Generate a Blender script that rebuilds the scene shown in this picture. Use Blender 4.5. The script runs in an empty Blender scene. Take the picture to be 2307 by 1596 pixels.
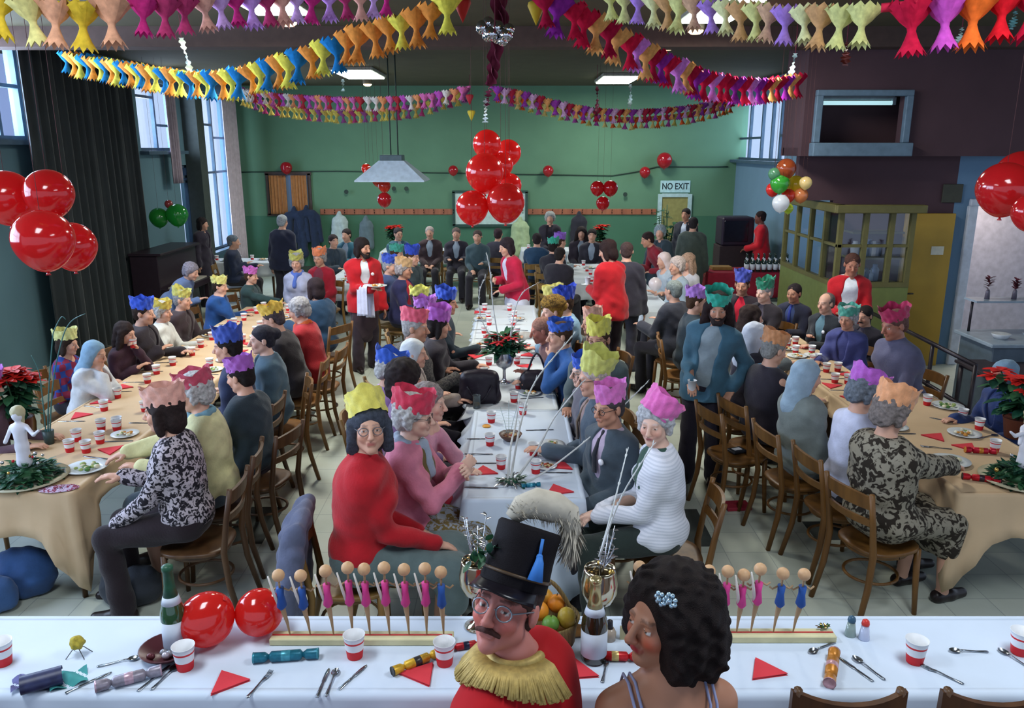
import bpy, bmesh, math, random
import numpy as np
from mathutils import Vector, Matrix
RS = random.Random(7)
C = bpy.context.scene.collection
Q = 1.0          # body resolution multiplier
# ---------------------------------------------------------------- camera geometry (used to read places off the room's planes)
FPX, CX, CY, CAMH, YHOR = 1800., 1153.5, 798., 2.8, 335.
PITCH = math.atan((CY - YHOR) / FPX)
def ray(px, py):
    x = (px - CX) / FPX; y = -(py - CY) / FPX
    return (x, math.cos(PITCH) + y * math.sin(PITCH), -math.sin(PITCH) + y * math.cos(PITCH))
def atz(px, py, z):
    d = ray(px, py); t = (z - CAMH) / d[2]; return Vector((d[0] * t, d[1] * t, z))
def aty(px, py, Y):
    d = ray(px, py); t = Y / d[1]; return Vector((d[0] * t, Y, CAMH + d[2] * t))
def atx(px, py, X):
    d = ray(px, py); t = X / d[0]; return Vector((X, d[1] * t, CAMH + d[2] * t))
# ---------------------------------------------------------------- materials
def lin(h):
    h = h.lstrip('#'); o = []
    for i in (0, 2, 4):
        c = int(h[i:i + 2], 16) / 255.
        o.append(c / 12.92 if c <= .04045 else ((c + .055) / 1.055) ** 2.4)
    return o
MATS = {}
def mat(hexc, rough=.8, metal=0., var=.12, vscale=12., bump=0., sheen=0., spec=.3, coat=0., trans=0., alpha=1., emit=0., pat=None, sss=0., hex2=None):
    key = (hexc, rough, metal, var, vscale, bump, sheen, spec, coat, trans, alpha, emit, pat, sss, hex2)
    if key in MATS: return MATS[key]
    m = bpy.data.materials.new('surface_' + hexc.lstrip('#') + (('_' + pat) if pat else '')); m.use_nodes = True
    nt = m.node_tree; b = nt.nodes['Principled BSDF']; L = nt.links.new; N = nt.nodes.new
    c = lin(hexc)
    b.inputs['Base Color'].default_value = (*c, 1); b.inputs['Roughness'].default_value = rough
    b.inputs['Metallic'].default_value = metal; b.inputs['Specular IOR Level'].default_value = spec
    if sheen: b.inputs['Sheen Weight'].default_value = sheen
    if coat: b.inputs['Coat Weight'].default_value = coat; b.inputs['Coat Roughness'].default_value = .05
    if trans: b.inputs['Transmission Weight'].default_value = trans; b.inputs['IOR'].default_value = 1.3
    if alpha < 1: b.inputs['Alpha'].default_value = alpha
    if sss: b.inputs['Subsurface Weight'].default_value = sss; b.inputs['Subsurface Scale'].default_value = .02
    if emit:
        b.inputs['Emission Color'].default_value = (*c, 1); b.inputs['Emission Strength'].default_value = emit
    if pat or var or bump:
        tc = N('ShaderNodeTexCoord')
        src = tc.outputs['Object']
    if var and not pat:
        n = N('ShaderNodeTexNoise'); n.inputs['Scale'].default_value = vscale; n.inputs['Detail'].default_value = 4
        L(src, n.inputs['Vector'])
        r = N('ShaderNodeMapRange'); r.inputs[1].default_value = .3; r.inputs[2].default_value = .7; r.inputs[3].default_value = 1 - var; r.inputs[4].default_value = 1 + var
        L(n.outputs['Fac'], r.inputs[0])
        mx = N('ShaderNodeMix'); mx.data_type = 'RGBA'; mx.blend_type = 'MULTIPLY'; mx.inputs[0].default_value = 1
        mx.inputs[6].default_value = (*c, 1); L(r.outputs[0], mx.inputs[7]); L(mx.outputs[2], b.inputs['Base Color'])
    if pat:
        c2 = lin(hex2) if hex2 else [x * .4 for x in c]
        if pat == 'floral' or pat == 'fur':
            n = N('ShaderNodeTexNoise'); n.inputs['Scale'].default_value = vscale; n.inputs['Detail'].default_value = 2.5; n.inputs['Distortion'].default_value = 1.2
            o = n.outputs['Fac']; lo, hi = .47, .53
        elif pat == 'wood':
            n = N('ShaderNodeTexNoise'); n.inputs['Scale'].default_value = vscale; n.inputs['Detail'].default_value = 5
            o = n.outputs['Fac']; lo, hi = .3, .7
        elif pat == 'weave':
            n = N('ShaderNodeTexWave'); n.inputs['Scale'].default_value = vscale; n.inputs['Distortion'].default_value = 1.5
            o = n.outputs['Fac']; lo, hi = .2, .8
        elif pat == 'stripe':
            n = N('ShaderNodeTexWave'); n.inputs['Scale'].default_value = vscale; n.bands_direction = 'Z'
            o = n.outputs['Fac']; lo, hi = .55, .6
        elif pat == 'check':
            n = N('ShaderNodeTexChecker'); n.inputs['Scale'].default_value = vscale
            o = n.outputs['Fac']; lo, hi = .2, .8
        if pat in ('wood',):
            mp = N('ShaderNodeMapping'); mp.inputs['Scale'].default_value = (1, 1, .15); L(src, mp.inputs[0]); L(mp.outputs[0], n.inputs['Vector'])
        else:
            L(src, n.inputs['Vector'])
        r = N('ShaderNodeMapRange'); r.inputs[1].default_value = lo; r.inputs[2].default_value = hi; L(o, r.inputs[0])
        mx = N('ShaderNodeMix'); mx.data_type = 'RGBA'; mx.inputs[6].default_value = (*c, 1); mx.inputs[7].default_value = (*c2, 1)
        L(r.outputs[0], mx.inputs[0]); L(mx.outputs[2], b.inputs['Base Color'])
    if bump:
        n2 = N('ShaderNodeTexNoise'); n2.inputs['Scale'].default_value = vscale * 6; n2.inputs['Detail'].default_value = 4
        L(src, n2.inputs['Vector']); bp = N('ShaderNodeBump'); bp.inputs['Strength'].default_value = bump; bp.inputs['Distance'].default_value = .01
        L(n2.outputs['Fac'], bp.inputs['Height']); L(bp.outputs[0], b.inputs['Normal'])
    MATS[key] = m; return m
def cloth(h, **k): return mat(h, rough=.9, sheen=.15, bump=.25, vscale=14, **k)
def paper(h): return mat(h, rough=.75, var=.1, vscale=30, bump=.3, spec=.25)
def wood(h, h2=None): return mat(h, rough=.42, pat='wood', vscale=14, hex2=h2, spec=.4)
def foil(h): return mat(h, rough=.22, metal=.9, var=.1)
def rubber(h): return mat(h, rough=.13, spec=.6, coat=.6, var=.05, sss=.0)
SILVER = mat('#b9bcc2', rough=.2, metal=.95, var=0)
def skinmat():
    if 'skin' in MATS: return MATS['skin']
    m = bpy.data.materials.new('skin'); m.use_nodes = True; nt = m.node_tree; b = nt.nodes['Principled BSDF']
    a = nt.nodes.new('ShaderNodeVertexColor'); a.layer_name = 'Col'; nt.links.new(a.outputs[0], b.inputs['Base Color'])
    b.inputs['Roughness'].default_value = .5; b.inputs['Specular IOR Level'].default_value = .35
    MATS['skin'] = m; return m
# ---------------------------------------------------------------- objects
def tag(o, label=None, cat=None, group=None, kind=None):
    if label: o['label'] = label
    if cat: o['category'] = cat
    if group: o['group'] = group
    if kind: o['kind'] = kind
    return o
def thing(name, label, cat, loc=(0, 0, 0), rz=0., group=None):
    o = bpy.data.objects.new(name, None); C.objects.link(o); o.empty_display_size = .1
    o.location = loc; o.rotation_euler = (0, 0, rz); return tag(o, label, cat, group)
def link(name, me, parent=None, loc=(0, 0, 0), rz=0., label=None, cat=None, group=None, kind=None):
    o = bpy.data.objects.new(name, me); C.objects.link(o); o.location = loc
    o.rotation_euler = rz if isinstance(rz, (tuple, list)) else (0, 0, rz)
    if parent: o.parent = parent
    return tag(o, label, cat, group, kind)
def dup(root, loc, rz=0., label=None, group=None, scale=None):
    kids = {}
    r = root.copy(); C.objects.link(r); r.location = loc
    r.rotation_euler = rz if isinstance(rz, (tuple, list)) else (0, 0, rz)
    if scale: r.scale = (scale,) * 3
    if label: r['label'] = label
    if group: r['group'] = group
    elif 'group' in r and group == '': del r['group']
    for ch in list(root.children):
        c = ch.copy(); C.objects.link(c); c.parent = r
        for g in ch.children:
            d = g.copy(); C.objects.link(d); d.parent = c
    return r
def V(*a): return Vector(a)
class G:
    """collects polygons for ONE mesh"""
    def __init__(s): s.v = []; s.f = []; s.mi = []; s.sm = []
    def add(s, vs, fs, mi=0, smooth=True):
        b = len(s.v); s.v += [tuple(v) for v in vs]
        for f in fs: s.f.append(tuple(b + i for i in f)); s.mi.append(mi); s.sm.append(smooth)
        return s
    def box(s, c, size, mi=0, bev=.0, R=None):
        hx, hy, hz = [x / 2 for x in size]; c = Vector(c)
        if bev <= 0:
            vs = [V(x, y, z) for x in (-hx, hx) for y in (-hy, hy) for z in (-hz, hz)]
            fs = [(0, 1, 3, 2), (4, 6, 7, 5), (0, 4, 5, 1), (2, 3, 7, 6), (0, 2, 6, 4), (1, 5, 7, 3)]
        else:
            b = min(bev, hx * .9, hy * .9, hz * .9); bm = bmesh.new()
            for sx in (-1, 1):
                for sy in (-1, 1):
                    for sz in (-1, 1):
                        for (a, d, e) in ((0, b, b), (b, 0, b), (b, b, 0)):
                            bm.verts.new((sx * (hx - a), sy * (hy - d), sz * (hz - e)))
            bmesh.ops.convex_hull(bm, input=bm.verts); bmesh.ops.dissolve_limit(bm, angle_limit=.01, verts=bm.verts, edges=bm.edges)
            bm.verts.index_update(); vs = [v.co.copy() for v in bm.verts]; fs = [[v.index for v in f.verts] for f in bm.faces]; bm.free()
        if R is not None: vs = [R @ v for v in vs]
        return s.add([v + c for v in vs], fs, mi, False)
    def tube(s, pts, rad, n=8, mi=0, caps=True, sx=1.0):
        pts = [Vector(p) for p in pts]; k = len(pts)
        if not isinstance(rad, (list, tuple)): rad = [rad] * k
        up = None; vs = []
        for i, p in enumerate(pts):
            t = (pts[min(i + 1, k - 1)] - pts[max(i - 1, 0)]).normalized()
            if up is None:
                up = V(0, 0, 1) if abs(t.z) < .9 else V(1, 0, 0)
            a = (up - t * up.dot(t)).normalized(); up = a; b = t.cross(a)
            for j in range(n):
                w = 2 * math.pi * j / n; vs.append(p + (a * math.cos(w) * sx + b * math.sin(w)) * rad[i])
        fs = [(i * n + j, i * n + (j + 1) % n, (i + 1) * n + (j + 1) % n, (i + 1) * n + j) for i in range(k - 1) for j in range(n)]
        if caps: fs += [tuple(reversed(range(n))), tuple((k - 1) * n + j for j in range(n))]
        return s.add(vs, fs, mi, True)
    def lathe(s, prof, n=20, o=(0, 0, 0), mi=0, mis=None, R=None, sx=1., sy=1.):
        vs = []; o = Vector(o)
        for r, z in prof:
            for j in range(n):
                w = 2 * math.pi * j / n; p = V(r * math.cos(w) * sx, r * math.sin(w) * sy, z)
                vs.append((R @ p if R is not None else p) + o)
        for i in range(len(prof) - 1):
            b = len(s.v) if i == 0 else b
            for j in range(n):
                s.f.append((b + i * n + j, b + i * n + (j + 1) % n, b + (i + 1) * n + (j + 1) % n, b + (i + 1) * n + j))
                s.mi.append(mis[i] if mis else mi); s.sm.append(True)
        b0 = len(s.v); s.v += [tuple(v) for v in vs]
        for q, rev in ((0, True), (len(prof) - 1, False)):
            if prof[q][0] > 1e-5:
                f = [b0 + q * n + j for j in range(n)]
                s.f.append(tuple(reversed(f)) if rev else tuple(f)); s.mi.append(mis[min(q, len(mis) - 1)] if mis else mi); s.sm.append(False)
        return s
    def grid(s, fn, nu, nv, mi=0, wrap=False, smooth=True):
        vs = [fn(i / (nu if wrap else nu - 1), j / (nv - 1)) for j in range(nv) for i in range(nu)]
        m = nu if wrap else nu - 1
        fs = [(j * nu + i, j * nu + (i + 1) % nu, (j + 1) * nu + (i + 1) % nu, (j + 1) * nu + i) for j in range(nv - 1) for i in range(m)]
        return s.add(vs, fs, mi, smooth)
    def ball(s, c, r, n=12, mi=0, sx=1, sy=1, sz=1, R=None):
        h = n // 2
        prof = [(max(1e-6, r * math.sin(math.pi * i / h)), -r * math.cos(math.pi * i / h) * sz) for i in range(h + 1)]
        return s.lathe(prof, n, c, mi, R=R, sx=sx, sy=sy)
    def mesh(s, mats, name='m'):
        me = bpy.data.meshes.new(name); me.from_pydata(s.v, [], s.f)
        for m in (mats if isinstance(mats, (list, tuple)) else [mats]): me.materials.append(m)
        me.polygons.foreach_set('material_index', s.mi); me.polygons.foreach_set('use_smooth', s.sm); me.update(); return me
    def build(s, name, mats, parent=None, loc=(0, 0, 0), rz=0., label=None, cat=None, group=None, kind=None):
        return link(name, s.mesh(mats, name), parent, loc, rz, label, cat, group, kind)
# ---------------------------------------------------------------- implicit surfaces -> smooth meshes
F4 = np.float32
def npv(*a): return np.array(a, F4)
def rcone(P, a, b, r1, r2):
    ba = b - a; d = float(ba @ ba) + 1e-9; q = P - a
    t = np.clip(q @ ba / d, 0, 1); q = q - t[:, None] * ba
    return np.sqrt((q * q).sum(1)) - (r1 + (r2 - r1) * t)
def ellip(P, c, r, R=None):
    q = P - c
    if R is not None: q = q @ R
    q1 = q / r; k0 = np.sqrt((q1 * q1).sum(1)) + 1e-6; q2 = q1 / r; k1 = np.sqrt((q2 * q2).sum(1)) + 1e-6
    return k0 * (k0 - 1) / k1
def smin(a, b, k):
    h = np.clip(.5 + .5 * (b - a) / k, 0, 1); return b + (a - b) * h - k * h * (1 - h)
def smax(a, b, k): return -smin(-a, -b, k)
def ev(P, prims, d=None):
    """prims: ('c',a,b,r1,r2,k) capsules, ('e',c,r,R,k) ellipsoids, ('-e',...) / ('-c',...) cut"""
    for p in prims:
        t = p[0].lstrip('-')
        x = rcone(P, *p[1:5]) if t == 'c' else ellip(P, *p[1:4])
        k = p[5] if t == 'c' else p[4]
        if p[0][0] == '-': d = smax(d, -x, k)
        else: d = x if d is None else smin(d, x, k)
    return d
def bounds(prims, pad):
    lo = np.full(3, 1e9); hi = -lo
    for p in prims:
        if p[0] == 'c':
            for q, r in ((p[1], p[3]), (p[2], p[4])): lo = np.minimum(lo, q - r); hi = np.maximum(hi, q + r)
        elif p[0] == 'e':
            r = max(p[2]) if p[3] is not None else p[2]; lo = np.minimum(lo, p[1] - r); hi = np.maximum(hi, p[1] + r)
    return lo - pad, hi + pad
def surf(fn, lo, hi, res):
    """naive surface nets over a two-level grid"""
    B = 4; cs = res * B
    nc = np.maximum(np.ceil((hi - lo) / cs).astype(int), 2)
    ax = [(lo[i] + (np.arange(nc[i]) + .5) * cs - res * .5).astype(F4) for i in range(3)]
    P = np.stack(np.meshgrid(*ax, indexing='ij'), -1).reshape(-1, 3).astype(F4)
    dc = fn(P).reshape(nc)
    near = np.abs(dc) < cs * 1.35
    D = np.repeat(np.repeat(np.repeat(dc, B, 0), B, 1), B, 2)
    nm = np.repeat(np.repeat(np.repeat(near, B, 0), B, 1), B, 2)
    idx = np.argwhere(nm)
    D[nm] = fn((lo + idx * res).astype(F4))
    S = D < 0
    nx, ny, nz = S.shape
    cnt = np.zeros((nx - 1, ny - 1, nz - 1), np.int8)
    offs = [(a, b, c) for a in (0, 1) for b in (0, 1) for c in (0, 1)]
    for a, b, c in offs: cnt += S[a:nx - 1 + a, b:ny - 1 + b, c:nz - 1 + c]
    act = (cnt > 0) & (cnt < 8)
    cells = np.argwhere(act)
    vid = np.full(act.shape, -1, np.int64); vid[act] = np.arange(len(cells))
    vals = np.stack([D[cells[:, 0] + a, cells[:, 1] + b, cells[:, 2] + c] for a, b, c in offs], 1)
    acc = np.zeros((len(cells), 3)); n = np.zeros(len(cells))
    O = np.array(offs, float)
    for i in range(8):
        for j in range(i + 1, 8):
            if np.abs(O[i] - O[j]).sum() != 1: continue
            m = (vals[:, i] < 0) != (vals[:, j] < 0)
            t = vals[m, i] / (vals[m, i] - vals[m, j])
            acc[m] += O[i] + t[:, None] * (O[j] - O[i]); n[m] += 1
    vs = lo + (cells + acc / np.maximum(n, 1)[:, None]) * res
    quads = []
    for axis in range(3):
        sl0 = [slice(None)] * 3; sl1 = [slice(None)] * 3; sl0[axis] = slice(0, -1); sl1[axis] = slice(1, None)
        A = S[tuple(sl0)]; Bb = S[tuple(sl1)]
        for flip in (False, True):
            m = (A & ~Bb) if not flip else (~A & Bb)
            e = np.argwhere(m)
            u, w = [(1, 2), (2, 0), (0, 1)][axis]
            ok = (e[:, u] > 0) & (e[:, w] > 0) & (e[:, u] < S.shape[u] - 1) & (e[:, w] < S.shape[w] - 1); e = e[ok]
            def cell(du, dw):
                q = e.copy(); q[:, u] -= du; q[:, w] -= dw; return vid[q[:, 0], q[:, 1], q[:, 2]]
            qd = np.stack([cell(1, 1), cell(0, 1), cell(0, 0), cell(1, 0)], 1)
            if flip: qd = qd[:, ::-1]
            quads.append(qd)
    return vs.astype(F4), np.concatenate(quads)
def npmesh(name, vs, qs, mats, cols=None):
    me = bpy.data.meshes.new(name); me.vertices.add(len(vs)); me.vertices.foreach_set('co', vs.astype(F4).ravel())
    me.loops.add(len(qs) * 4); me.loops.foreach_set('vertex_index', qs.astype(np.int32).ravel())
    me.polygons.add(len(qs)); me.polygons.foreach_set('loop_start', np.arange(0, len(qs) * 4, 4, dtype=np.int32))
    me.polygons.foreach_set('loop_total', np.full(len(qs), 4, np.int32))
    me.polygons.foreach_set('use_smooth', np.ones(len(qs), bool))
    for m in (mats if isinstance(mats, (list, tuple)) else [mats]): me.materials.append(m)
    if cols is not None:
        a = me.color_attributes.new('Col', 'FLOAT_COLOR', 'POINT'); a.data.foreach_set('color', cols.astype(F4).ravel())
    me.update(calc_edges=True); return me
def blob(name, prims, res, m, parent=None, wr=0., wf=40., post=None, pad=.03, **kw):
    def fn(P):
        d = ev(P, prims)
        if post: d = post(P, d)
        if wr: d = d + wr * (np.sin(P[:, 0] * wf + 1.3 * np.sin(P[:, 2] * wf * .7)) * np.sin(P[:, 1] * wf * .9 + 2 * np.sin(P[:, 0] * wf * .5)) * np.sin(P[:, 2] * wf * 1.1 + .7))
        return d
    lo, hi = bounds(prims, pad + res * 2)
    vs, qs = surf(fn, lo, hi, res)
    return link(name, npmesh(name, vs, qs, m), parent, **kw)
# ================================================================ people
def nrm(a): return a / (np.linalg.norm(a) + 1e-9)
def rotz(d): c, s = math.cos(math.radians(d)), math.sin(math.radians(d)); return np.array([[c, -s, 0], [s, c, 0], [0, 0, 1]], F4)
def rotx(d): c, s = math.cos(math.radians(d)), math.sin(math.radians(d)); return np.array([[1, 0, 0], [0, c, -s], [0, s, c]], F4)
def roty(d): c, s = math.cos(math.radians(d)), math.sin(math.radians(d)); return np.array([[c, 0, s], [0, 1, 0], [-s, 0, c]], F4)
def ik(S, W, l1, l2, pole):
    d = W - S; L = np.linalg.norm(d)
    if L > (l1 + l2) * .995: W = S + d / L * (l1 + l2) * .995; d = W - S; L = np.linalg.norm(d)
    u = d / L; a = (l1 * l1 - l2 * l2 + L * L) / (2 * L); h = math.sqrt(max(l1 * l1 - a * a, 0))
    p = nrm(pole - u * (pole @ u)); return (S + u * a + p * h).astype(F4), W.astype(F4)
ARM = {  # wrist (outward, forward, up) for seated / standing figures
    'sit': {'table': (.13, .40, .81), 'lap': (.08, .27, .665), 'face': (.05, .17, 1.07), 'cup': (.03, .23, 1.06), 'clasp': (-.0, .34, .93),
            'down': (.25, .06, .56), 'reach': (.02, .52, .86), 'chest': (.04, .24, .86), 'wide': (.26, .36, .82)},
    'stand': {'down': (.25, .05, .80), 'tray': (.14, .36, 1.07), 'hold': (.06, .30, 1.10), 'pocket': (.24, .05, .90), 'front': (.06, .27, .98),
              'reach': (.05, .48, 1.05), 'face': (.05, .2, 1.45), 'side': (.30, .22, 1.02)}}
FACE_AW = (0, .022, -.035)
def hair_prims(style, T, R):
    z = lambda *a: T(npv(*a))
    ell = lambda c, r, k=.02: ('e', z(*c), npv(*r), R, k)
    cap = lambda a, b, r1, r2, k=.02: ('c', z(*a), z(*b), r1, r2, k)
    if style in ('short', 'bald'): return [ell((0, -.026, .038), (.084, .100, .084)), ell((0, -.06, -.02), (.072, .055, .07))]
    if style == 'curly': return [ell((0, -.03, .045), (.100, .110, .094)), ell((0, -.07, -.02), (.088, .062, .08)), cap((-.085, -.02, .02), (-.082, -.015, -.045), .026, .022), cap((.085, -.02, .02), (.082, -.015, -.045), .026, .022)]
    if style == 'bob': return [ell((0, -.026, .04), (.092, .106, .09)), ell((0, -.06, -.05), (.088, .06, .095)), cap((-.082, -.0, .02), (-.084, .005, -.10), .026, .03), cap((.082, -.0, .02), (.084, .005, -.10), .026, .03)]
    if style == 'long': return [ell((0, -.026, .04), (.094, .108, .09)), ell((0, -.07, -.10), (.105, .065, .17)), cap((-.085, 0, .02), (-.105, .01, -.22), .03, .05), cap((.085, 0, .02), (.105, .01, -.22), .03, .05)]
    if style == 'afro': return [ell((0, -.045, .04), (.135, .135, .130)), ell((0, -.08, -.06), (.115, .085, .10))]
    if style == 'big': return [ell((0, -.046, .035), (.134, .132, .120)), ell((0, -.09, -.07), (.140, .095, .12), .05), ell((-.080, -.0, -.05), (.058, .060, .10), .04), ell((.080, -.02, -.05), (.058, .070, .10), .04), ell((.02, -.12, -.13), (.115, .07, .075), .04)]
    if style == 'bun': return [ell((0, -.026, .04), (.086, .102, .086)), ell((0, -.06, -.02), (.074, .055, .07)), ell((0, -.13, .03), (.05, .045, .05))]
    return []
def person(label, px=None, xy=None, yaw=0, pose='sit', hy=0, hp=5, hr=0, lean=4, side=0, s=1., g=1., skin='#c89a80', hair=('short', '#3a2a22'),
           top=('jumper', '#555555'), shirt=None, tie=None, bottom=('trousers', '#2a2830'), arms=('table', 'table'), crown=None, ctilt=(0, 0), chh=.115, cw=1.,
           hat=None, beard=None, glasses=None, badge=None, scarf=None, headscarf=None, bust=0., res=.012, z0=0., fold=.0065, gaze=(0, 0), group=None, rosy=.25, apron=None, sole=True, fem=False, lips=None):
    res = res * Q; sit = pose == 'sit'; R0 = np.eye(3, dtype=F4)
    hz = .612 if sit else .93
    le, sd = math.radians(lean), math.radians(side)
    u = npv(math.sin(sd), math.sin(le) * math.cos(sd), math.cos(le) * math.cos(sd))
    rt = nrm(np.cross(npv(0, 1, 0) * u[2] - npv(0, 0, 1) * u[1], u).astype(F4)); fw = nrm(np.cross(u, rt)).astype(F4)
    RT = np.stack([rt, fw, u], 1).astype(F4)
    Pv = npv(0, 0, hz); sw = (.148 if fem else .166)
    N = Pv + u * .49; SH = [N - u * .075 + rt * sg * sw for sg in (-1, 1)]
    Rr = (rotz(-hy) @ rotx(-hp) @ roty(hr)).astype(F4); HS = 1.06; Rh = Rr
    Hc = N + u * .10 + npv(0, .025, .06) + Rh @ npv(0, .012, 0)
    T = lambda q: (Hc + Rh @ q * 1.0).astype(F4)
    Wr, El, Hd = [], [], []
    for i, sg in enumerate((-1, 1)):
        a = arms[i]
        w = ARM[pose][a] if isinstance(a, str) else a
        W = npv(sg * w[0], w[1], w[2])
        pole = npv(sg * .28, -.35, -1.) if a not in ('face', 'cup', 'clasp') else npv(sg * .55, .1, -1)
        E, W = ik(SH[i].astype(F4), W, .285, .255, pole); Wr.append(W); El.append(E)
    # legs
    HP = [Pv + npv(sg * .085, 0, -.01) for sg in (-1, 1)]
    if sit: KN = [npv(sg * .115, .43, .535) for sg in (-1, 1)]; AN = [npv(sg * .12, .42 + .04 * sg, .085) for sg in (-1, 1)]
    else: KN = [npv(sg * .10, .035, .50) for sg in (-1, 1)]; AN = [npv(sg * .115, -.01 + .05 * sg, .085) for sg in (-1, 1)]
    def torso(f, k=.05):
        o = [('e', Pv + u * .03, npv(.165 * g + f, .118 * g + f, .13 + f), RT, k), ('e', Pv + u * .20, npv(.142 * g + f, .108 * g + f, .17), RT, k),
             ('e', Pv + u * .345 + fw * .005, npv((.158 if fem else .172) * g + f, .112 * g + f, .17 + f * .5), RT, k),
             ('c', SH[0] * .80 + N * .2 - u * .005, SH[1] * .80 + N * .2 - u * .005, .050 + f, .050 + f, k),
             ('c', (SH[0] * .6 + N * .4 - u * .0).astype(F4), (N + u * .02).astype(F4), .036 + f, .040 + f * .6, .04), ('c', (SH[1] * .6 + N * .4).astype(F4), (N + u * .02).astype(F4), .036 + f, .040 + f * .6, .04)]
        if bust:
            for sg in (-1, 1): o.append(('e', Pv + u * .31 + fw * (.085 * g) + rt * sg * .072, npv(.068, .05, .068) * bust + f * .5, RT, .03))
        return o
    def armp(f, upto=1., k=.025, grow=1.):
        o = []
        for i in (0, 1):
            o.append(('c', SH[i], El[i], .050 * grow + f, .041 * grow + f, k))
            e = El[i] + (Wr[i] - El[i]) * upto
            o.append(('c', El[i], e.astype(F4), .041 * grow + f, .030 + f + (.006 if upto > .9 and f > .005 else 0), k * .8))
        return o
    # ---- body (one continuous skin surface)
    hd = [('e', T(npv(0, -.018, .036)), npv(.0745, .093, .078), Rh, .02), ('e', T(npv(0, .020, -.032)), npv(.0585, .064, .074), Rh, .03),
          ('c', T(npv(-.043, .008, -.062)), T(npv(0, .062, -.096)), .021, .018, .025), ('c', T(npv(.043, .008, -.062)), T(npv(0, .062, -.096)), .021, .018, .025),
          ('e', T(npv(-.036, .058, -.03)), npv(.024, .022, .024), Rh, .02), ('e', T(npv(.036, .058, -.03)), npv(.024, .022, .024), Rh, .02),
          ('c', T(npv(-.034, .074, .019)), T(npv(.034, .074, .019)), .011, .011, .014)]
    for sg in (-1, 1): hd.append(('-e', T(npv(sg * .032, .097, .001)), npv(.019, .020, .014), Rh, .012))
    for sg in (-1, 1): hd.append(('e', T(npv(sg * .0315, .0705, 0)), npv(.0130, .0130, .0125), Rh, .004))
    hd += [('c', T(npv(0, .084, .010)), T(npv(0, .110, -.031)), .0085, .0125, .012), ('c', T(npv(-.011, .098, -.036)), T(npv(.011, .098, -.036)), .0085, .0085, .008),
           ('c', T(npv(-.017, .083, -.0585)), T(npv(.017, .083, -.0585)), .0065, .0065, .007), ('c', T(npv(-.015, .083, -.069)), T(npv(.015, .083, -.069)), .0068, .0068, .006)]
    for sg in (-1, 1): hd += [('e', T(npv(sg * .079, -.012, -.008)), npv(.011, .020, .032), Rh, .008)]
    neck = [('c', T(npv(0, -.022, -.055)), (N - u * .03).astype(F4), .050 * (.9 if fem else 1), .060, .03)]
    hands = []
    for i, sg in enumerate((-1, 1)):
        d = nrm(Wr[i] - El[i]); a = arms[i]
        upv = npv(0, 0, 1) if abs(d[2]) < .8 else npv(sg, 0, 0)
        if a in ('face', 'cup', 'clasp', 'hold'): upv = npv(sg, .2, 0)
        n = nrm(upv - d * (upv @ d)); lat = np.cross(n, d) * 1.; lat = nrm(lat)
        if lat @ npv(-sg, 0.01, 0) < 0: lat = -lat      # lat points to the thumb side
        hands.append(('e', (Wr[i] + d * .050).astype(F4), npv(.039, .0165, .054), np.stack([lat, n, d], 1).astype(F4), .02))
        hands.append(('c', Wr[i], (Wr[i] + d * .02).astype(F4), .027, .024, .02))
        cu = {'cup': 1.25, 'hold': 1.2, 'clasp': 1.1, 'lap': .35, 'face': .9}.get(a, .45)
        for j, (of, ln) in enumerate(((.029, .066), (.010, .074), (-.010, .070), (-.028, .055))):
            b = Wr[i] + d * (.090 - .006 * (j == 3)) + lat * of
            c1 = d * math.cos(cu * .55) - n * math.sin(cu * .55); c2 = d * math.cos(cu * 1.6) - n * math.sin(cu * 1.6)
            m = b + c1 * ln * .5
            hands.append(('c', b.astype(F4), m.astype(F4), .0095, .0088, .006)); hands.append(('c', m.astype(F4), (m + c2 * ln * .5).astype(F4), .0088, .0072, .004))
        b = Wr[i] + d * .028 + lat * .030; e = b + (d * .75 + lat * .6 - n * .25 * (1 + cu)) * .036
        hands += [('c', b.astype(F4), e.astype(F4), .0125, .0105, .010), ('c', e.astype(F4), (e + (d * .95 + lat * .1 - n * .3 * cu) * .030).astype(F4), .0105, .0085, .004)]
    legs = []
    for i in (0, 1):
        ft = AN[i] + npv(0, .15, -.05)
        legs += [('c', HP[i], KN[i], .082 * g, .056, .04), ('c', KN[i], AN[i], .052, .036, .03), ('c', AN[i] - npv(0, .03, .035), ft.astype(F4), .034, .026, .02)]
    bodyp = torso(-.004) + neck + hd + armp(0.) + hands + legs
    lo, hi = bounds(bodyp, .02 + res * 2)
    vs, qs = surf(lambda P: ev(P, bodyp), lo, hi, res)
    # natural colouring of skin, lips, eyes and brows
    base = np.array(lin(skin)); H = (vs - Hc) @ Rh
    col = np.tile(np.append(base, 1.), (len(vs), 1)).astype(F4)
    nz = np.sin(vs[:, 0] * 61 + vs[:, 2] * 37) * np.sin(vs[:, 1] * 47 + vs[:, 2] * 29); col[:, :3] *= (1 + .05 * nz)[:, None]
    def put(w, c): col[:, :3] = col[:, :3] * (1 - w[:, None]) + np.array(c) * w[:, None]
    fr = H[:, 1] > .045
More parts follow.
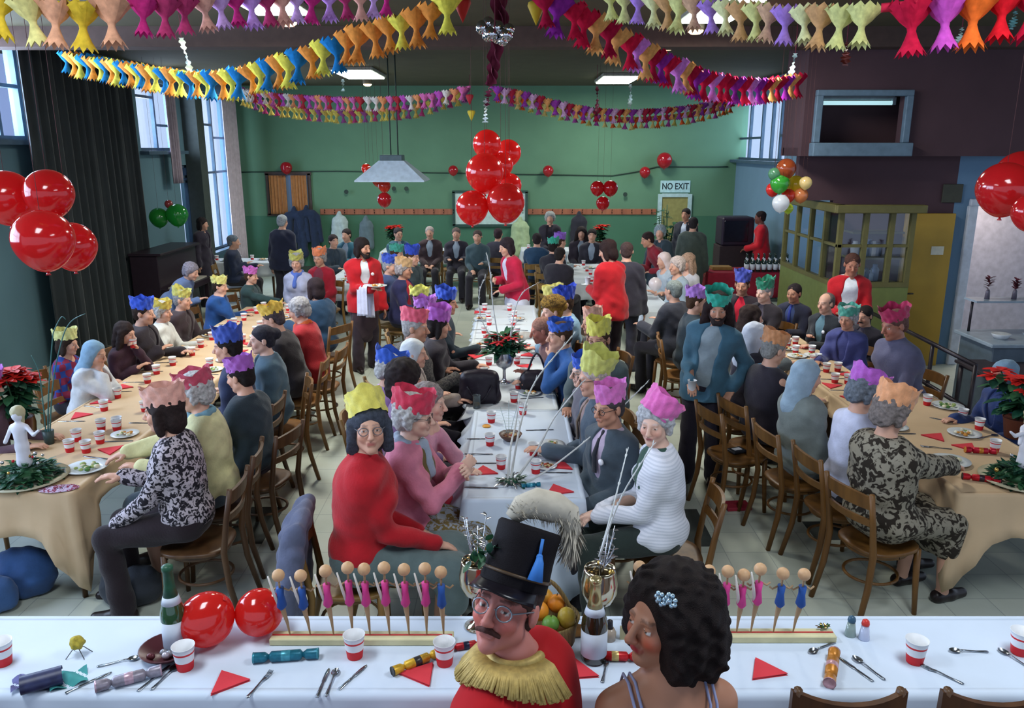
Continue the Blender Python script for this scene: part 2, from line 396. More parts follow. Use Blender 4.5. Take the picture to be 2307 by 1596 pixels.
    for sg in (-1, 1):
        w = np.exp(-((H[:, 0] - sg * .041) ** 2 + (H[:, 2] + .036) ** 2) / .0006) * fr; put(w * rosy, base * np.array([1.15, .55, .5]))
        ec = npv(sg * .0315, .0705, 0); de = np.sqrt(((H - ec) ** 2).sum(1)); m = (de < .0142) & (H[:, 1] > .076) & (np.abs(H[:, 2] + .0015) < .0043)
        if res < .009:
            put(m * 1., lin('#d9d6d0')); gd = nrm(npv(math.sin(math.radians(gaze[0])), 1, math.sin(math.radians(gaze[1])))); pc = ec + gd * .013
            put((m & (((H - pc) ** 2).sum(1) < .000045)) * 1., lin('#2a2220'))
        else: put(m * 1., lin('#4a3530'))
        bz = H[:, 2] - .0265 + np.abs(np.abs(H[:, 0]) - .03) * .15
        put(((np.abs(bz) < .0042) & (H[:, 0] * sg > .012) & (H[:, 0] * sg < .052) & (H[:, 1] > .05)) * (.45 if fem else .7), np.array(lin(hair[1])) * .8)
    lw = np.exp(-((H[:, 2] + .0635) / .0085) ** 4) * np.exp(-(H[:, 0] / .022) ** 4) * (H[:, 1] > .074)
    put(lw * (.85 if lips else .6), lin(lips or '#8a4640') if True else 0)
    yr = -math.radians(yaw)
    root = bpy.data.objects.new('person', None); C.objects.link(root); root.empty_display_size = .1
    zoff = z0 + (.46 * (1 - s) if sit else 0)
    if px is not None:
        hw = atz(px[0], px[1], zoff + Hc[2] * s)
        ox, oy = Hc[0] * s, Hc[1] * s
        xy = (hw.x - (ox * math.cos(yr) - oy * math.sin(yr)), hw.y - (ox * math.sin(yr) + oy * math.cos(yr)))
    root.location = (xy[0], xy[1], zoff); root.rotation_euler = (0, 0, yr); root.scale = (s, s, s)
    tag(root, label, 'person', group)
    link('body', npmesh('body', vs, qs, skinmat(), col), root)
    if shirt is None and top[0] in ('jacket', 'coat', 'cardigan') and isinstance(top[1], str): shirt = top[1]
    cm = top[1] if not isinstance(top[1], str) else cloth(top[1])
    k = top[0]; inf = {'jumper': .014, 'blouse': .012, 'dress': .013, 'cardigan': .020, 'jacket': .024, 'coat': .034, 'vest': .018, 'strap': .006}[k]
    gp = torso(inf) + ([] if k in ('vest', 'strap') else armp(inf * .8, 1.0 if k != 'blouse' else .75))
    hips = []; hemz = -9
    if k in ('jacket', 'coat', 'cardigan') or (k in ('jumper', 'dress') and not sit):
        if sit: hips = [('e', Pv + npv(0, .05, .0), npv(.18 * g + inf, .17 * g, .095 + inf * .3), None, .04)]
        else:
            hl = {'jacket': .16, 'coat': .40, 'cardigan': .16, 'jumper': .04, 'dress': .45}[k]
            hips = [('e', Pv + npv(0, -.005, -hl * .6), npv(.178 * g + inf, .135 * g + inf, .20 + hl * .9), None, .06)]; hemz = hz - hl
    gp += hips
    if k in ('jacket', 'coat'):
        for w in range(-3, 4):   # turned collar round the neck
            a0, a1 = math.radians(90 + w * 42), math.radians(90 + (w + 1) * 42)
            if w == 3: continue
            q = lambda a: (N + u * .0 + rt * math.cos(a) * .066 - fw * math.sin(a) * .058 - fw * .004).astype(F4)
            gp.append(('c', q(a0), q(a1), .020, .020, .012))
    if k == 'jumper':
        gp.append(('c', (N - u * .03).astype(F4), (N + u * .03).astype(F4), .066, .060, .02))
    fr0 = N + fw * .12
    if k in ('jacket', 'coat'):
        gp.append(('-e', (N + fw * .13 - u * .10).astype(F4), npv(.055, .085, .20), RT, .012))
    if k == 'cardigan':
        gp.append(('-c', (N + fw * .15).astype(F4), (Pv + fw * .21 - u * .05).astype(F4), .085, .10, .015))
    neckcut = (N + u * (.052 if k == 'jumper' else .03)).astype(F4)
    if k in ('vest', 'strap', 'blouse', 'dress'): gp.append(('-e', (N + fw * .06 + u * .045).astype(F4), npv(.075, .10, .085 if k != 'strap' else .2), RT, .01))
    def post(P, d):
        d = d + fold * 1.3 * np.sin(P[:, 2] * 31 + P[:, 0] * 17 + 2.2 * np.sin(P[:, 1] * 13 + P[:, 0] * 9)) * np.clip(np.sin(P[:, 0] * 11 + P[:, 1] * 8 + P[:, 2] * 5), 0, 1)
        d = smax(d, (P - neckcut) @ u, .01)
        if hemz > -1: d = smax(d, np.where(np.abs(P[:, 0]) < .235, hemz - P[:, 2], -1.), .008)
        return d
    nmz = {'strap': 'dress', 'vest': 'waistcoat'}.get(k, k)
    if k != 'strap':
        blob(nmz, gp, res, cm, root, wr=fold, wf=26, post=post)
    if shirt:
        sp = torso(.011)
        for w in (0,): sp.append(('c', (N - u * .04).astype(F4), (N + u * .025).astype(F4), .062, .055, .02))
        blob('shirt', sp, res, cloth(shirt), root, wr=.002, wf=30, post=post)
    if tie:
        t = G(); pts = [N + fw * (.068) + u * .015, N + fw * .110 - u * .04, N + fw * (.140 * g) - u * .13, N + fw * (.142 * g) - u * .25]
        t.tube([Vector(p.tolist()) for p in pts], [.014, .016, .022, .026], 8, sx=.35); t.build('tie', cloth(tie), root)
    if apron:
        blob('apron', [('e', (Pv + fw * .07 - u * .22).astype(F4), npv(.17, .085, .34), None, .02)], res, cloth(apron), root, wr=.004)
    # ---- lower clothing
    bm_ = cloth(bottom[1]) if isinstance(bottom[1], str) else bottom[1]
    lp = [('e', Pv + u * .0, npv(.168 * g, .122 * g, .125), RT, .04)]
    if bottom[0] == 'trousers':
        for i in (0, 1):
            fl = .030 if not sit else .018
            lp += [('c', HP[i], KN[i], .096 * g, .070, .035), ('c', KN[i], (AN[i] + npv(0, 0, -.03)).astype(F4), .068, .052 + fl, .03)]
        blob('trousers', lp, res, bm_, root, wr=fold, wf=24)
    elif bottom[0] == 'skirt':
        if sit:
            for i in (0, 1): lp.append(('c', HP[i], (KN[i] + npv(0, .03, 0)).astype(F4), .092 * g, .078, .08)); lp.append(('c', KN[i] + npv(0, .02, 0), (KN[i] + npv(0, .02, -.16)).astype(F4), .085, .075, .06))
            lp.append(('e', npv(0, .30, .53), npv(.15, .20, .085), None, .05)); lp.append(('e', npv(0, .43, .44), npv(.15, .07, .14), None, .05))
        else: lp += [('e', Pv - npv(0, 0, .25), npv(.21, .17, .40), None, .05)]
        blob('skirt', lp, res, bm_, root, wr=fold, wf=22)
    if sole:
        for i in (0, 1):
            blob('shoe', [('c', (AN[i] - npv(0, .035, .040)).astype(F4), (AN[i] + npv(0, .06, -.042)).astype(F4), .042, .040, .02), ('c', (AN[i] + npv(0, .06, -.045)).astype(F4), (AN[i] + npv(0, .17, -.052)).astype(F4), .040, .031, .02)], max(res, .008), mat('#241c1c', rough=.35), root)
    # ---- head dress
    hm = mat(hair[1], rough=.7, var=.35, vscale=60, bump=.6, spec=.2)
    st = hair[0]
    if st and not headscarf:
        hpz = hair_prims(st, T, Rh)
        cy, cz, ny, nzv, nape = {'short': (.073, .060, .84, -.54, -.085), 'bald': (.02, .03, .9, .45, -.07), 'curly': (.078, .060, .85, -.52, -.10), 'bob': (.078, .058, .93, -.36, -.16), 'long': (.078, .058, .97, -.25, -.36),
                               'afro': (.075, .058, .9, -.43, -.17), 'big': (.066, .050, .985, -.17, -.34), 'bun': (.074, .066, .80, -.60, -.075)}[st]
        am, fq = {'curly': (.009, 95), 'afro': (.008, 80), 'big': (.011, 88), 'long': (.006, 60)}.get(st, (.003, 90))
        def hp_(P, d):
            q = (P - Hc) @ Rh
            d = d + am * np.sin(q[:, 0] * fq + 1.5 * np.sin(q[:, 2] * fq * .6)) * np.sin(q[:, 1] * fq + 1.2 * np.sin(q[:, 0] * fq * .5)) * np.sin(q[:, 2] * fq * .9 + 1)
            cut = ny * (q[:, 1] - cy) + nzv * (q[:, 2] - cz)
            d = smax(d, cut, .008)
            return smax(d, nape - q[:, 2], .01)
        blob('hair', hpz, min(res, .011), hm, root, post=hp_)
    if headscarf:
        def hp_(P, d):
            q = (P - Hc) @ Rh
            cut = .95 * (q[:, 1] - .062) - .31 * (q[:, 2] - .060)
            return smax(d, cut, .012)
        z = lambda *a: T(npv(*a))
        blob('headscarf', [('e', z(0, -.026, .036), npv(.092, .110, .096), Rh, .03), ('e', z(0, -.04, -.06), npv(.085, .09, .10), Rh, .05), ('c', z(0, -.05, -.08), (N - u * .05 - fw * .05).astype(F4), .085, .11, .05), ('c', z(0, .03, -.125), (N + fw * .05).astype(F4), .045, .06, .03)], res, cloth(headscarf), root, wr=.004, wf=50, post=hp_)
    if beard:
        z = lambda *a: T(npv(*a)); bl = []
        if 'b' in beard[0]: bl += [('c', z(-.058, .02, -.045), z(-.02, .068, -.105), .020, .024, .02), ('c', z(.058, .02, -.045), z(.02, .068, -.105), .020, .024, .02), ('c', z(-.02, .072, -.10), z(.02, .072, -.10), .022, .022, .02)]
        if 'm' in beard[0]: bl += [('c', z(0, .096, -.050), z(-.032, .080, -.062), .0095, .006, .006), ('c', z(0, .096, -.050), z(.032, .080, -.062), .0095, .006, .006)]
        blob('beard' if 'b' in beard[0] else 'moustache', bl, min(res, .006), mat(beard[1], rough=.7, var=.3, vscale=80, bump=.5), root)
    if glasses:
        gl = G()
        for sg in (-1, 1):
            pts = [Vector(T(npv(sg * .033 + .022 * math.cos(a), .094 - .004 * abs(math.cos(a)), -.002 + .019 * math.sin(a))).tolist()) for a in [2 * math.pi * j / 14 for j in range(15)]]
            gl.tube(pts, .0022, 5, caps=False); gl.tube([Vector(T(npv(sg * .055, .088, .004)).tolist()), Vector(T(npv(sg * .082, .0, .006)).tolist())], .002, 5)
        gl.tube([Vector(T(npv(-.011, .094, .002)).tolist()), Vector(T(npv(.011, .094, .002)).tolist())], .002, 5)
        gl.build('spectacles', mat(glasses, rough=.3, metal=.3), root)
    if scarf:
        z = []
        for w in range(8):
            a0, a1 = 2 * math.pi * w / 8, 2 * math.pi * (w + 1) / 8
            q = lambda a: (N + u * .005 + rt * math.cos(a) * .072 + fw * (math.sin(a) * .068 + .008) - u * .02 * math.sin(a)).astype(F4)
            z.append(('c', q(a0), q(a1), .028, .028, .015))
        z.append(('c', (N + fw * .085).astype(F4), (N + fw * .14 - u * .16 + rt * .03).astype(F4), .032, .036, .02))
        blob('scarf', z, res, cloth(scarf), root, wr=.004, wf=50)
    if badge:
        b = G(); c0 = N + fw * (.134 * g + inf * .9) - u * .15 + rt * (.085 * badge[1])
        b.lathe([(.0001, .003), (.020, .003), (.021, 0), (.020, -.010)], 12, Vector(c0.tolist()), R=Matrix((rt, -u, fw)).transposed().to_3x3() if False else Matrix(np.stack([rt, -u, fw], 1).tolist()))
        b.build('name_badge', mat(badge[0], rough=.5), root)
    if crown:
        cr = crown_mesh(crown, chh, cw, {'curly': 1.14, 'afro': 1.5, 'big': 1.3, 'bob': 1.08, 'long': 1.08}.get(st, 1.) if not headscarf else 1.1)
        o = link('paper_crown', cr, root); o.location = Vector(T(npv(0, -.024, .058)).tolist())
        o.rotation_mode = 'QUATERNION'; o.rotation_quaternion = (Matrix(Rh.tolist()) @ Matrix.Rotation(math.radians(ctilt[0]), 3, 'X') @ Matrix.Rotation(math.radians(ctilt[1]), 3, 'Y')).to_quaternion()
    root['_h'] = 1; del root['_h']
    PEOPLE.append((root, T, Rh, Hc, N, u, rt, fw, Wr, El, sit, yaw))
    return root
PEOPLE = []
CRS = random.Random(3)
def crown_mesh(hexc, hgt, w, infl):
    ph = CRS.uniform(0, 6); npk = CRS.choice((4, 4, 5, 5)); fl = CRS.uniform(.1, .5); amp = CRS.uniform(.14, .30); tl = CRS.uniform(-.15, .15); hgt *= .98
    g = G()
    def fn(a, t):
        w_ = 2 * math.pi * a; ew = abs(((a * npk + ph) % 1) * 2 - 1)
        h = hgt * (1 - amp + amp * ew ** .8 * 1.2) * (1 + tl * math.cos(w_ + ph))
        r = 1 + t * (.13 + fl * .25 * math.cos(2 * (w_ + ph))) * w
        cr = .0045 * math.sin(w_ * 13 + t * 5 + ph) + .004 * math.sin(w_ * 7 - t * 9)
        return V((.083 * infl * r + cr) * math.cos(w_), (.101 * infl * r + cr) * math.sin(w_), -.012 + h * t + .003 * math.sin(w_ * 9 + t * 7))
    g.grid(fn, 72, 7, wrap=True)
    m = mat(hexc, rough=.65, var=.12, vscale=40, bump=.35, spec=.3, sheen=.3)
    return g.mesh(m, 'paper_crown')
# ================================================================ the hall
XL, XR, YB, ZC = -6.15, 5.08, 18.6, 4.15
def struct(g, name, m): return g.build(name, m, kind='structure')
def floor_mat():
    m = bpy.data.materials.new('lino_tiles'); m.use_nodes = True; nt = m.node_tree; b = nt.nodes['Principled BSDF']; N = nt.nodes.new; L = nt.links.new
    tc = N('ShaderNodeTexCoord'); br = N('ShaderNodeTexBrick'); br.offset = 0; br.inputs['Scale'].default_value = 1
    br.inputs['Brick Width'].default_value = .305; br.inputs['Row Height'].default_value = .305; br.inputs['Mortar Size'].default_value = .003
    br.inputs['Color1'].default_value = (*lin('#c2c8ba'), 1); br.inputs['Color2'].default_value = (*lin('#b6beb2'), 1); br.inputs['Mortar'].default_value = (*lin('#9aa19a'), 1)
    L(tc.outputs['Object'], br.inputs['Vector'])
    n = N('ShaderNodeTexNoise'); n.inputs['Scale'].default_value = 2.2; n.inputs['Detail'].default_value = 6; L(tc.outputs['Object'], n.inputs['Vector'])
    mx = N('ShaderNodeMix'); mx.data_type = 'RGBA'; mx.blend_type = 'OVERLAY'; mx.inputs[0].default_value = .25
    L(br.outputs['Color'], mx.inputs[6]); L(n.outputs['Fac'], mx.inputs[7]); L(mx.outputs[2], b.inputs['Base Color'])
    b.inputs['Roughness'].default_value = .34; b.inputs['Specular IOR Level'].default_value = .4
    return m
g = G(); g.box((0, 9.5, -.06), (19, 24, .12))
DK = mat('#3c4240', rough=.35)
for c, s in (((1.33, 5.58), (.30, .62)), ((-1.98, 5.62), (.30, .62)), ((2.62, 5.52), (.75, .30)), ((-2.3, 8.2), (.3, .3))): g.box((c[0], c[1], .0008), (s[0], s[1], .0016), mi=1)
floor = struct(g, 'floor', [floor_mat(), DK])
CEIL = mat('#4c4733', rough=.9, var=.08, vscale=3)
g = G(); g.box((1, 9.5, ZC + .06), (17, 24, .12)); struct(g, 'ceiling', CEIL)
BEAM = mat('#4a3a34', rough=.8)
for i, y in enumerate((9.9,)):
    g = G(); g.box((1, y, ZC - .11), (17, .34, .22)); struct(g, 'trim_%d' % (i + 1), BEAM)
WG = mat('#5c8268', rough=.85, var=.06, vscale=1.5, bump=.05); WL = mat('#587680', rough=.85, var=.06, vscale=1.5); WR = mat('#66849a', rough=.85, var=.06, vscale=1.5)
DADO = mat('#44705a', rough=.8, var=.06, vscale=1.5)
# back wall with a dado below the coat rail and a cable running along it
g = G(); g.box(((XL + XR) / 2, YB + .1, (1.3 + ZC) / 2), (XR - XL + .4, .2, ZC - 1.3)); g.box(((XL + XR) / 2, YB + .1, .65), (XR - XL + .4, .2, 1.3), mi=1)
struct(g, 'wall_back', [WG, DADO])
g = G(); g.box(((XL + XR) / 2, YB - .012, .07), (XR - XL, .024, .14)); struct(g, 'baseboard_back', mat('#3d4a40', rough=.6))
g = G(); pts = [aty(x, y, YB - .02) for x, y in ((540, 388), (760, 386), (1010, 390), (1180, 393), (1380, 396), (1430, 388), (1480, 376), (1640, 376))]
g.tube(pts, .012, 6); g.build('wall_cable', mat('#2c4038', rough=.6), label='dark cable running along the green back wall above the coat rail', cat='cable')
# walls with window openings
def wall_x(name, X, y0, y1, wins, m, out):
    """wall in the plane X with rectangular openings (ya, yb, za, zb)"""
    ys = sorted({y0, y1, *[w[0] for w in wins], *[w[1] for w in wins]}); g = G()
    for a, b in zip(ys, ys[1:]):
        zs = [(0, ZC)]
        for w in wins:
            if w[0] < (a + b) / 2 < w[1]:
                nz = []
                for (p, q) in zs:
                    if w[2] > p: nz.append((p, min(q, w[2])))
                    if w[3] < q: nz.append((max(p, w[3]), q))
                zs = nz
        for p, q in zs:
            if q - p > .01: g.box((X + out * .1, (a + b) / 2, (p + q) / 2), (.2, b - a, q - p))
    return struct(g, name, m)
FRM = mat('#3f5566', rough=.6)
def glassmat():
    m = bpy.data.materials.new('window_glass'); m.use_nodes = True; nt = m.node_tree; N = nt.nodes.new; L = nt.links.new
    nt.nodes.remove(nt.nodes['Principled BSDF']); o = nt.nodes['Material Output']
    t = N('ShaderNodeBsdfTransparent'); gl = N('ShaderNodeBsdfGlossy'); gl.inputs['Roughness'].default_value = .05; mx = N('ShaderNodeMixShader'); mx.inputs[0].default_value = .06
    t.inputs[0].default_value = (.92, .95, 1, 1); L(t.outputs[0], mx.inputs[1]); L(gl.outputs[0], mx.inputs[2]); L(mx.outputs[0], o.inputs[0]); return m
GLASS = glassmat()
def win_x(n, X, y0, y1, z0, z1, mull, trans, out):
    """a window in the plane X: outer frame, mullions (fractions of its width) and transoms (bay, fraction of its height)"""
    g = G(); w = .05; X2 = X + out * .08
    g.box((X2, y0 + w / 2, (z0 + z1) / 2), (.07, w, z1 - z0)); g.box((X2, y1 - w / 2, (z0 + z1) / 2), (.07, w, z1 - z0))
    g.box((X2, (y0 + y1) / 2, z0 + w / 2), (.07, y1 - y0 - 2 * w, w)); g.box((X2, (y0 + y1) / 2, z1 - w / 2), (.07, y1 - y0 - 2 * w, w))
    ys = [y0] + [y0 + (y1 - y0) * f for f in mull] + [y1]
    for f in ys[1:-1]: g.box((X2, f, (z0 + z1) / 2), (.06, .06, z1 - z0 - 2 * w))
    for b, f in trans: g.box((X2, (ys[b] + ys[b + 1]) / 2, z0 + (z1 - z0) * f), (.06, ys[b + 1] - ys[b] - .06, .045))
    fr = g.build('window_%d' % n, FRM, kind='structure')
    p = G(); p.box((X2, (y0 + y1) / 2, (z0 + z1) / 2), (.006, y1 - y0 - w, z1 - z0 - w)); p.build('pane', GLASS, fr)
    s = G(); s.box((X - out * .05, (y0 + y1) / 2, z0 - .03), (.2, y1 - y0 + .1, .06)); s.build('window_sill', FRM, fr)
    return fr
def wy(px, py, X): p = atx(px, py, X); return p.y, p.z
W1 = (7.0, wy(70, 315, XL)[0], wy(30, 315, XL)[1], 4.08)
W2 = (wy(314, 300, XL)[0], wy(400, 300, XL)[0], wy(360, 340, XL)[1], 3.9)
W3 = (wy(438, 300, XL)[0], wy(514, 300, XL)[0], .75, 3.9)
W3A = (wy(404, 400, XL)[0], wy(429, 400, XL)[0], .95, wy(416, 372, XL)[1])
W4 = (wy(1772, 300, XR)[0], wy(1655, 300, XR)[0], wy(1710, 362, XR)[1], wy(1700, 228, XR)[1])
wall_x('wall_left', XL, 1.0, YB, [(1.6, 6.4, 1.9, 4.0), W1, W2, W3, W3A], WL, -1)
wall_x('wall_right', XR, 10.5, YB, [W4], WR, 1)
win_x(1, XL, *W1, (.33, .66, .86), ((0, .5), (1, .3), (2, .55), (3, .55)), -1)
win_x(6, XL, 1.6, 6.4, 1.9, 4.0, (.25, .5, .75), ((0, .5), (1, .5), (2, .5), (3, .5)), -1)  # added window out of view, put in to light the front table
win_x(2, XL, *W2, (.5,), ((0, .78), (1, .38)), -1)
win_x(3, XL, *W3, (.25, .58,), ((0, .50), (1, .50), (2, .50), (1, .80), (2, .72), (0, .64)), -1)
win_x(4, XL, *W3A, (), ((0, .80), (0, .86)), -1)
win_x(5, XR, *W4, (.15, .30, .48, .72), ((3, .38), (4, .38), (0, .4)), 1)
# stone gable across the yard, seen through the left windows
g = G(); g.box((-16.5, 16, 3.2), (.6, 30, 6.4)); tag(g.build('neighbouring_house', mat('#a2aac6', rough=.9, pat='weave', vscale=2.2, hex2='#bcc3dc')), 'pale brick house across the yard outside the tall left windows', 'house', kind='thing')
# pier between the left windows
p0, p1 = wy(402, 300, XL)[0], wy(436, 300, XL)[0]
g = G(); g.box((XL + .14, p1 - .35, ZC / 2), (.28, .34, ZC)); struct(g, 'column', mat('#3b4340', rough=.7))
# ---- right: booth over the servery, facing the hall
DKB = mat('#48343a', rough=.85, var=.1, vscale=2); BLU = mat('#5f7c96', rough=.85, var=.06, vscale=2)
YF = 10.0
hx0, hx1, hz0, hz1 = aty(1848, 260, YF).x, aty(2034, 260, YF).x, aty(1900, 322, YF).z, aty(1900, 216, YF).z
bx0 = aty(1808, 300, YF).x; bz0 = aty(1900, 352, YF).z
g = G()
for (a, b, p, q) in ((bx0, hx0, bz0, ZC), (hx1, 9, bz0, ZC), (hx0, hx1, bz0, hz0), (hx0, hx1, hz1, ZC)): g.box(((a + b) / 2, YF + .06, (p + q) / 2), (b - a, .12, q - p))
g.box((bx0 + .06, YF + .38, (bz0 + ZC) / 2), (.12, .52, ZC - bz0)); g.box(((bx0 + 9) / 2, YF + .69, (bz0 + ZC) / 2), (9 - bx0, .1, ZC - bz0)); g.box(((bx0 + 9) / 2, YF + .37, bz0 + .05), (9 - bx0, .6, .1))
struct(g, 'wall_booth', DKB)
g = G(); w = .07
for (c, s) in ((((hx0 + hx1) / 2, YF - .03, hz1 + .03), (hx1 - hx0 + .16, .08, .07)), ((hx0 - .04, YF - .03, (hz0 + hz1) / 2), (.08, .08, hz1 - hz0)), ((hx1 + .04, YF - .03, (hz0 + hz1) / 2), (.08, .08, hz1 - hz0)),
               (((hx0 + hx1) / 2, YF - .07, (hz0 + bz0) / 2 + .0), (hx1 - hx0 + .20, .16, hz0 - bz0))): g.box(c, s, bev=.008)
struct(g, 'trim_3', mat('#5a6f80', rough=.6))
t = thing('strip_light', 'long pale strip light glowing inside the dark booth hatch', 'light', ((hx0 + hx1) / 2, YF + .36, aty(1940, 232, YF + .36).z))
g = G(); g.tube([(-.52, 0, 0), (.52, 0, 0)], .026, 10); g.build('tube', mat('#a8d0d8', emit=.9, var=0), t)
g = G(); g.box((0, .03, .07), (1.08, .09, .06), bev=.01); g.box((-.53, 0, .02), (.04, .05, .09)); g.box((.53, 0, .02), (.04, .05, .09)); g.build('batten', mat('#8a98a0'), t)
# lower right: recess, blue wall, doorway
dx0, dx1 = aty(2052, 600, YF).x, aty(2165, 600, YF).x; ox0, ox1 = aty(2212, 600, YF).x, 7.6; oz = aty(2250, 468, YF).z
g = G(); YW = YF + .35
g.box(((4.1 + dx1) / 2, YW + .06, bz0 / 2), (dx1 - 4.1, .12, bz0), mi=1); g.box((3.86, YW + .06, (bz0 + 2.16) / 2), (.48, .12, bz0 - 2.16), mi=1)
g.box(((dx1 + ox0) / 2, YW + .06, bz0 / 2), (ox0 - dx1, .12, bz0)); g.box(((ox0 + 9) / 2, YW + .06, (oz + bz0) / 2), (9 - ox0, .12, bz0 - oz)); g.box((8.3, YW + .06, oz / 2), (1.4, .12, oz))
struct(g, 'wall_servery', [BLU, DKB])
g = G(); g.box((5.0, YW - .04, (bz0 + 2.3) / 2), (.9, .05, bz0 - 2.3)); 
g = G()
for x in (ox0 - .03, ): g.box((x, YW - .02, oz / 2), (.12, .06, oz), bev=.01)
g.box(((ox0 + 8) / 2, YW - .02, oz + .04), (8 - ox0 + .15, .06, .09), bev=.01); struct(g, 'trim_4', mat('#b9c0cc', rough=.5))
g = G(); g.box((7.2, YW + 1.3, 1.3), (3.4, .1, 2.6)); g.box((5.55, YW + .7, 1.3), (.08, 1.2, 2.6)); struct(g, 'wall_passage', mat('#c9c6d2', rough=.8))
d = G(); d.box(((dx0 + dx1) / 2, YW - .06, 1.0), (dx1 - dx0, .05, 2.0), bev=.006); dr = d.build('door_1', mat('#a8862e', rough=.5, var=.06, vscale=3), kind='structure')
h = G(); h.tube([(dx0 + .07, YW - .09, .98), (dx0 + .07, YW - .14, .98), (dx0 + .18, YW - .14, .98)], .011, 8); h.build('door_handle', mat('#3b342c', rough=.3, metal=.7), dr)
p = aty(2112, 565, YW - .09); g = G(); g.box((0, 0, 0), (.16, .004, .11)); g.build('notice', mat('#c9c6b4', rough=.7), loc=(p.x, YW - .088, p.z), label='small white paper notice stuck on the yellow door', cat='notice')
p = aty(2146, 436, YW - .02); g = G(); g.box((0, 0, 0), (.25, .025, .23), bev=.004); g.build('wall_panel', mat('#3d3d32', rough=.6), loc=(p.x, YW - .014, p.z), label='small square dark panel on the blue wall above the yellow door', cat='panel')
# door at the back with its sign
p0 = aty(1483, 437, YB); p1 = aty(1558, 437, YB); dz = p0.z
d = G()
for x in (p0.x + .04, p1.x - .04): d.box((x, YB - .03, dz / 2), (.09, .06, dz), mi=1)
d.box(((p0.x + p1.x) / 2, YB - .03, dz - .03), (p1.x - p0.x - .17, .06, .08), mi=1)
d.box(((p0.x + p1.x) / 2, YB - .01, dz / 2), (p1.x - p0.x - .17, .03, dz - .08)); dr = d.build('door_2', [mat('#8f8a55', rough=.6), mat('#a9c4c6', rough=.6)], kind='structure')
def text_obj(txt, size, m, parent, loc, rot, depth=.002, name='lettering', sx=1.):
    cu = bpy.data.curves.new(name, 'FONT'); cu.body = txt; cu.size = size; cu.extrude = depth; cu.align_x = 'CENTER'; cu.align_y = 'CENTER'; cu.offset = size * .018
    o = bpy.data.objects.new(name, cu); C.objects.link(o); bpy.context.view_layer.update()
    me = bpy.data.meshes.new_from_object(o.evaluated_get(bpy.context.evaluated_depsgraph_get())); bpy.data.objects.remove(o); bpy.data.curves.remove(cu)
    me.materials.clear(); me.materials.append(m); n = link(name, me, parent, loc, rot); n.scale = (sx, 1, 1); return n
a = aty(1488, 407, YB); b = aty(1554, 434, YB)
sg = G(); sg.box((0, 0, 0), (b.x - a.x, .02, a.z - b.z), bev=.004)
so = sg.build('exit_sign', mat('#a9cdd0', rough=.6), loc=((a.x + b.x) / 2, YB - .012, (a.z + b.z) / 2), label='white sign with dark letters NO EXIT above the back door', cat='sign')
text_obj('NO EXIT', .20, mat('#1c2a30', rough=.6), so, (0, -.0105, 0), (math.pi / 2, 0, 0), sx=.78)
# ---- ceiling lights
LAMPS = []
def panel_light(c4, label):
    q = [atz(x, y, ZC - .10) for x, y in c4]; c = sum(q, V(0, 0, 0)) / 4
    sx = max(v.x for v in q) - min(v.x for v in q); sy = max(v.y for v in q) - min(v.y for v in q)
    t = thing('ceiling_light', label, 'ceiling light', (c.x, c.y, ZC))
    sx, sy = min(max(sx, .5), .75), min(max(sy, .9), 1.5)
    g = G(); g.box((0, 0, -.07), (sx, sy, .03), bev=.01); g.build('diffuser', mat('#eefff8', emit=7., var=0), t)
    g = G(); g.box((0, 0, -.028), (sx + .06, sy + .06, .055), bev=.01); g.build('housing', mat('#8a8a80'), t)
    LAMPS.append((c.x, c.y, sx, sy))
panel_light(((535, 0), (600, 0), (668, 38), (610, 40)), 'square white ceiling light behind the near left paper garland')
panel_light(((1610, 8), (1695, 12), (1640, 58), (1550, 52)), 'bright white ceiling light behind the near right paper garland')
panel_light(((768, 155), (815, 155), (848, 186), (800, 188)), 'white ceiling light at mid hall left of the balloon column')
panel_light(((1372, 171), (1432, 171), (1410, 196), (1350, 196)), 'white ceiling light at mid hall with streamers hanging below it')
panel_light(((1310, 209), (1362, 208), (1350, 226), (1303, 226)), 'far white ceiling light on the right beyond the streamers')
panel_light(((825, 205), (868, 205), (885, 222), (840, 222)), 'far white ceiling light above the hanging billiard shade')
for px, py, lb in ((650, 53, 'small warm round ceiling lamp below the near left white light'), (1567, 71, 'small warm round ceiling lamp under the near right white light'), (1505, 108, 'small warm round ceiling lamp by the right garland'),
                   (828, 191, 'small warm round ceiling lamp beside the mid hall left light'), (1338, 213, 'small warm round ceiling lamp beside the far right light')):
    c = atz(px, py, ZC - .14); t = thing('downlight', lb, 'ceiling light', (c.x, c.y, ZC))
    g = G(); g.lathe([(.001, -.17), (.05, -.165), (.078, -.145), (.085, -.12)], 20); g.build('bulb', mat('#ffc98a', emit=9., var=0), t)
    g = G(); g.lathe([(.088, -.13), (.092, -.10), (.092, 0)], 20); g.build('collar', mat('#6a6250'), t)
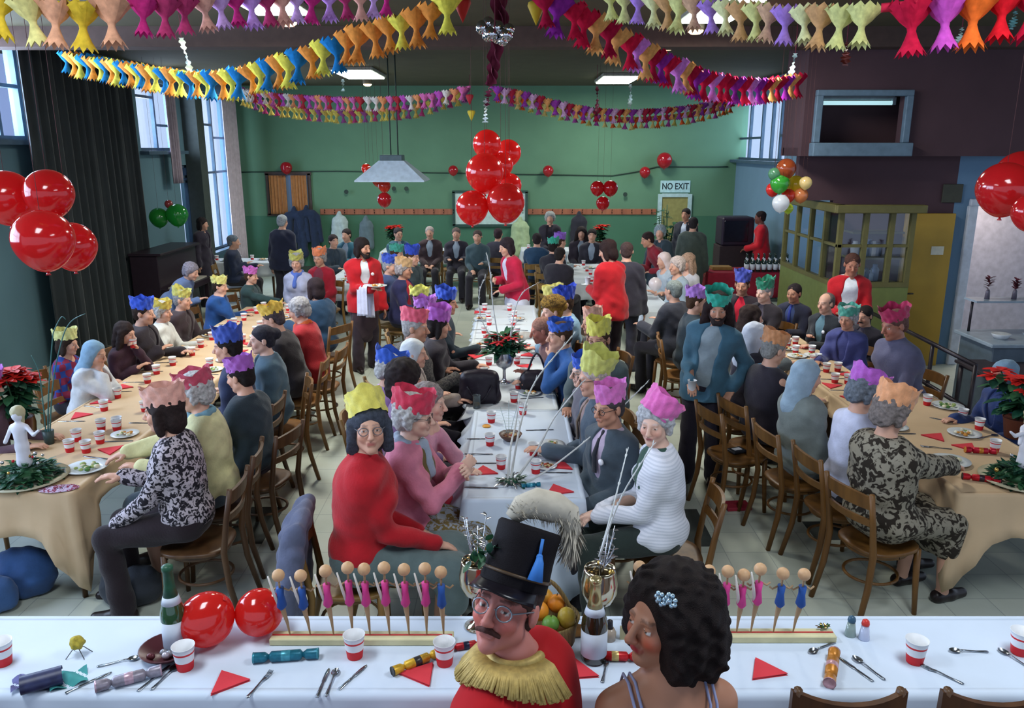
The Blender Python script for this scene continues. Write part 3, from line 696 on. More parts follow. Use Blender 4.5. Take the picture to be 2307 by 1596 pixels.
# ================================================================ chairs
WD = wood('#7a5326', '#5a3b1a'); WD2 = wood('#8a6a38', '#6a4c24'); WD3 = wood('#5c4026', '#452d1a')
def chair_master(m):
    r = thing('cafe_chair', 'x', 'chair')
    g = G()   # rounded seat, slightly dished
    prof = []
    n = 36
    def se(rr, z):
        out = []
        for j in range(n):
            a = 2 * math.pi * j / n; ca, sa = math.cos(a), math.sin(a); k = (abs(ca) ** 3.2 + abs(sa) ** 3.2) ** (-1 / 3.2)
            out.append(V(ca * k * .205 * rr * (1 - .06 * (sa < 0) * abs(sa)), sa * k * .205 * rr + .01, z))
        return out
    rings = [se(.96, .430), se(1, .437), se(1, .452), se(.97, .459), se(.80, .455), se(.4, .451)]
    vs = sum(rings, []); fs = [(i * n + j, i * n + (j + 1) % n, (i + 1) * n + (j + 1) % n, (i + 1) * n + j) for i in range(5) for j in range(n)]
    fs += [tuple(reversed(range(n))), tuple(5 * n + j for j in range(n))]
    g.add(vs, fs); g.build('seat', m, r)
    def rail(z0, z1, th, name, bow=.03):
        g = G(); k = 9
        def fn(u, v): pass
        pts = []
        for i in range(k):
            u = i / (k - 1) * 2 - 1; x = u * .178; y0 = -.195 - bow * (1 - u * u) - (z0 - .46) * .16
            dz = .012 * (1 - u * u) if name == 'top_rail' else 0
            pts.append((x, y0, z0, z1 + dz))
        vs = []
        for x, y, a, b in pts:
            t = (b - a) * .16
            vs += [V(x, y - th / 2, a), V(x, y + th / 2, a), V(x, y + th / 2 - t, b), V(x, y - th / 2 - t, b)]
        fs = [(i * 4 + j, (i + 1) * 4 + j, (i + 1) * 4 + (j + 1) % 4, i * 4 + (j + 1) % 4) for i in range(k - 1) for j in range(4)] + [(0, 1, 2, 3), tuple((k - 1) * 4 + j for j in (3, 2, 1, 0))]
        g.add(vs, fs, smooth=False); g.build(name, m, r)
    rail(.765, .845, .020, 'top_rail'); rail(.655, .70, .016, 'back_slat')
    for s in (-1, 1):
        g = G(); g.tube([(s * .20, -.275, 0), (s * .188, -.215, .25), (s * .182, -.198, .46), (s * .183, -.228, .66), (s * .186, -.268, .87)], [.017, .020, .021, .018, .016], 8); g.build('leg', m, r)
        g = G(); g.tube([(s * .185, .185, 0), (s * .172, .172, .25), (s * .165, .165, .44)], [.015, .019, .021], 8); g.build('leg', m, r)
    g = G(); ring = [V(.155 * math.cos(a), .16 * math.sin(a) - .015, .235) for a in [2 * math.pi * i / 24 for i in range(25)]]
    g.tube(ring, .010, 6, caps=False); g.build('stretcher', m, r)
    g = G(); ap = [V(.17 * math.cos(a), .17 * math.sin(a) + .005, .415) for a in [2 * math.pi * i / 24 for i in range(25)]]
    g.tube(ap, .018, 6, caps=False, sx=1.); g.build('seat_frame', m, r)
    return r
CH0 = {k: chair_master(m) for k, m in (('a', WD), ('b', WD2), ('c', WD3))}
USED = set()
def chair(x, y, yaw, label, k='a', group='wooden cafe chairs in the hall'):
    rz = -math.radians(yaw); m = CH0[k]
    if k not in USED:
        USED.add(k); m.location = (x, y, 0); m.rotation_euler = (0, 0, rz); m['label'] = label; m['group'] = group; return m
    return dup(m, (x, y, 0), rz, label, group)
def chair_for(p, label, k='a', back=.03):
    root, yaw = p, None
    a = root.rotation_euler.z; return chair(root.location.x + math.sin(a) * back, root.location.y - math.cos(a) * back, -math.degrees(a), label, k)
# ================================================================ tables
def table(name, label, x0, x1, y0, y1, group=None, m=None):
    m = m or WD3; cx, cy = (x0 + x1) / 2, (y0 + y1) / 2
    t = thing(name, label, 'table', (cx, cy, 0), 0, group)
    g = G(); g.box((0, 0, .735), (x1 - x0, y1 - y0, .03), bev=.004); g.build('tabletop', m, t)
    g = G()
    for sx in (-1, 1): g.box((sx * ((x1 - x0) / 2 - .06), 0, .703), (.025, y1 - y0 - .12, .035))
    for sy in (-1, 1): g.box((0, sy * ((y1 - y0) / 2 - .06), .703), (x1 - x0 - .12, .025, .035))
    g.build('apron_rail', m, t)
    for sx in (-1, 1):
        for sy in (-1, 1):
            g = G(); X, Y = sx * ((x1 - x0) / 2 - .05), sy * ((y1 - y0) / 2 - .05)
            g.tube([(X, Y, 0), (X, Y, .4), (X, Y, .72)], [.020, .024, .027], 4); g.build('leg', m, t)
    return t
def cloth_sheet(name, label, x0, x1, y0, y1, m, drop=.28, tails=(0, 0, 0, 0), z=.752, seed=1, group=None, amp=.012, flare=.05, cat='tablecloth', drops=None):
    """sheet lying on a table; drop per side, tails = extra fall of the four corners (x0y0, x1y0, x1y1, x0y1)"""
    rs = random.Random(seed); cx, cy = (x0 + x1) / 2, (y0 + y1) / 2; g = G(); r = .02
    P = []; W, H = x1 - x0, y1 - y0
    def side(a, b, n): return [a.lerp(b, i / n) for i in range(n)]
    c4 = [V(x0, y0, 0), V(x1, y0, 0), V(x1, y1, 0), V(x0, y1, 0)]
    n4 = [max(int(W / .04), 8), max(int(H / .04), 8)] * 2
    dr = drops or (drop,) * 4
    N_ = [V(0, -1, 0), V(1, 0, 0), V(0, 1, 0), V(-1, 0, 0)]
    for k in range(4):
        a, b = c4[k], c4[(k + 1) % 4]
        for i in range(n4[k]):
            f = i / n4[k]; p = a.lerp(b, f); L = (b - a).length
            d0, d1 = f * L, (1 - f) * L
            nn = N_[k].copy(); dd = dr[k]
            if d0 < .12: w_ = .5 + .5 * d0 / .12; nn = (N_[k] * w_ + N_[k - 1] * (1 - w_)).normalized(); dd = dr[k] * w_ + dr[k - 1] * (1 - w_)
            if d1 < .12: w_ = .5 + .5 * d1 / .12; nn = (N_[k] * w_ + N_[(k + 1) % 4] * (1 - w_)).normalized(); dd = dr[k] * w_ + dr[(k + 1) % 4] * (1 - w_)
            t0, t1 = tails[k], tails[(k + 1) % 4]
            ex = t0 * math.exp(-(d0 / .13) ** 2) + t1 * math.exp(-(d1 / .13) ** 2)
            P.append((p, nn, dd + ex, d0 if d0 < d1 else d1, k * 31.7 + f * L))
    M = len(P); rows = [(-.03, 0, 0), (-.004, 0, 0), (.004, -.006, 0), (.008, -.02, .02), (None, None, .25), (None, None, .5), (None, None, .75), (None, None, 1.)]
    vs = []
    ph = [rs.uniform(0, 6) for _ in range(4)]
    for o, zz, v in rows:
        for p, nn, dd, dc, s in P:
            if o is None:
                fold = amp * v * (math.sin(s * 21 + ph[0]) + .7 * math.sin(s * 37 + ph[1]) + .5 * math.sin(s * 9 + ph[2]))
                if dc < .25: fold += .045 * v * math.cos(dc * 42) * math.exp(-(dc / .12) ** 2)
                oo = .009 + flare * v * v + fold; q = p + nn * oo; q.z = -.02 - (dd - .02) * v
            else:
                q = p + nn * o; q.z = zz
            vs.append(q + V(-cx, -cy, z))
    R = len(rows)
    fs = [(i * M + j, (i + 1) * M + j, (i + 1) * M + (j + 1) % M, i * M + (j + 1) % M) for i in range(R - 1) for j in range(M)]
    g.add(vs, fs); g.add([vs[j] for j in range(M)], [tuple(range(M))], smooth=False)
    o = g.build(name, m, loc=(cx, cy, 0), label=label, cat=cat, group=group)
    sd = o.modifiers.new('thick', 'SOLIDIFY'); sd.thickness = .0015; sd.offset = 1
    return o
BEIGE = mat('#c9ae8c', rough=.85, var=.05, vscale=4, bump=.08); WHITE = mat('#c9d6e6', rough=.8, var=.03, vscale=4, bump=.06); OFFW = mat('#c4ccd2', rough=.8, var=.03, vscale=4, bump=.06)
LX0, LX1, LY0, LY1 = -3.55, -2.70, 4.54, 10.5
RX0, RX1, RY0, RY1 = 2.74, 3.6, 4.52, 8.7
RYM, RXF = 6.6, 3.22
for i, (a, b, lb) in enumerate(((LY0, 6.5, 'near section of the left beige row'), (6.5, 8.5, 'middle section of the left beige row'), (8.5, LY1, 'far section of the left beige row'))): table('trestle_table', 'dark wooden dining table, ' + lb, LX0, LX1, a + .01, b - .01)
for a, b, x, lb in ((RY0, RYM, RX1, 'near section of the right beige row'), (RYM, RY1, RXF, 'narrow far section of the right beige row')): table('trestle_table', 'dark wooden dining table, ' + lb, RX0, x, a + .01, b - .01)
cloth_sheet('tablecloth', 'long beige paper cloth over the left row of tables', LX0, LX1, LY0, LY1, BEIGE, .27, (.05, .44, .05, .05), seed=2, drops=(.27, .13, .2, .13))
cloth_sheet('tablecloth', 'beige paper cloth over the near part of the right row', RX0, RX1, RY0, RYM - .004, BEIGE, .27, (.44, .05, 0, 0), seed=5, drops=(.27, .13, .02, .13))
cloth_sheet('tablecloth', 'beige paper cloth over the far part of the right row', RX0, RXF, RYM + .004, RY1, BEIGE, .27, (0, 0, .05, .05), seed=6, drops=(.02, .13, .2, .13))
ctr = [(4.44, 6.13, .0), (6.15, 8.2, -.07), (8.22, 10.6, -.14)]
CT = []
for i, ((a, b, dx), lb) in enumerate(zip(ctr, ('near', 'middle', 'far'))):
    table('trestle_table', 'dark wooden dining table, %s section of the white centre row' % lb, -.30 + dx, .44 + dx, a + .01, b - .01)
    cloth_sheet('tablecloth', 'white cloth over the %s section of the centre row' % lb, -.30 + dx, .44 + dx, a, b, WHITE if i == 0 else OFFW, .5 if i == 0 else .26, (.12, .12, 0, 0) if i == 0 else (0,) * 4, seed=7 + i, drops=(.62, .13, .02, .13) if i == 0 else (.02, .13, .02, .13), flare=.09 if i == 0 else .04)
FARTABLES = [(-2.7, -.15, 16.35, 17.05), (.2, 2.0, 16.5, 17.2), (-2.95, -2.3, 12.3, 14.0), (.95, 1.65, 12.4, 14.6), (-5.7, -4.4, 14.75, 15.4), (1.75, 2.1, 10.2, 12.6)]
for (x0, x1, y0, y1), lb in zip(FARTABLES, ('long far table before the back wall on the left', 'far table before the back wall on the right', 'far table behind the lilac dress on the left', 'far table behind the red waiter on the right', 'far table by the tall left window', 'narrow table by the bar in front of three pale guests')):
    table('trestle_table', 'dark wooden dining table, ' + lb, x0 + .01, x1 - .01, y0 + .01, y1 - .01)
    cloth_sheet('tablecloth', 'white cloth on the ' + lb, x0, x1, y0, y1, OFFW, .25, seed=int(y0 * 10))
# ================================================================ the guests and waiters
SK, SK2, SK3 = '#cf9f87', '#bd8a70', '#d9b09c'
GREY, WHT, DRK, BRN, BLK = '#9a9a9c', '#b9b8b6', '#33261f', '#4a3426', '#221b1a'
YEL, BLU_, PNK, PUR, RED, PCH, TEAL, LIL = '#ddd263', '#2f55c8', '#e070b4', '#a557b4', '#d03a54', '#e8a27c', '#2fae98', '#a67fd0'
SPEC = []
def PP(label, px, yaw, desc, k='a', chr_=True, back=.03, **kw):
    kw.setdefault('skin', SK)
    if kw.get('pose') == 'stand': kw.setdefault('arms', ('down', 'down'))
    SPEC.append((label, px, yaw, desc, k, chr_, back, kw)); return len(SPEC) - 1
J = lambda h, **k: ('jumper', cloth(h, **k)) if k else ('jumper', h)
plaid = mat('#2a4790', rough=.9, pat='check', vscale=14, hex2='#7c2440'); floral = mat('#1f1c24', rough=.85, pat='floral', vscale=36, hex2='#b9b0b8'); fur = mat('#2b241d', rough=.95, pat='fur', vscale=22, hex2='#8b8474')
flor2 = mat('#6b5a30', rough=.85, pat='floral', vscale=30, hex2='#8a9098'); knit = mat('#dfe1ea', rough=.9, pat='stripe', vscale=18, hex2='#ccd0da', bump=.2)
# --- left row, wall side
PP('person cut by the left edge with purple paper crown behind the white figurine', (-22, 872), 95, 'person at the left edge', top=J('#5a4450'), crown=PUR, hair=('bob', BRN), fem=True)
PP('person in blue and red plaid top with pale yellow paper crown, left row wall side', (158, 790), 92, 'person in plaid top', top=('blouse', plaid), crown='#d6d487', chh=.125, ctilt=(10, 0), hair=('bob', DRK), fem=True, bust=1, hp=8, arms=('table', 'lap'))
PP('person in white coat and pale blue headscarf lifting both hands to the mouth', (236, 806), 97, 'person in pale blue headscarf', top=('coat', '#c9ccd0'), headscarf='#7d9fb8', lean=16, hp=14, fem=True, arms=('face', 'cup'))
PP('dark long haired person in maroon holding a red cup, left row wall side', (298, 760), 100, 'long haired person in maroon', top=J('#3a2230'), hair=('long', '#2a1e1c'), fem=True, lean=10, hp=10, arms=('cup', 'chest'))
PP('person in black coat with bright blue paper crown, left row wall side', (328, 712), 92, 'person in black coat', top=('coat', '#28222a'), crown=BLU_, chh=.13, hair=('short', DRK), g=1.15, s=1.05, lean=8)
PP('person in white cardigan with golden yellow paper crown, left row wall side', (380, 712), 95, 'person in white cardigan, left row', top=('cardigan', '#c6c8c4'), shirt='#c6c8c4', crown='#d8c052', chh=.12, hair=('curly', WHT), fem=True, bust=.9)
PP('person in dark brown coat with pale yellow paper crown, left row wall side', (416, 682), 95, 'person in dark brown coat', top=('coat', '#33272c'), crown='#cfc866', ctilt=(-8, 0), hair=('short', GREY), lean=8)
PP('person in royal blue coat and yellow paper crown resting chin on hand', (506, 657), 95, 'person in royal blue coat', top=('coat', '#1f4a86'), crown='#d9d27a', hair=('short', DRK), arms=('table', 'face'), lean=10)
PP('person in dark green with magenta paper crown reaching across the left row', (566, 641), 100, 'person in dark green', top=('jacket', '#2c4344'), shirt='#44545a', crown='#c667b8', hair=('short', BRN), arms=('table', 'reach'))
# --- left row, aisle side
PP('person in black and white floral dress and peach crown near the left table end', (368, 924), 268, 'person in floral dress', k='c', top=('dress', floral), bottom=('trousers', '#241a20'), crown='#dfa594', chh=.12, hair=('bob', '#2a1f1e'), fem=True, bust=1, g=1.12, hp=6, arms=((.10, .36, .62), 'table'), back=.06)
PP('person in pale yellow jacket with red paper crown over grey hair, left row', (436, 884), 262, 'person in pale yellow jacket', k='c', top=('jacket', '#d3d09c'), shirt='#6f96a4', scarf='#6f96a4', crown='#c04860', chh=.11, hair=('curly', WHT), fem=True, g=1.12, hp=12, bottom=('skirt', '#51606a'), arms=('table', 'reach'))
PP('person in dark bottle green jacket with purple paper crown, back turned, left row', (540, 850), 285, 'person in bottle green jacket', k='c', top=('jacket', '#27343c'), crown='#a45cb8', chh=.12, hair=('short', BLK), g=1.1, hp=12, bottom=('trousers', '#262430'))
PP('person with navy blue paper crown half hidden behind purple crown, left row', (512, 780), 270, 'person in navy crown', k='c', top=J('#2a3350'), crown='#3550a8', chh=.14, hair=('short', BLK), bottom=('trousers', '#262430'))
PP('older person in grey blue coat with dark beret hair and white badge, left row', (588, 766), 250, 'older person with white badge', k='a', top=('coat', '#48606e'), badge=('#e2e2e6', 1), hair=('bun', '#2b2a34'), fem=True, hy=-5, skin=SK3, rosy=.3)
PP('person in black coat with golden yellow paper crown bending over left row', (614, 716), 268, 'person in black coat bending', k='a', top=('coat', '#231e22'), crown='#e3bb4a', chh=.11, ctilt=(8, 0), hair=('short', '#4a4044'), hp=20, lean=14)
PP('grey curly haired person in red coat with orange scarf, left row aisle side', (672, 700), 275, 'person in red coat with orange scarf', k='a', top=('coat', '#9c2028'), scarf='#d8622c', hair=('curly', '#9c9a9c'), fem=True, hp=18, lean=10)
PP('dark haired person in navy coat with back turned, behind the orange scarf', (708, 650), 300, 'person in navy coat', k='a', top=('coat', '#1f3c58'), hair=('bob', '#2c2024'), g=1.1)
PP('person in pale lilac dress and blue shawl with yellow paper crown facing camera', (668, 592), 178, 'person in lilac dress', k='b', top=('blouse', '#aeb2cc'), scarf='#5570c0', crown='#b9b65c', hair=('curly', GREY), fem=True, bust=1.1, g=1.15)
PP('person in red top with bright orange paper crown beside the lilac dress', (719, 581), 195, 'person in red top and orange crown', k='b', top=('cardigan', '#a01c30'), shirt='#7a3040', crown='#f08a5c', chh=.12, hair=('curly', GREY), fem=True)
# --- centre row, left side
PP('person in red polo neck sweater with yellow paper crown smiling at the camera', (836, 948), 84, 'person in red sweater', k='b', top=('jumper', '#b01622'), bottom=('skirt', '#5c6c6c'), crown='#dccf5e', chh=.125, cw=1.2, ctilt=(30, 8), hair=('bob', '#3f4450'), fem=True, bust=1.15, g=1.22, hy=82, hp=-8, arms=('lap', (.05, .36, .66)), glasses='#6a6a70', s=.92, back=.06, lips='#a04848')
PP('person in pink cardigan over floral dress with crimson paper crown, hands clasped', (930, 936), 98, 'person in pink cardigan', k='b', top=('cardigan', '#cf7c92'), shirt='#6b5a30', crown='#cf3150', chh=.13, ctilt=(-8, 0), hair=('curly', WHT), fem=True, bust=1, g=1.1, glasses='#444444', arms=('clasp', 'clasp'), bottom=('skirt', flor2), scarf='#98a4b4', skin=SK3)
PP('person in pink blouse over red skirt leaning cheek on hand, centre row', (968, 908), 105, 'person in pink blouse', k='b', top=('blouse', '#d49aae'), bottom=('skirt', '#a01c34'), hair=('curly', '#8e8482'), fem=True, lean=14, arms=('face', 'table'), skin=SK3)
PP('person with big round black hair seen from behind, centre row', (918, 858), 75, 'person with big black hair', k='b', top=J('#7a5f86'), hair=('afro', '#241a1a'), hp=10)
PP('person in lilac cardigan with crumpled blue paper crown, centre row', (888, 838), 85, 'person in lilac cardigan', k='b', top=('cardigan', '#b08ac4'), shirt='#8a70a0', crown='#2f5cc4', chh=.14, cw=1.3, hair=('curly', WHT), fem=True, hp=16)
PP('person in white knitted hat behind the crumpled blue crown', (934, 800), 95, 'person in white knitted hat', k='b', top=('coat', '#a89a90'), headscarf='#c3c9cc', fem=True)
PP('stout person in grey tweed jacket with coral paper crown looking right', (938, 738), 60, 'person in grey tweed', k='b', top=('jacket', mat('#5f5c58', rough=.95, pat='fur', vscale=60, hex2='#3e3d40')), crown='#dd5a70', chh=.12, ctilt=(0, -12), hair=('short', '#a8a4a2'), g=1.3, s=1.06, hy=40, lean=8, skin=SK2)
PP('person in dark coat with violet paper crown beside the grey tweed jacket', (990, 733), 85, 'person in dark coat and violet crown', k='b', top=('coat', '#2c2830'), crown='#b45fc0', chh=.15, cw=1.5, hair=('bob', BLK), hp=10)
PP('person in brown jumper with mauve paper crown behind the coral crown', (962, 703), 90, 'person in mauve crown', k='b', top=J('#4a3c40'), crown='#b26cc4', chh=.12, hair=('short', BRN))
PP('dark haired person with blue paper crown at the far half of centre row', (1008, 682), 95, 'dark haired person in blue crown', k='b', top=J('#22303a'), crown='#2a4fb8', chh=.13, hair=('short', BLK), skin=SK2)
PP('person with lemon yellow paper crown at far left of centre row', (950, 676), 80, 'person in lemon crown', k='b', top=('coat', '#3a3036'), crown='#d6d468', hair=('short', DRK))
PP('person in navy and red waistcoat with faded orange paper crown', (912, 605), 110, 'person in navy and red', k='b', top=('cardigan', '#2a2c54'), shirt='#b02034', crown='#d0a878', hair=('curly', '#b0a8a8'), fem=True, g=1.15, skin=SK2)
PP('person with ultramarine paper crown behind the waiter holding a plate', (880, 600), 110, 'person in ultramarine crown', k='b', top=J('#4a5a84'), crown='#3350b4', chh=.12, hair=('short', GREY))
PP('person with broad spiky blue paper crown in the far centre', (930, 580), 120, 'person in spiky blue crown', k='b', top=('coat', '#3c4a50'), crown='#2743b0', chh=.15, cw=1.7, hair=('short', BRN))
PP('person with sea green paper crown left of the spiky blue crown', (896, 574), 110, 'person in sea green crown', k='b', top=J('#36505c'), crown='#3f9a86', hair=('short', BRN))
# --- centre row, right side
PP('white haired person in white cardigan over green top, pink crown on back of head', (1472, 949), 274, 'white haired person in white cardigan', k='a', top=('cardigan', knit), shirt='#2f5046', bottom=('trousers', '#26302c'), crown='#dd68b2', chh=.14, ctilt=(30, -30), hair=('curly', '#b9babd'), fem=True, bust=1, hy=-66, hp=4, arms=((.03, .36, .70), (.03, .34, .70)), skin=SK3, s=.93, rosy=.4, g=1.08, lips='#8a3c44', back=.05)
PP('person in grey suit and dark tie with pink crown, white name badge', (1370, 920), 238, 'person in grey suit with tie', k='a', top=('jacket', '#47545e'), shirt='#b9a8be', tie='#20222c', badge=('#e8e8ee', -1), crown='#d673bd', chh=.13, hair=('short', '#4a4446'), glasses='#2a2426', g=1.1, hy=-8, hp=4, skin=SK2, arms=('lap', 'lap'), s=1.03)
PP('person in floral tie and grey jacket with big pale yellow paper crown', (1332, 850), 262, 'person in big pale yellow crown', k='a', top=('jacket', '#4e5c6a'), shirt='#8f7a78', tie='#5a4a3c', crown='#cdcf6e', chh=.17, cw=1.4, ctilt=(22, -14), hair=('short', '#c0b0aa'), glasses='#3a3234', g=1.1, hp=8)
PP('person in spectacles with deep blue paper crown behind pale yellow crown', (1298, 842), 255, 'person in spectacles and deep blue crown', k='a', top=J('#62606a'), crown='#2a58c2', hair=('short', GREY), glasses='#2a2426', skin=SK3)
PP('person in grey pullover with upright yellow paper crown facing camera', (1346, 758), 200, 'person in grey pullover', k='a', top=J('#4f5b5c'), crown='#d8cf5a', chh=.13, cw=1.3, hair=('short', BRN), glasses='#3a3234', skin=SK2)
PP('person with pale peach paper crown before the red jacketed waiter', (1322, 734), 255, 'person in pale peach crown', k='a', top=J('#40403c'), crown='#dda890', chh=.14, hair=('short', '#5a4a44'))
PP('person in blue jumper with blue paper crown lifting an arm, centre row', (1252, 756), 255, 'person in blue jumper', k='a', top=J('#315c98'), crown='#2c5abc', chh=.10, hair=('short', BRN), arms=('cup', 'table'), lean=12)
PP('person leaning low over plates with ruddy face, centre row right side', (1203, 748), 262, 'person leaning low over plates', k='a', top=J('#8a6a70'), hair=('short', '#9a7060'), skin='#c07a66', lean=24, hp=16)
furh = PP('person in brown fur hat and pink scarf, centre row right side', (1206, 706), 250, 'person in brown fur hat', k='a', top=('coat', '#7c6a7c'), hair=('bun', '#8a6a28'), fem=True, skin=SK3, scarf='#b89098')
PP('person in white jacket and red scarf with yellow paper crown, centre row', (1238, 676), 240, 'person in white jacket with red scarf', k='a', top=('jacket', '#c4c4c0'), shirt='#b02434', scarf='#b02434', crown='#cbc26a', chh=.12, hair=('curly', WHT), fem=True)
PP('person in pale blue jacket with vivid blue paper crown, centre row', (1268, 686), 250, 'person in pale blue jacket', k='a', top=('coat', '#7f9fb4'), crown='#2140b0', chh=.15, cw=1.5, hair=('short', BRN))
# --- right row, aisle side
PP('person in brown fur print coat with peach paper crown, near end of right row', (2012, 930), 70, 'person in fur print coat', k='a', top=('coat', fur), bottom=('skirt', fur), crown='#dd9a6c', chh=.14, cw=1.2, hair=('curly', '#7a706c'), fem=True, g=1.2, hp=20, lean=-3, arms=('table', 'reach'), back=.0)
PP('person in white cardigan with purple paper crown, right row aisle side', (1950, 884), 82, 'person in white cardigan, right row', k='a', top=('cardigan', '#c8cbe0'), crown='#b25cc0', chh=.13, hair=('curly', '#6b727c'), fem=True, hp=24, lean=4)
PP('person in grey coat and grey blue headscarf, right row aisle side', (1820, 850), 80, 'person in grey blue headscarf', k='a', top=('coat', '#747c78'), headscarf='#8ea4b4', fem=True, g=1.15, hp=10, lean=-4, bottom=('skirt', '#5a6468'))
PP('grey haired person in black waistcoat and teal sleeves with peach paper crown', (1746, 788), 70, 'person in black waistcoat and teal sleeves', k='a', top=('vest', '#28242e'), shirt='#1f6a8c', crown='#cf8f60', chh=.12, hair=('short', '#8c8a86'), g=1.15, hp=14)
PP('person in dark coat and white wrapped turban, right row aisle side', (1703, 758), 75, 'person in white turban', k='a', top=('coat', '#2f2b38'), headscarf='#d3d8e4', fem=True)
PP('long dark haired person in grey coat with pale scarf, right row', (1694, 716), 80, 'long dark haired person in grey coat', k='a', top=('coat', '#5c6468'), hair=('long', '#33241f'), fem=True, scarf='#a8adb2')
# --- right row, wall side
PP('person in purple grey pullover with crimson paper crown leaning over right row', (2014, 732), 255, 'person in purple grey pullover', k='a', pose='sit', top=J('#5a5a74'), crown='#b02858', chh=.12, cw=1.3, hair=('short', '#6a4a44'), g=1.3, s=1.1, lean=12, hp=16, skin='#a8705c', arms=('table', 'down'))
PP('moustached person in black jacket looking down, right row wall side', (1940, 722), 232, 'moustached person in black jacket', k='a', top=('jacket', '#26222a'), shirt='#3a3440', hair=('short', BLK), beard=('m', BLK), skin=SK2, hp=12)
PP('grey haired laughing person in purple blue coat with sea green paper crown', (1886, 724), 225, 'grey haired person in purple blue coat', k='a', top=('coat', '#3f4478'), crown='#4a9a88', chh=.11, hair=('curly', '#a6a4a8'), fem=True, skin=SK2)
PP('bald person in dark suit with white badge, right row wall side', (1858, 688), 240, 'bald person in dark suit', k='a', top=('jacket', '#262a30'), shirt='#5a7a86', badge=('#e6e6ea', -1), hair=('bald', '#6a5c58'))
PP('young dark haired person in navy suit with blue tie, right row wall side', (1786, 668), 225, 'young person in navy suit', k='a', top=('jacket', '#23263a'), shirt='#3a4a78', tie='#2a3a90', hair=('short', '#2a2226'), skin=SK2)
PP('person in black jacket with green pointed paper crown and white badge', (1723, 660), 238, 'person in green pointed crown', k='a', top=('jacket', '#241e24'), shirt='#4a4450', badge=('#eeeeee', -1), crown='#2c8a6a', chh=.13, hair=('short', GREY), skin=SK3)
PP('person in black jacket over red top with blue violet paper crown', (1672, 642), 205, 'person in blue violet crown', k='a', top=('jacket', '#2a2028'), shirt='#c01c34', badge=('#eeeeee', -1), crown='#4a55b4', chh=.14, hair=('short', BRN), skin=SK2)
PP('person in navy coat and grey blue scarf behind the right poinsettia', (2254, 850), 262, 'person behind the right poinsettia', k='a', top=('coat', '#253868'), headscarf='#6c8aa0', fem=True, lean=8)
# --- between the rows
PP('person in dark coat with back turned beside the denim jacket', (1515, 655), 320, 'person in dark coat beside denim', k='a', top=('coat', '#30323c'), hair=('short', '#7c8480'))
PP('person in dark jacket with lilac paper crown behind the denim jacket', (1570, 680), 95, 'person in lilac crown', k='a', top=('jacket', '#2c3a44'), crown='#b07cd0', chh=.13, hair=('short', BRN))
PP('white capped person in pale blouse bending down, leftmost of three by the bar', (1494, 590), 245, 'white capped person', k='a', top=('blouse', '#a9b4bc'), headscarf='#d8c4c0', fem=True, lean=12, hp=10)
PP('white haired person in light blue blouse, middle of three by the bar', (1514, 600), 245, 'white haired person in light blue', k='a', top=('blouse', '#98a8b4'), hair=('curly', '#c9b8b0'), fem=True)
PP('fair haired person in white blouse, rightmost of three by the bar', (1545, 590), 240, 'fair haired person in white', k='a', top=('blouse', '#c4c2c6'), hair=('long', '#a98a74'), fem=True)
# --- standing people
RJ = '#b3141f'
w1 = PP('bearded waiter in red jacket carrying a plate, white towel over arm, left aisle', (818, 558), 155, '', pose='stand', top=('jacket', RJ), shirt='#cfd3d8', bottom=('trousers', '#2b1f28'), hair=('bob', '#1d1515'), beard=('bm', '#1d1515'), skin=SK2, hy=-30, hp=6, arms=('down', (-.02, .32, 1.10)), badge=('#e8e0e0', -1), apron='#33242a', s=1.03, g=1.02, res=.009)
w2 = PP('waiter in red jacket seen from behind, holding cups, right of centre row', (1368, 564), 318, '', pose='stand', top=('jacket', RJ), shirt='#c8c8cc', bottom=('trousers', '#2c2028'), hair=('bob', '#2a1a1a'), hy=-20, hp=20, lean=6, arms=('hold', 'hold'), s=1.03, g=1.12)
w3 = PP('person in charcoal suit standing with back turned beside the red waiter', (1412, 566), 10, '', pose='stand', top=('jacket', '#33313c'), bottom=('trousers', '#2d2b36'), hair=('short', '#4a3836'), g=1.15)
w4 = PP('waitress in red jacket and white apron leaning over at the far tables', (1140, 556), 240, '', pose='stand', top=('jacket', '#b0183a'), shirt='#c4c0d0', bottom=('skirt', '#c0c2d0'), apron='#c3c6d4', hair=('bob', '#2a2026'), lean=14, hp=16, fem=True, arms=('front', 'hold'))
den = PP('long haired bearded person in denim jacket with green paper crown holding a white cup', (1618, 694), 205, '', pose='stand', top=('cardigan', '#3f6478'), shirt='#8a98a0', bottom=('trousers', '#241f2c'), crown='#2aa890', chh=.12, cw=1.5, hair=('long', '#2a1c1c'), beard=('bm', '#2a1c1c'), skin=SK2, hp=14, hy=-12, side=-8, arms=('pocket', 'front'), s=1.0, g=1.06, res=.0075)
w5 = PP('waiter in red jacket and white shirt standing beyond the right row', (1920, 596), 195, '', pose='stand', top=('cardigan', RJ), shirt='#d4d6da', bottom=('trousers', '#2a2228'), hair=('short', '#4a2e26'), skin='#a87058', hp=14, arms=('tray', 'tray'), g=1.08)
w6 = PP('waiter in red jacket behind the bar of bottles, facing left', (1711, 490), 285, '', pose='stand', top=('jacket', '#c01626'), shirt='#c8ccd0', bottom=('trousers', '#2a2228'), hair=('short', '#2a1c1c'), skin='#7a4a3c', arms=('front', 'front'))
PP('person in dark red jumper bending forward beside a grey haired guest', (1458, 540), 262, '', pose='stand', top=('jumper', '#7a1626'), bottom=('trousers', '#2a2830'), hair=('short', '#2a1c1c'), skin=SK2, lean=32, hp=18, arms=('front', 'reach'), s=.98)
PP('grey haired guest behind the dark red jumper', (1486, 524), 200, '', pose='stand', top=('coat', '#33424c'), hair=('curly', '#8a9aa0'), fem=True, s=.95)
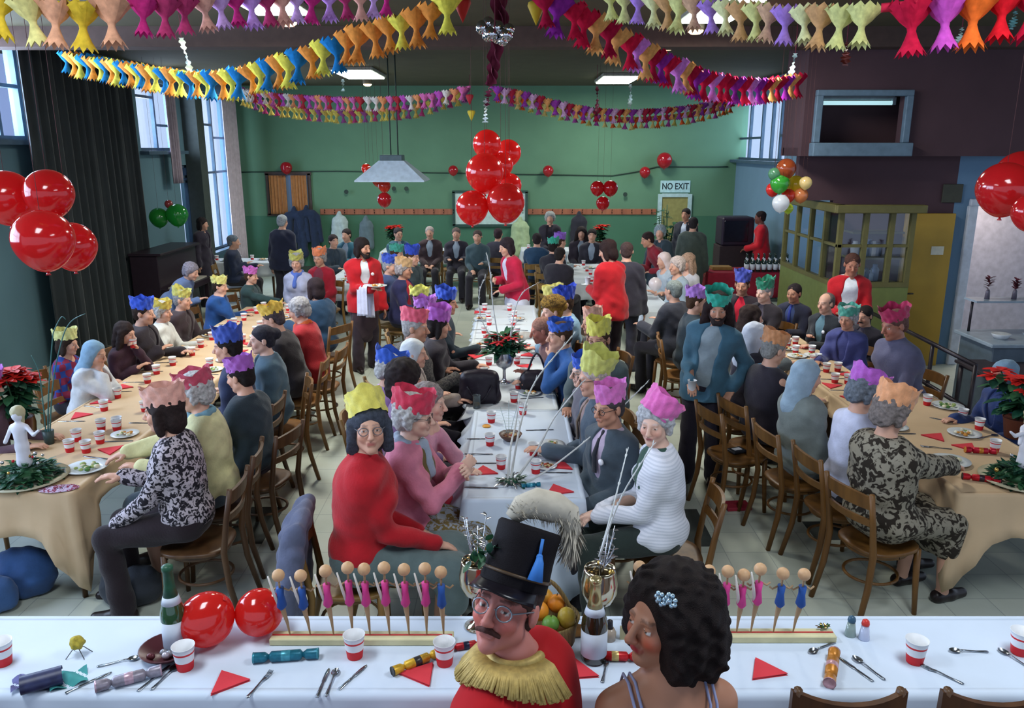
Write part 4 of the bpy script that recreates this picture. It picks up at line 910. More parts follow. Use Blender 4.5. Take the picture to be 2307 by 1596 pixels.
PP('person in olive coat standing with back turned near the bar', (1562, 505), 20, '', pose='stand', top=('coat', '#46504a'), hair=('short', '#2a2426'), g=1.1)
PP('person in dark suit and white shirt standing under the NO EXIT door', (1545, 484), 215, '', pose='stand', top=('jacket', '#2a2c34'), shirt='#b8c0cc', hair=('short', '#26201f'), skin=SK2, s=1.02)
PP('white haired person in black jacket standing with back turned at far left', (637, 500), 15, '', pose='stand', top=('jacket', '#1f2338'), hair=('short', '#a2a8ac'), g=1.2, s=1.02)
PP('grey haired person in dark coat standing at the green back wall', (1239, 492), 185, '', pose='stand', top=('coat', '#2a2630'), hair=('curly', '#a0a4a2'), fem=True, s=.98, arms=('chest' if False else 'front', 'front'))
PP('person in dark clothes standing before the tall left window', (457, 505), 100, '', pose='stand', top=('coat', '#2a2432'), hair=('bob', '#2a2426'), fem=True, s=.96)
PP('person in grey blue smock bending over beside the left window', (432, 612), 100, '', pose='stand', top=('jumper', '#6478a0'), bottom=('skirt', '#6478a0'), hair=('curly', '#8a8490'), fem=True, lean=38, hp=20, arms=('front', 'reach'), s=.9)
PP('person in dark blue jacket seated at the far left table', (527, 545), 80, 'person at far left table', k='b', top=('jacket', '#232c44'), hair=('short', '#6a7480'), g=1.1)
# --- far table against the back wall
for a in (('person in dark suit facing camera, far table left of the white board', (1028, 527), 180, 'person in dark suit at far table', '#2a2834', ('short', '#6a5c58'), 'jacket'),
          ('person in dark grey jumper at the far table under the balloon column', (1075, 533), 185, 'person in grey jumper at far table', '#3c5058', ('short', '#4a3c3a'), 'jumper'),
          ('person in brown jacket at far table below the orange balloons', (968, 524), 180, 'person in brown jacket at far table', '#3a2c30', ('short', '#a89c9a'), 'jacket'),
          ('person in blue grey jacket at far table below the hanging shade', (898, 527), 150, 'person in blue grey at far table', '#34586c', ('short', '#3a3438'), 'jacket'),
          ('person in slate jacket with back turned at the far table', (1122, 528), 10, 'person in slate jacket', '#3c3c4c', ('short', '#3a2a30'), 'jacket'),
          ('person in navy jacket with back turned left of the green crown', (1210, 540), 5, 'person in navy at far table', '#23405c', ('short', '#2a2024'), 'jacket'),
          ('dark haired person facing camera right of the standing grey haired person', (1310, 525), 185, 'dark haired person at far right table', '#2a2430', ('long', '#2a2222'), 'jacket'),
          ('person in dark jacket and white shirt, far right table', (1334, 530), 190, 'person in dark jacket, far right table', '#262530', ('short', '#2a2222'), 'jacket'),
          ('person in charcoal coat at the left of the far tables', (752, 545), 140, 'person in charcoal coat, far left', '#33404c', ('short', '#33292c'), 'coat'),
          ('dark haired person in teal jacket at the left of the far tables', (780, 530), 200, 'person in teal jacket, far left', '#2c5a6c', ('short', '#2c2426'), 'jacket')):
    PP(a[0], a[1], a[2], a[3], k='b', top=(a[6], a[4]), shirt='#8a98a8' if a[6] == 'jacket' and a[2] > 90 else None, hair=a[5], chr_=a[1][0] not in (1028, 1075))
PP('person in black with green paper crown, back turned, at the far right table', (1247, 556), 20, 'person in far green crown', k='b', top=('jumper', '#22202a'), crown='#2c9a80', chh=.12, hair=('short', BLK))
PP('person in pale shawl with violet paper crown at the far right table', (1272, 543), 60, 'person in pale shawl', k='b', top=('cardigan', '#a4b8c4'), shirt='#3a3440', crown='#8a5cc0', hair=('short', BRN), fem=True)
PP('person in black coat with back turned before the far right table', (1262, 575), 30, 'person in black coat, far right', k='b', top=('coat', '#221f28'), hair=('short', BLK), g=1.15)

# ---- seat everybody: keep heads where the photo shows them, but give each body its own room beside the tables
TABLES = [(LX0, LX1, LY0, LY1), (RX0, RX1, RY0, RYM), (RX0, RXF, RYM, RY1)] + [(-.30 + d, .44 + d, a_, b_) for a_, b_, d in ctr] + FARTABLES
def head_off(kw):
    le, sd = math.radians(kw.get('lean', 4)), math.radians(kw.get('side', 0)); hz = .612 if kw.get('pose', 'sit') == 'sit' else .93
    u = npv(math.sin(sd), math.sin(le) * math.cos(sd), math.cos(le) * math.cos(sd)); Rr = rotz(-kw.get('hy', 0)) @ rotx(-kw.get('hp', 5))
    return npv(0, 0, hz) + u * .59 + npv(0, .025, .06) + Rr @ npv(0, .012, 0)
def place(i, s, dx, dy):
    label, px, yaw, *_, kw = SPEC[i]; o = OFF[i]; sit = kw.get('pose', 'sit') == 'sit'
    z = (.46 * (1 - s) if sit else 0) + o[2] * s; h = atz(px[0] + dx, px[1] + dy, z); a = -math.radians(yaw)
    return (h.x - s * (o[0] * math.cos(a) - o[1] * math.sin(a)), h.y - s * (o[0] * math.sin(a) + o[1] * math.cos(a)))
OFF = [head_off(sp[-1]) for sp in SPEC]; NP_ = len(SPEC)
SV = [[sp[-1].get('s', 1.), 0., 0.] for sp in SPEC]; XY = [place(i, *SV[i]) for i in range(NP_)]
RAD = [.235 * sp[-1].get('g', 1.) ** .5 * (1.0 if sp[-1].get('pose', 'sit') == 'sit' else 1.) for sp in SPEC]
def cost(i, v, p):
    s, dx, dy = v; c = ((s - SPEC[i][-1].get('s', 1.) * .985) / .10) ** 2 + (dx / 15.) ** 2 + (dy / 11.) ** 2
    for j in range(NP_):
        if j == i: continue
        d2 = (p[0] - XY[j][0]) ** 2 + (p[1] - XY[j][1]) ** 2; m = RAD[i] + RAD[j]
        if d2 < m * m: c += 190 * (m - math.sqrt(d2)) ** 2 * 4
    r = .21 if SPEC[i][-1].get('pose', 'sit') == 'sit' else .2
    for x0, x1, y0, y1 in TABLES:
        ix = min(p[0] - x0, x1 - p[0]) + r; iy = min(p[1] - y0, y1 - p[1]) + r
        if ix > 0 and iy > 0: c += 200 * min(ix, iy) ** 2 * 2
    return c
rs_ = random.Random(5); step = 1.
for it in range(70):
    for i in range(NP_):
        best = cost(i, SV[i], XY[i])
        for t in range(6):
            v = [min(max(SV[i][0] + rs_.gauss(0, .035) * step, .84), 1.12), SV[i][1] + rs_.gauss(0, 12) * step, SV[i][2] + rs_.gauss(0, 9) * step]
            p = place(i, *v); c = cost(i, v, p)
            if c < best: best = c; SV[i] = v; XY[i] = p
    step = max(step * .97, .2)
BUILT = []
for i, (label, px, yaw, desc, k, chr_, back, kw) in enumerate(SPEC):
    kw = dict(kw); kw['s'] = SV[i][0]
    if 'arms' not in kw: kw['arms'] = (('table', 'table'), ('lap', 'table'), ('table', 'lap'), ('table', 'chest'), ('lap', 'lap'))[(i * 7) % 5]
    kw.setdefault('res', min(max(.00125 * XY[i][1], .0066), .021))
    p = person(label, xy=XY[i], yaw=yaw, **kw); BUILT.append(p)
    if kw.get('pose', 'sit') == 'sit' and chr_: chair_for(p, 'wooden cafe chair under the ' + desc, k, back)
IDX_RED = [i for i, sp in enumerate(SPEC) if 'red polo neck' in sp[0]][0]
# ================================================================ things on the tables
ORD = 'first second third fourth fifth sixth seventh eighth ninth tenth eleventh twelfth thirteenth fourteenth fifteenth sixteenth seventeenth eighteenth nineteenth twentieth'.split()
TZ = .7535
CUPW = mat('#dfe1e4', rough=.5, var=.02); CUPR = mat('#c8232b', rough=.5, var=.04); STEEL = mat('#9aa2aa', rough=.22, metal=.95, var=0); PLATE = mat('#d7dde0', rough=.25, var=.02)
def cup_mesh():
    g = G(); pr = [(.0262, 0), (.0270, .003), (.0305, .034), (.0325, .052), (.0338, .062), (.0346, .069), (.0372, .088), (.0384, .088), (.0378, .085), (.0355, .086), (.0300, .03), (.0255, .006), (.0005, .006)]
    mis = [1, 1, 0, 0, 1, 0, 0, 0, 0, 0, 0, 0]; mis = [1, 1, 0, 0, 1, 0, 0, 0, 0, 0, 0, 0]
    g.lathe(pr, 22, mis=mis); return g.mesh([CUPW, CUPR], 'paper_cup')
CUP = cup_mesh()
def flat(pts, th=.003, R=None):
    """utensil outline: (y, halfwidth, z) stations"""
    vs = []
    for y, w, z in pts: vs += [V(-w, y, z), V(w, y, z), V(w * .8, y, z + th), V(-w * .8, y, z + th)]
    k = len(pts); fs = [(i * 4 + j, i * 4 + (j + 1) % 4, (i + 1) * 4 + (j + 1) % 4, (i + 1) * 4 + j) for i in range(k - 1) for j in range(4)] + [(3, 2, 1, 0), tuple((k - 1) * 4 + j for j in range(4))]
    return vs, fs
def knife_mesh():
    g = G(); g.add(*flat([(-.105, .006, 0), (-.10, .0095, 0), (-.02, .0075, .001), (0, .006, .001), (.012, .010, .001), (.07, .0105, .001), (.098, .007, .001), (.108, .002, .001)])); return g.mesh(STEEL, 'knife')
def spoon_mesh():
    g = G(); g.add(*flat([(-.10, .004, .001), (-.092, .0095, .001), (-.04, .0055, .002), (.02, .0035, .006), (.045, .004, .006)])); 
    g.grid(lambda u, v: V(.019 * v * math.cos(u * 6.2832) * (1 - .12 * math.sin(u * 6.2832)), .072 + .030 * v * math.sin(u * 6.2832), .0015 + .007 * v * v), 18, 5, wrap=True); return g.mesh(STEEL, 'spoon')
def fork_mesh():
    g = G(); g.add(*flat([(-.10, .004, .001), (-.092, .0095, .001), (-.04, .0050, .002), (.02, .0035, .006), (.040, .009, .004), (.052, .0120, .002), (.058, .0120, .002)]))
    for i in range(4): x = -.0098 + i * .00655; g.add(*[[p + V(x, 0, 0) for p in flat([(.056, .0020, .002), (.085, .0018, .003), (.104, .0010, .007)])[0]], flat([(.056, .0020, .002), (.085, .0018, .003), (.104, .0010, .007)])[1]])
    return g.mesh(STEEL, 'fork')
KNIFE, SPOON, FORK = knife_mesh(), spoon_mesh(), fork_mesh()
NAPR = mat('#cf3a44', rough=.85, var=.05, bump=.1)
def napkin_mesh(s=.12):
    g = G()
    for i, (z, o) in enumerate(((0, 0), (.003, .004), (.006, .001))):
        a = [V(-s * .75 + o, -s * .45, z), V(s * .75, -s * .45 + o, z), V(0 + o, s * .75, z)]
        g.add(a + [p + V(0, 0, .0022) for p in a], [(2, 1, 0), (3, 4, 5), (0, 1, 4, 3), (1, 2, 5, 4), (2, 0, 3, 5)], smooth=False)
    return g.mesh(NAPR, 'napkin')
NAPK = napkin_mesh()
def plate_mesh(r=.115):
    g = G(); g.lathe([(.001, 0), (r * .55, 0), (r * .62, .003), (r, .016), (r, .019), (r * .62, .007), (r * .55, .004), (.001, .004)], 32); return g.mesh(PLATE, 'plate')
PLT = plate_mesh()
def salad_mesh(seed, cols):
    rs = random.Random(seed); g = G()
    for i in range(16):
        a, rr = rs.uniform(0, 6.28), rs.uniform(0, .06); g.ball((rr * math.cos(a), rr * math.sin(a), .010 + rs.uniform(0, .012)), rs.uniform(.010, .019), 8, mi=rs.randrange(len(cols)), sz=.6)
    return g.mesh([mat(c, rough=.5) for c in cols], 'food')
FOODS = [salad_mesh(1, ('#4f7a3a', '#9fb06a', '#d9d2b0')), salad_mesh(2, ('#7a9a4a', '#c98a3a', '#e0dcc4')), salad_mesh(3, ('#b24a32', '#d9c28a', '#7a4a2a'))]
def put(name, me, p, rz, label, cat, group=None, z=None, rx=0):
    return link(name, me, None, (p[0], p[1], TZ if z is None else z), (rx, 0, rz), label, cat, group)
def plate_thing(p, label, food=0, group=None, s=1., z=None):
    t = thing('dinner_plate', label, 'plate', (p[0], p[1], TZ if z is None else z), RS.uniform(0, 6), group); t.scale = (s, s, s)
    link('plate', PLT, t)
    if food is not None: link('food', FOODS[food], t, (0, 0, .004))
    return t
def cracker(name, p, rz, c1, c2, label, L=.22, r=.021, z=None):
    t = thing(name, label, 'christmas cracker', (p[0], p[1], (TZ if z is None else z) + r), rz)
    R = Matrix.Rotation(math.pi / 2, 3, 'Y'); m1, m2 = mat(c1, rough=.35, var=.25, vscale=60, metal=.25), mat(c2, rough=.3, var=.2, vscale=60, metal=.3)
    h = L / 2
    g = G(); g.lathe([(r * .45, -h * .52), (r, -h * .44), (r, -h * .14), (r * 1.03, -h * .13), (r * 1.03, h * .13), (r, h * .14), (r, h * .44), (r * .45, h * .52)], 18, R=R, mis=[0, 0, 0, 1, 1, 0, 0]); g.build('barrel', [m1, m2], t)
    for s in (-1, 1):
        g = G(); g.lathe([(r * .45, s * h * .52), (r * .95, s * h * .64), (r, s * h * .95), (r * 1.05, s * h), (r * .9, s * h * .97)], 18, R=R, mis=[0, 0, 1, 1]); g.build('frill', [m1, m2], t)
    return t
# -- settings along the rows
def ordw(i): return ORD[i] if i < 20 else 'further'
def settings(xe, inward, y0, y1, step, where, rs, drift=0., cup_in=.24, fancy=True):
    n = int((y1 - y0) / step); ci = pi = ni = ki = 0
    for i in range(n):
        y = y0 + (i + .5) * step + rs.uniform(-.04, .04); dx = drift * (y - 4.44); f = -math.pi / 2 if inward > 0 else math.pi / 2
        X = lambda d: xe + dx + inward * d
        put('paper_cup', CUP, (X(cup_in + rs.uniform(-.03, .05)), y + rs.uniform(.03, .10)), rs.uniform(0, 6), 'red banded paper cup, %s from the near end, %s' % (ordw(ci), where), 'cup', 'paper cups on the ' + where); ci += 1
        k = rs.random()
        if k < .42: put('napkin', NAPK, (X(.13 + rs.uniform(-.03, .02)), y - .05), f + rs.uniform(-.5, .5), 'red folded paper napkin, %s from the near end, %s' % (ordw(ni), where), 'napkin', 'red napkins on the ' + where); ni += 1
        elif k < .75: plate_thing((X(.15), y - .06), 'white plate of food, %s from the near end, %s' % (ordw(pi), where), rs.randrange(3), 'plates on the ' + where, s=.85); pi += 1
        if rs.random() < .8: put('table_knife', KNIFE, (X(.14), y - .19), f + rs.uniform(-.3, .3), 'steel table knife, %s from the near end, %s' % (ordw(ki), where), 'knife', 'knives on the ' + where); ki += 1
rs = random.Random(21)
settings(LX0, 1, 5.9, LY1, .35, 'wall side of left row', rs); settings(LX1, -1, 5.1, LY1, .35, 'aisle side of left row', rs)
settings(RX0, 1, 5.6, RY1, .35, 'aisle side of right row', rs, cup_in=.20); settings(RXF, -1, RYM + .1, RY1, .35, 'wall side of right row', rs, cup_in=.16)
settings(-.37, 1, 6.4, 10.5, .44, 'left side of centre row', rs, drift=-.03, cup_in=.2); settings(.37, -1, 6.4, 10.5, .44, 'right side of centre row', rs, drift=-.03, cup_in=.2)
# -- near end of the centre row
def P75(x, y): return atz(x, y, TZ)
def cups(lst):
    for x, y, lb in lst: p = atz(x, y + 8, TZ); put('paper_cup', CUP, p, RS.uniform(0, 6), 'red banded paper cup ' + lb, 'cup')
cups(((1104, 996, 'on the centre row near the orange slice'), (1129, 1048, 'on the centre row just beyond the near left red napkin'), (1202, 1018, 'on the centre row right half beside the small dish'), (1207, 1058, 'on the centre row nearest its right red napkins'),
      (1158, 898, 'on the centre row between the two black handbags'), (1178, 926, 'on the centre row right of the juice glass'), (1107, 944, 'on the centre row just in front of the juice glass')))
for x, y, r, lb in ((1090, 1063, .1, 'red folded napkin on the near left of the centre row'), (1256, 1106, .25, 'red folded napkin at the near right corner of the centre row'), (1262, 1050, -.2, 'red folded napkin beside the right hand food plate, centre row')): put('napkin', NAPK, P75(x, y), r, lb, 'napkin')
for me, nm, x, y, r, lb in ((KNIFE, 'table_knife', 1085, 1100, 1.5, 'steel knife at the near left corner of the centre row'), (KNIFE, 'table_knife', 1085, 1045, 1.6, 'steel knife beyond the near left red napkin'), (FORK, 'table_fork', 1078, 1025, 1.6, 'steel fork on the left edge of the centre row'), (KNIFE, 'table_knife', 1082, 990, 1.6, 'steel knife left of the cup by the orange slice'),
                            (KNIFE, 'table_knife', 1248, 1022, -1.5, 'steel knife in front of the right hand food plate'), (KNIFE, 'table_knife', 1252, 1066, -1.6, 'steel knife between the two right napkins of the centre row'), (KNIFE, 'table_knife', 1215, 970, -1.5, 'steel knife at the right edge beyond the food plate')):
    put(nm, me, P75(x, y), r, lb, 'knife' if me is KNIFE else 'fork')
plate_thing(P75(1243, 1004), 'white plate of salad at the right edge of the near centre table', 1, s=.8); plate_thing(P75(1228, 1052), 'white plate with orange food near the right cups, centre row', 2, s=.7)
g = G(); g.lathe([(.001, 0), (.028, 0), (.030, .004), (.033, .11), (.0345, .11), (.032, .108), (.028, .006), (.001, .005)], 20); t = thing('juice_glass', 'clear glass of orange juice beside the big black handbag', 'glass', P75(1074, 920))
GL = mat('#cfe0e4', rough=.05, trans=.9, var=0, spec=.5); g.build('glass', GL, t); g = G(); g.lathe([(.001, .006), (.0275, .006), (.0295, .045), (.001, .045)], 18); g.build('juice', mat('#e0a83a', rough=.2, var=0), t)
g = G(); g.lathe([(.001, 0), (.03, 0), (.032, .006), (.03, .011), (.001, .012)], 20); put('orange_slice', g.mesh(mat('#e0a040', rough=.4), 'orange_slice'), P75(1096, 962), 0, 'round orange slice lying on the left of the centre row', 'orange slice')
cracker('cracker', P75(1196, 1098), .2, '#1f6d86', '#57a0b4', 'teal cracker at the near end of the centre row', L=.12, r=.014)
g = G(); g.lathe([(.001, 0), (.04, 0), (.07, .025), (.085, .05), (.082, .052), (.066, .028), (.001, .008)], 24); t = thing('serving_dish', 'small dark dish with nuts in the middle of the near centre table', 'dish', P75(1150, 992)); g.build('bowl', mat('#5c4238', rough=.4), t); link('food', FOODS[2], t, (0, 0, .012))
BAGM = mat('#221d27', rough=.35, bump=.2, vscale=40)
def handbag(p, w, h, d, rz, label, loops):
    t = thing('handbag', label, 'handbag', (p[0], p[1], TZ), rz)
    blob('bag_body', [('c', npv(-w / 2 + .04, 0, .05), npv(w / 2 - .04, 0, .05), d / 2, d / 2, .03), ('c', npv(-w / 2 + .05, 0, h - .05), npv(w / 2 - .05, 0, h - .05), d / 2 * .8, d / 2 * .8, .08), ('e', npv(0, 0, h / 2), npv(w / 2 * 1.02, d / 2 * .95, h / 2 * 1.0), None, .06)], .008, BAGM, t, wr=.003, post=lambda P, D: np.maximum(D, -P[:, 2]))
    g = G(); g.box((0, 0, h - .012), (w * .82, .018, .016), bev=.004); g.build('clasp_frame', mat('#6a6258', rough=.3, metal=.8), t)
    for lp in loops:
        g = G(); g.tube([Vector(q) for q in lp], .009, 8); g.build('handle', BAGM, t)
    return t
arc = lambda x0, x1, y, z0, h: [(x0 + (x1 - x0) * i / 12, y, z0 + h * math.sin(math.pi * i / 12)) for i in range(13)]
hb1 = handbag(P75(1080, 912) + V(0, .06, 0), .31, .27, .13, .05, 'large black handbag standing on the left of the centre row', [arc(-.10, .10, -.075, .16, -.13), arc(.08, .16, -.05, .2, -.2)])
hb2 = handbag(P75(1212, 884) + V(0, .06, 0), .27, .17, .12, -.1, 'black handbag with tall arched handle on the right of the centre row', [arc(-.09, .07, 0, .16, .17)])
# -- table centres with greenery
LEAF = mat('#1f4a38', rough=.45, var=.3, vscale=25); LEAF2 = mat('#2f5a3a', rough=.45, var=.3, vscale=25); REDP = mat('#b3202a', rough=.6, var=.15); GOLD = foil('#c9a45a'); SILV = foil('#c3c6cc')
def leaf(g, base, d, L, w, mi=0, droop=.3, up=None):
    d = Vector(d).normalized(); s = d.cross(V(0, 0, 1));
    if s.length < .05: s = V(1, 0, 0)
    s.normalize(); vs = []; k = 5
    for i in range(k + 1):
        f = i / k; c = Vector(base) + d * L * f - V(0, 0, droop * L * f * f); ww = w * math.sin(math.pi * min(f * .92 + .06, 1)) ** .8
        n = s.cross(d).normalized(); vs += [c - s * ww, c + n * -ww * .25, c + s * ww]
    fs = []
    for i in range(k): fs += [(i * 3, i * 3 + 1, i * 3 + 4, i * 3 + 3), (i * 3 + 1, i * 3 + 2, i * 3 + 5, i * 3 + 4)]
    g.add(vs, fs, mi)
def mound(parent, c, r, h, seed, n=130, mats=None, L=.07, w=.014):
    rs = random.Random(seed); g = G()
    for i in range(n):
        a, f = rs.uniform(0, 6.283), rs.random() ** .6; p = V(c[0] + r * f * math.cos(a) * .8, c[1] + r * f * math.sin(a) * .8, c[2] + h * (1 - f * f) * rs.uniform(.3, 1))
        leaf(g, p, (math.cos(a), math.sin(a), rs.uniform(-.1, .9)), L * rs.uniform(.7, 1.3), w * rs.uniform(.7, 1.3), rs.randrange(2), rs.uniform(.1, .5))
    g.ball((c[0], c[1], c[2] + h * .2), r * .6, 12, 1, sz=h / r * .6); o = g.build('greenery', mats or [LEAF, LEAF2], parent); return o
def baubles(parent, c, r, h, n, seed, ms, rad=.012, name='bauble'):
    rs = random.Random(seed)
    for i in range(n):
        a, f = rs.uniform(0, 6.283), rs.random() ** .5; g = G(); g.ball((c[0] + r * f * math.cos(a), c[1] + r * f * math.sin(a), c[2] + h * (1.15 - f * f * .8)), rad * rs.uniform(.7, 1.2), 10); g.build(name, ms[i % len(ms)], parent)
STEM = mat('#c4c8c6', rough=.6, var=.1)
def stem(parent, pts, r=.004, plume=0, name='plume_stem', m=None):
    g = G(); P = [Vector(p) for p in pts]; Q_ = []
    for i in range(len(P) - 1):
        a, b, c_, d = P[max(i - 1, 0)], P[i], P[i + 1], P[min(i + 2, len(P) - 1)]
        for j in range(6):
            t = j / 6; Q_.append(.5 * ((2 * b) + (c_ - a) * t + (2 * a - 5 * b + 4 * c_ - d) * t * t + (3 * b - a - 3 * c_ + d) * t ** 3))
    Q_.append(P[-1]); k = len(Q_); g.tube(Q_, [r * (1 - .6 * i / k) for i in range(k)], 6)
    if plume:
        rs = random.Random(int(P[0].x * 1000))
        for i in range(k):
            if i < k * .25: continue
            for s in range(3):
                d = (Q_[min(i + 1, k - 1)] - Q_[max(i - 1, 0)]).normalized(); o = V(rs.uniform(-1, 1), rs.uniform(-1, 1), rs.uniform(-.3, .6)); leaf(g, Q_[i], d + o * .35, plume * rs.uniform(.6, 1.2), .0022, 0, .1)
    return g.build(name, m or STEM, parent)
def goblet(parent, h=.24, r=.075, m=None, name='goblet'):
    g = G(); g.lathe([(.001, 0), (r * .75, 0), (r * .78, .006), (r * .3, .016), (r * .18, .04), (r * .16, h * .38), (r * .24, h * .44), (r * .75, h * .52), (r * 1.02, h * .66), (r * 1.05, h * .80), (r * .92, h * .96), (r * .90, h), (r * .84, h), (r * .95, h * .8), (r * .6, h * .55), (.001, h * .5)], 28); g.build(name, m or mat('#c9bda8', rough=.12, metal=.9, var=0), parent)
# mid centre arrangement: silver vase, dark leaves, red poinsettia bracts, white plumes
c = P75(1136, 862); t = thing('flower_arrangement', 'silver vase with dark greenery, red flowers and white plumes on the centre row', 'flower arrangement', c)
goblet(t, .30, .085, SILV, 'vase'); mound(t, (0, 0, .28), .17, .18, 4, 170, L=.12, w=.024); 
rs2 = random.Random(8)
for i in range(6):
    a = i * 1.05; rr = .12 if i else .02; g = G(); top = V(rr * math.cos(a), rr * math.sin(a), .40 + .04 * (i % 2))
    for j in range(9): b = j * .7 + i; leaf(g, top, (math.cos(b), math.sin(b), rs2.uniform(-.1, .3)), .075, .020, 0, .3)
    g.build('red_flower', REDP, t)
baubles(t, (0, 0, .32), .15, .12, 6, 3, [SILV, GOLD], .014)
L_ = lambda x, y, dy=0: aty(x, y, c.y + dy) - c
stem(t, [L_(1130, 800), L_(1112, 700), L_(1105, 620), L_(1098, 578)], .006, .05); stem(t, [L_(1145, 790), L_(1160, 700), L_(1178, 660), L_(1208, 640)], .006, .05); stem(t, [L_(1125, 790), L_(1085, 720), L_(1080, 660), L_(1092, 628)], .005, .04); stem(t, [L_(1140, 800), L_(1155, 745), L_(1170, 715)], .006, 0)
g = G()   # clear twigs of ice-like fern
# near centre arrangement
c = P75(1152, 1092); t = thing('flower_arrangement', 'low silver sprig arrangement with long arching white stems at the centre row near end', 'flower arrangement', c)
mound(t, (0, 0, .012), .07, .05, 9, 50, [SILV, LEAF], .06, .008); L_ = lambda x, y, dy=0: aty(x, y, c.y + dy) - c
for pts, pl in (([(1150, 1085, 0), (1172, 960, .3), (1206, 860, .6), (1290, 757, .8)], .05), ([(1158, 1086, 0), (1212, 1010, .2), (1250, 940, .3), (1312, 862, .4)], .04), ([(1144, 1088, 0), (1150, 1010, .1), (1162, 955, .3), (1170, 900, .4)], .03), ([(1162, 1090, 0), (1215, 1072, .05), (1330, 985, .1), (1452, 868, .2)], .045), ([(1136, 1092, 0), (1126, 1130, -.1), (1124, 1148, -.2)], .02)):
    stem(t, [L_(*p) for p in pts], .0085, pl)
c = P75(1146, 1000) + V(0, .05, 0); t = thing('glass_fern', 'tall clear feathery fern sprig standing before the black handbag', 'sprig', c); g = G()
for s in range(3):
    top = V((s - 1) * .06, .02, .30 - .05 * abs(s - 1)); g.tube([V(0, 0, 0), top * .5 + V(0, 0, .02), top], .002, 5)
    for i in range(9):
        for q in (-1, 1): leaf(g, top * (.25 + .08 * i), (q, 0, .55), .07, .003, 0, .5)
g.build('fern_frond', mat('#a9c0c4', rough=.3, alpha=.75, var=0), t)
# -- left and right row ends: white figurine on a leafy dish
def figurine_centre(c, label, seed, faces):
    t = thing('table_centre', label, 'table decoration', c)
    g = G(); g.lathe([(.001, 0), (.16, 0), (.24, .018), (.245, .024), (.16, .01), (.001, .008)], 36, sx=1.0); g.build('dish', mat('#b9b49a', rough=.35), t)
    mound(t, (0, 0, .012), .20, .13, seed, 240, L=.075, w=.016); baubles(t, (0, 0, .05), .19, .10, 12, seed, [SILV, REDP, SILV, GOLD], .013)
    z = .13; f = faces
    W_ = mat('#d8d9e4', rough=.5, var=.04)
    blob('figurine', [('c', npv(0, 0, z), npv(0, 0, z + .10), .045, .036, .02), ('c', npv(0, 0, z + .10), npv(.0, 0, z + .20), .034, .042, .02), ('e', npv(0, 0, z + .225), npv(.05, .035, .035), None, .02), ('c', npv(0, 0, z + .24), npv(0, 0, z + .275), .016, .015, .01), ('e', npv(0, 0, z + .31), npv(.034, .037, .043), None, .01),
                      ('c', npv(.045, 0, z + .23), npv(.11 * f, -.04, z + .19), .014, .012, .01), ('c', npv(-.045, 0, z + .23), npv(-.075, -.04, z + .14), .014, .012, .01), ('c', npv(.11 * f, -.04, z + .19), npv(.15 * f, -.05, z + .22), .011, .008, .006)], .006, W_, t, wr=.002)
    blob('figurine_hair', [('e', npv(0, .008, z + .325), npv(.042, .044, .042), None, .01), ('c', npv(0, .02, z + .30), npv(0, .03, z + .25), .03, .02, .02)], .006, mat('#b7b190', rough=.5), t, wr=.003, wf=120)
    return t
cL = P75(62, 1082); figurine_centre(cL, 'white figurine rising from a leafy dish at the near end of the left row', 31, 1)
cR = P75(2300, 1085); figurine_centre(cR, 'white figurine in a dark leafy dish at the near end of the right row', 32, -1)
def poinsettia(c, label, hgt, seed, spread):
    rs = random.Random(seed); t = thing('poinsettia', label, 'plant', c); g = G(); g.lathe([(.001, 0), (.07, 0), (.095, .15), (.10, .15), (.09, .145), (.001, .13)], 24); g.build('pot', mat('#6a3a2c', rough=.6), t)
    ge, gr, gs = G(), G(), G()
    for i in range(11):
        a = rs.uniform(0, 6.28); rr = rs.uniform(.02, spread); top = V(rr * math.cos(a), rr * math.sin(a), hgt * rs.uniform(.8, 1.)); gs.tube([V(0, 0, .13), top * .5 + V(0, 0, .08), top], .006, 6)
        for j in range(9): f = rs.uniform(.4, .92); b = rs.uniform(0, 6.28); leaf(ge, top * f + V(0, 0, .02), (math.cos(b), math.sin(b), .1), .13, .035, j % 2, .4)
        gr = G()
        for j in range(9): b = j * .7 + rs.random(); leaf(gr, top, (math.cos(b), math.sin(b), rs.uniform(.0, .35)), rs.uniform(.09, .13), .030, 0, .25)
        gr.build('red_bract', mat('#cf2a24', rough=.55, var=.15), t)
    gs.build('stem', LEAF2, t); ge.build('leaf', [LEAF, LEAF2], t); return t
pR = atz(2280, 985, TZ); poinsettia(V(pR.x + .02, pR.y, TZ), 'tall red poinsettia in a pot at the right edge of right row', .50, 5, .20)
pL = atz(48, 985, TZ); poinsettia(V(pL.x, pL.y, TZ), 'red flowered poinsettia behind the left figurine', .52, 6, .14)
c = atz(112, 1000, TZ); t = thing('reed_spray', 'tall blue green reeds arching behind the left figurine', 'plant', c); L_ = lambda x, y: aty(x, y, c.y) - c
g = G(); g.lathe([(.001, 0), (.03, 0), (.04, .10), (.034, .10), (.001, .09)], 16); g.build('vase', mat('#3a4a48', rough=.4), t)
for pts in ([(108, 980), (110, 880), (118, 770), (122, 745), (138, 715), (148, 720)], [(112, 980), (120, 860), (140, 765), (160, 725), (192, 707)], [(104, 980), (96, 900), (88, 840), (70, 800)]): stem(t, [L_(*p) for p in pts], .006, 0, 'reed', mat('#3f6a68', rough=.5))
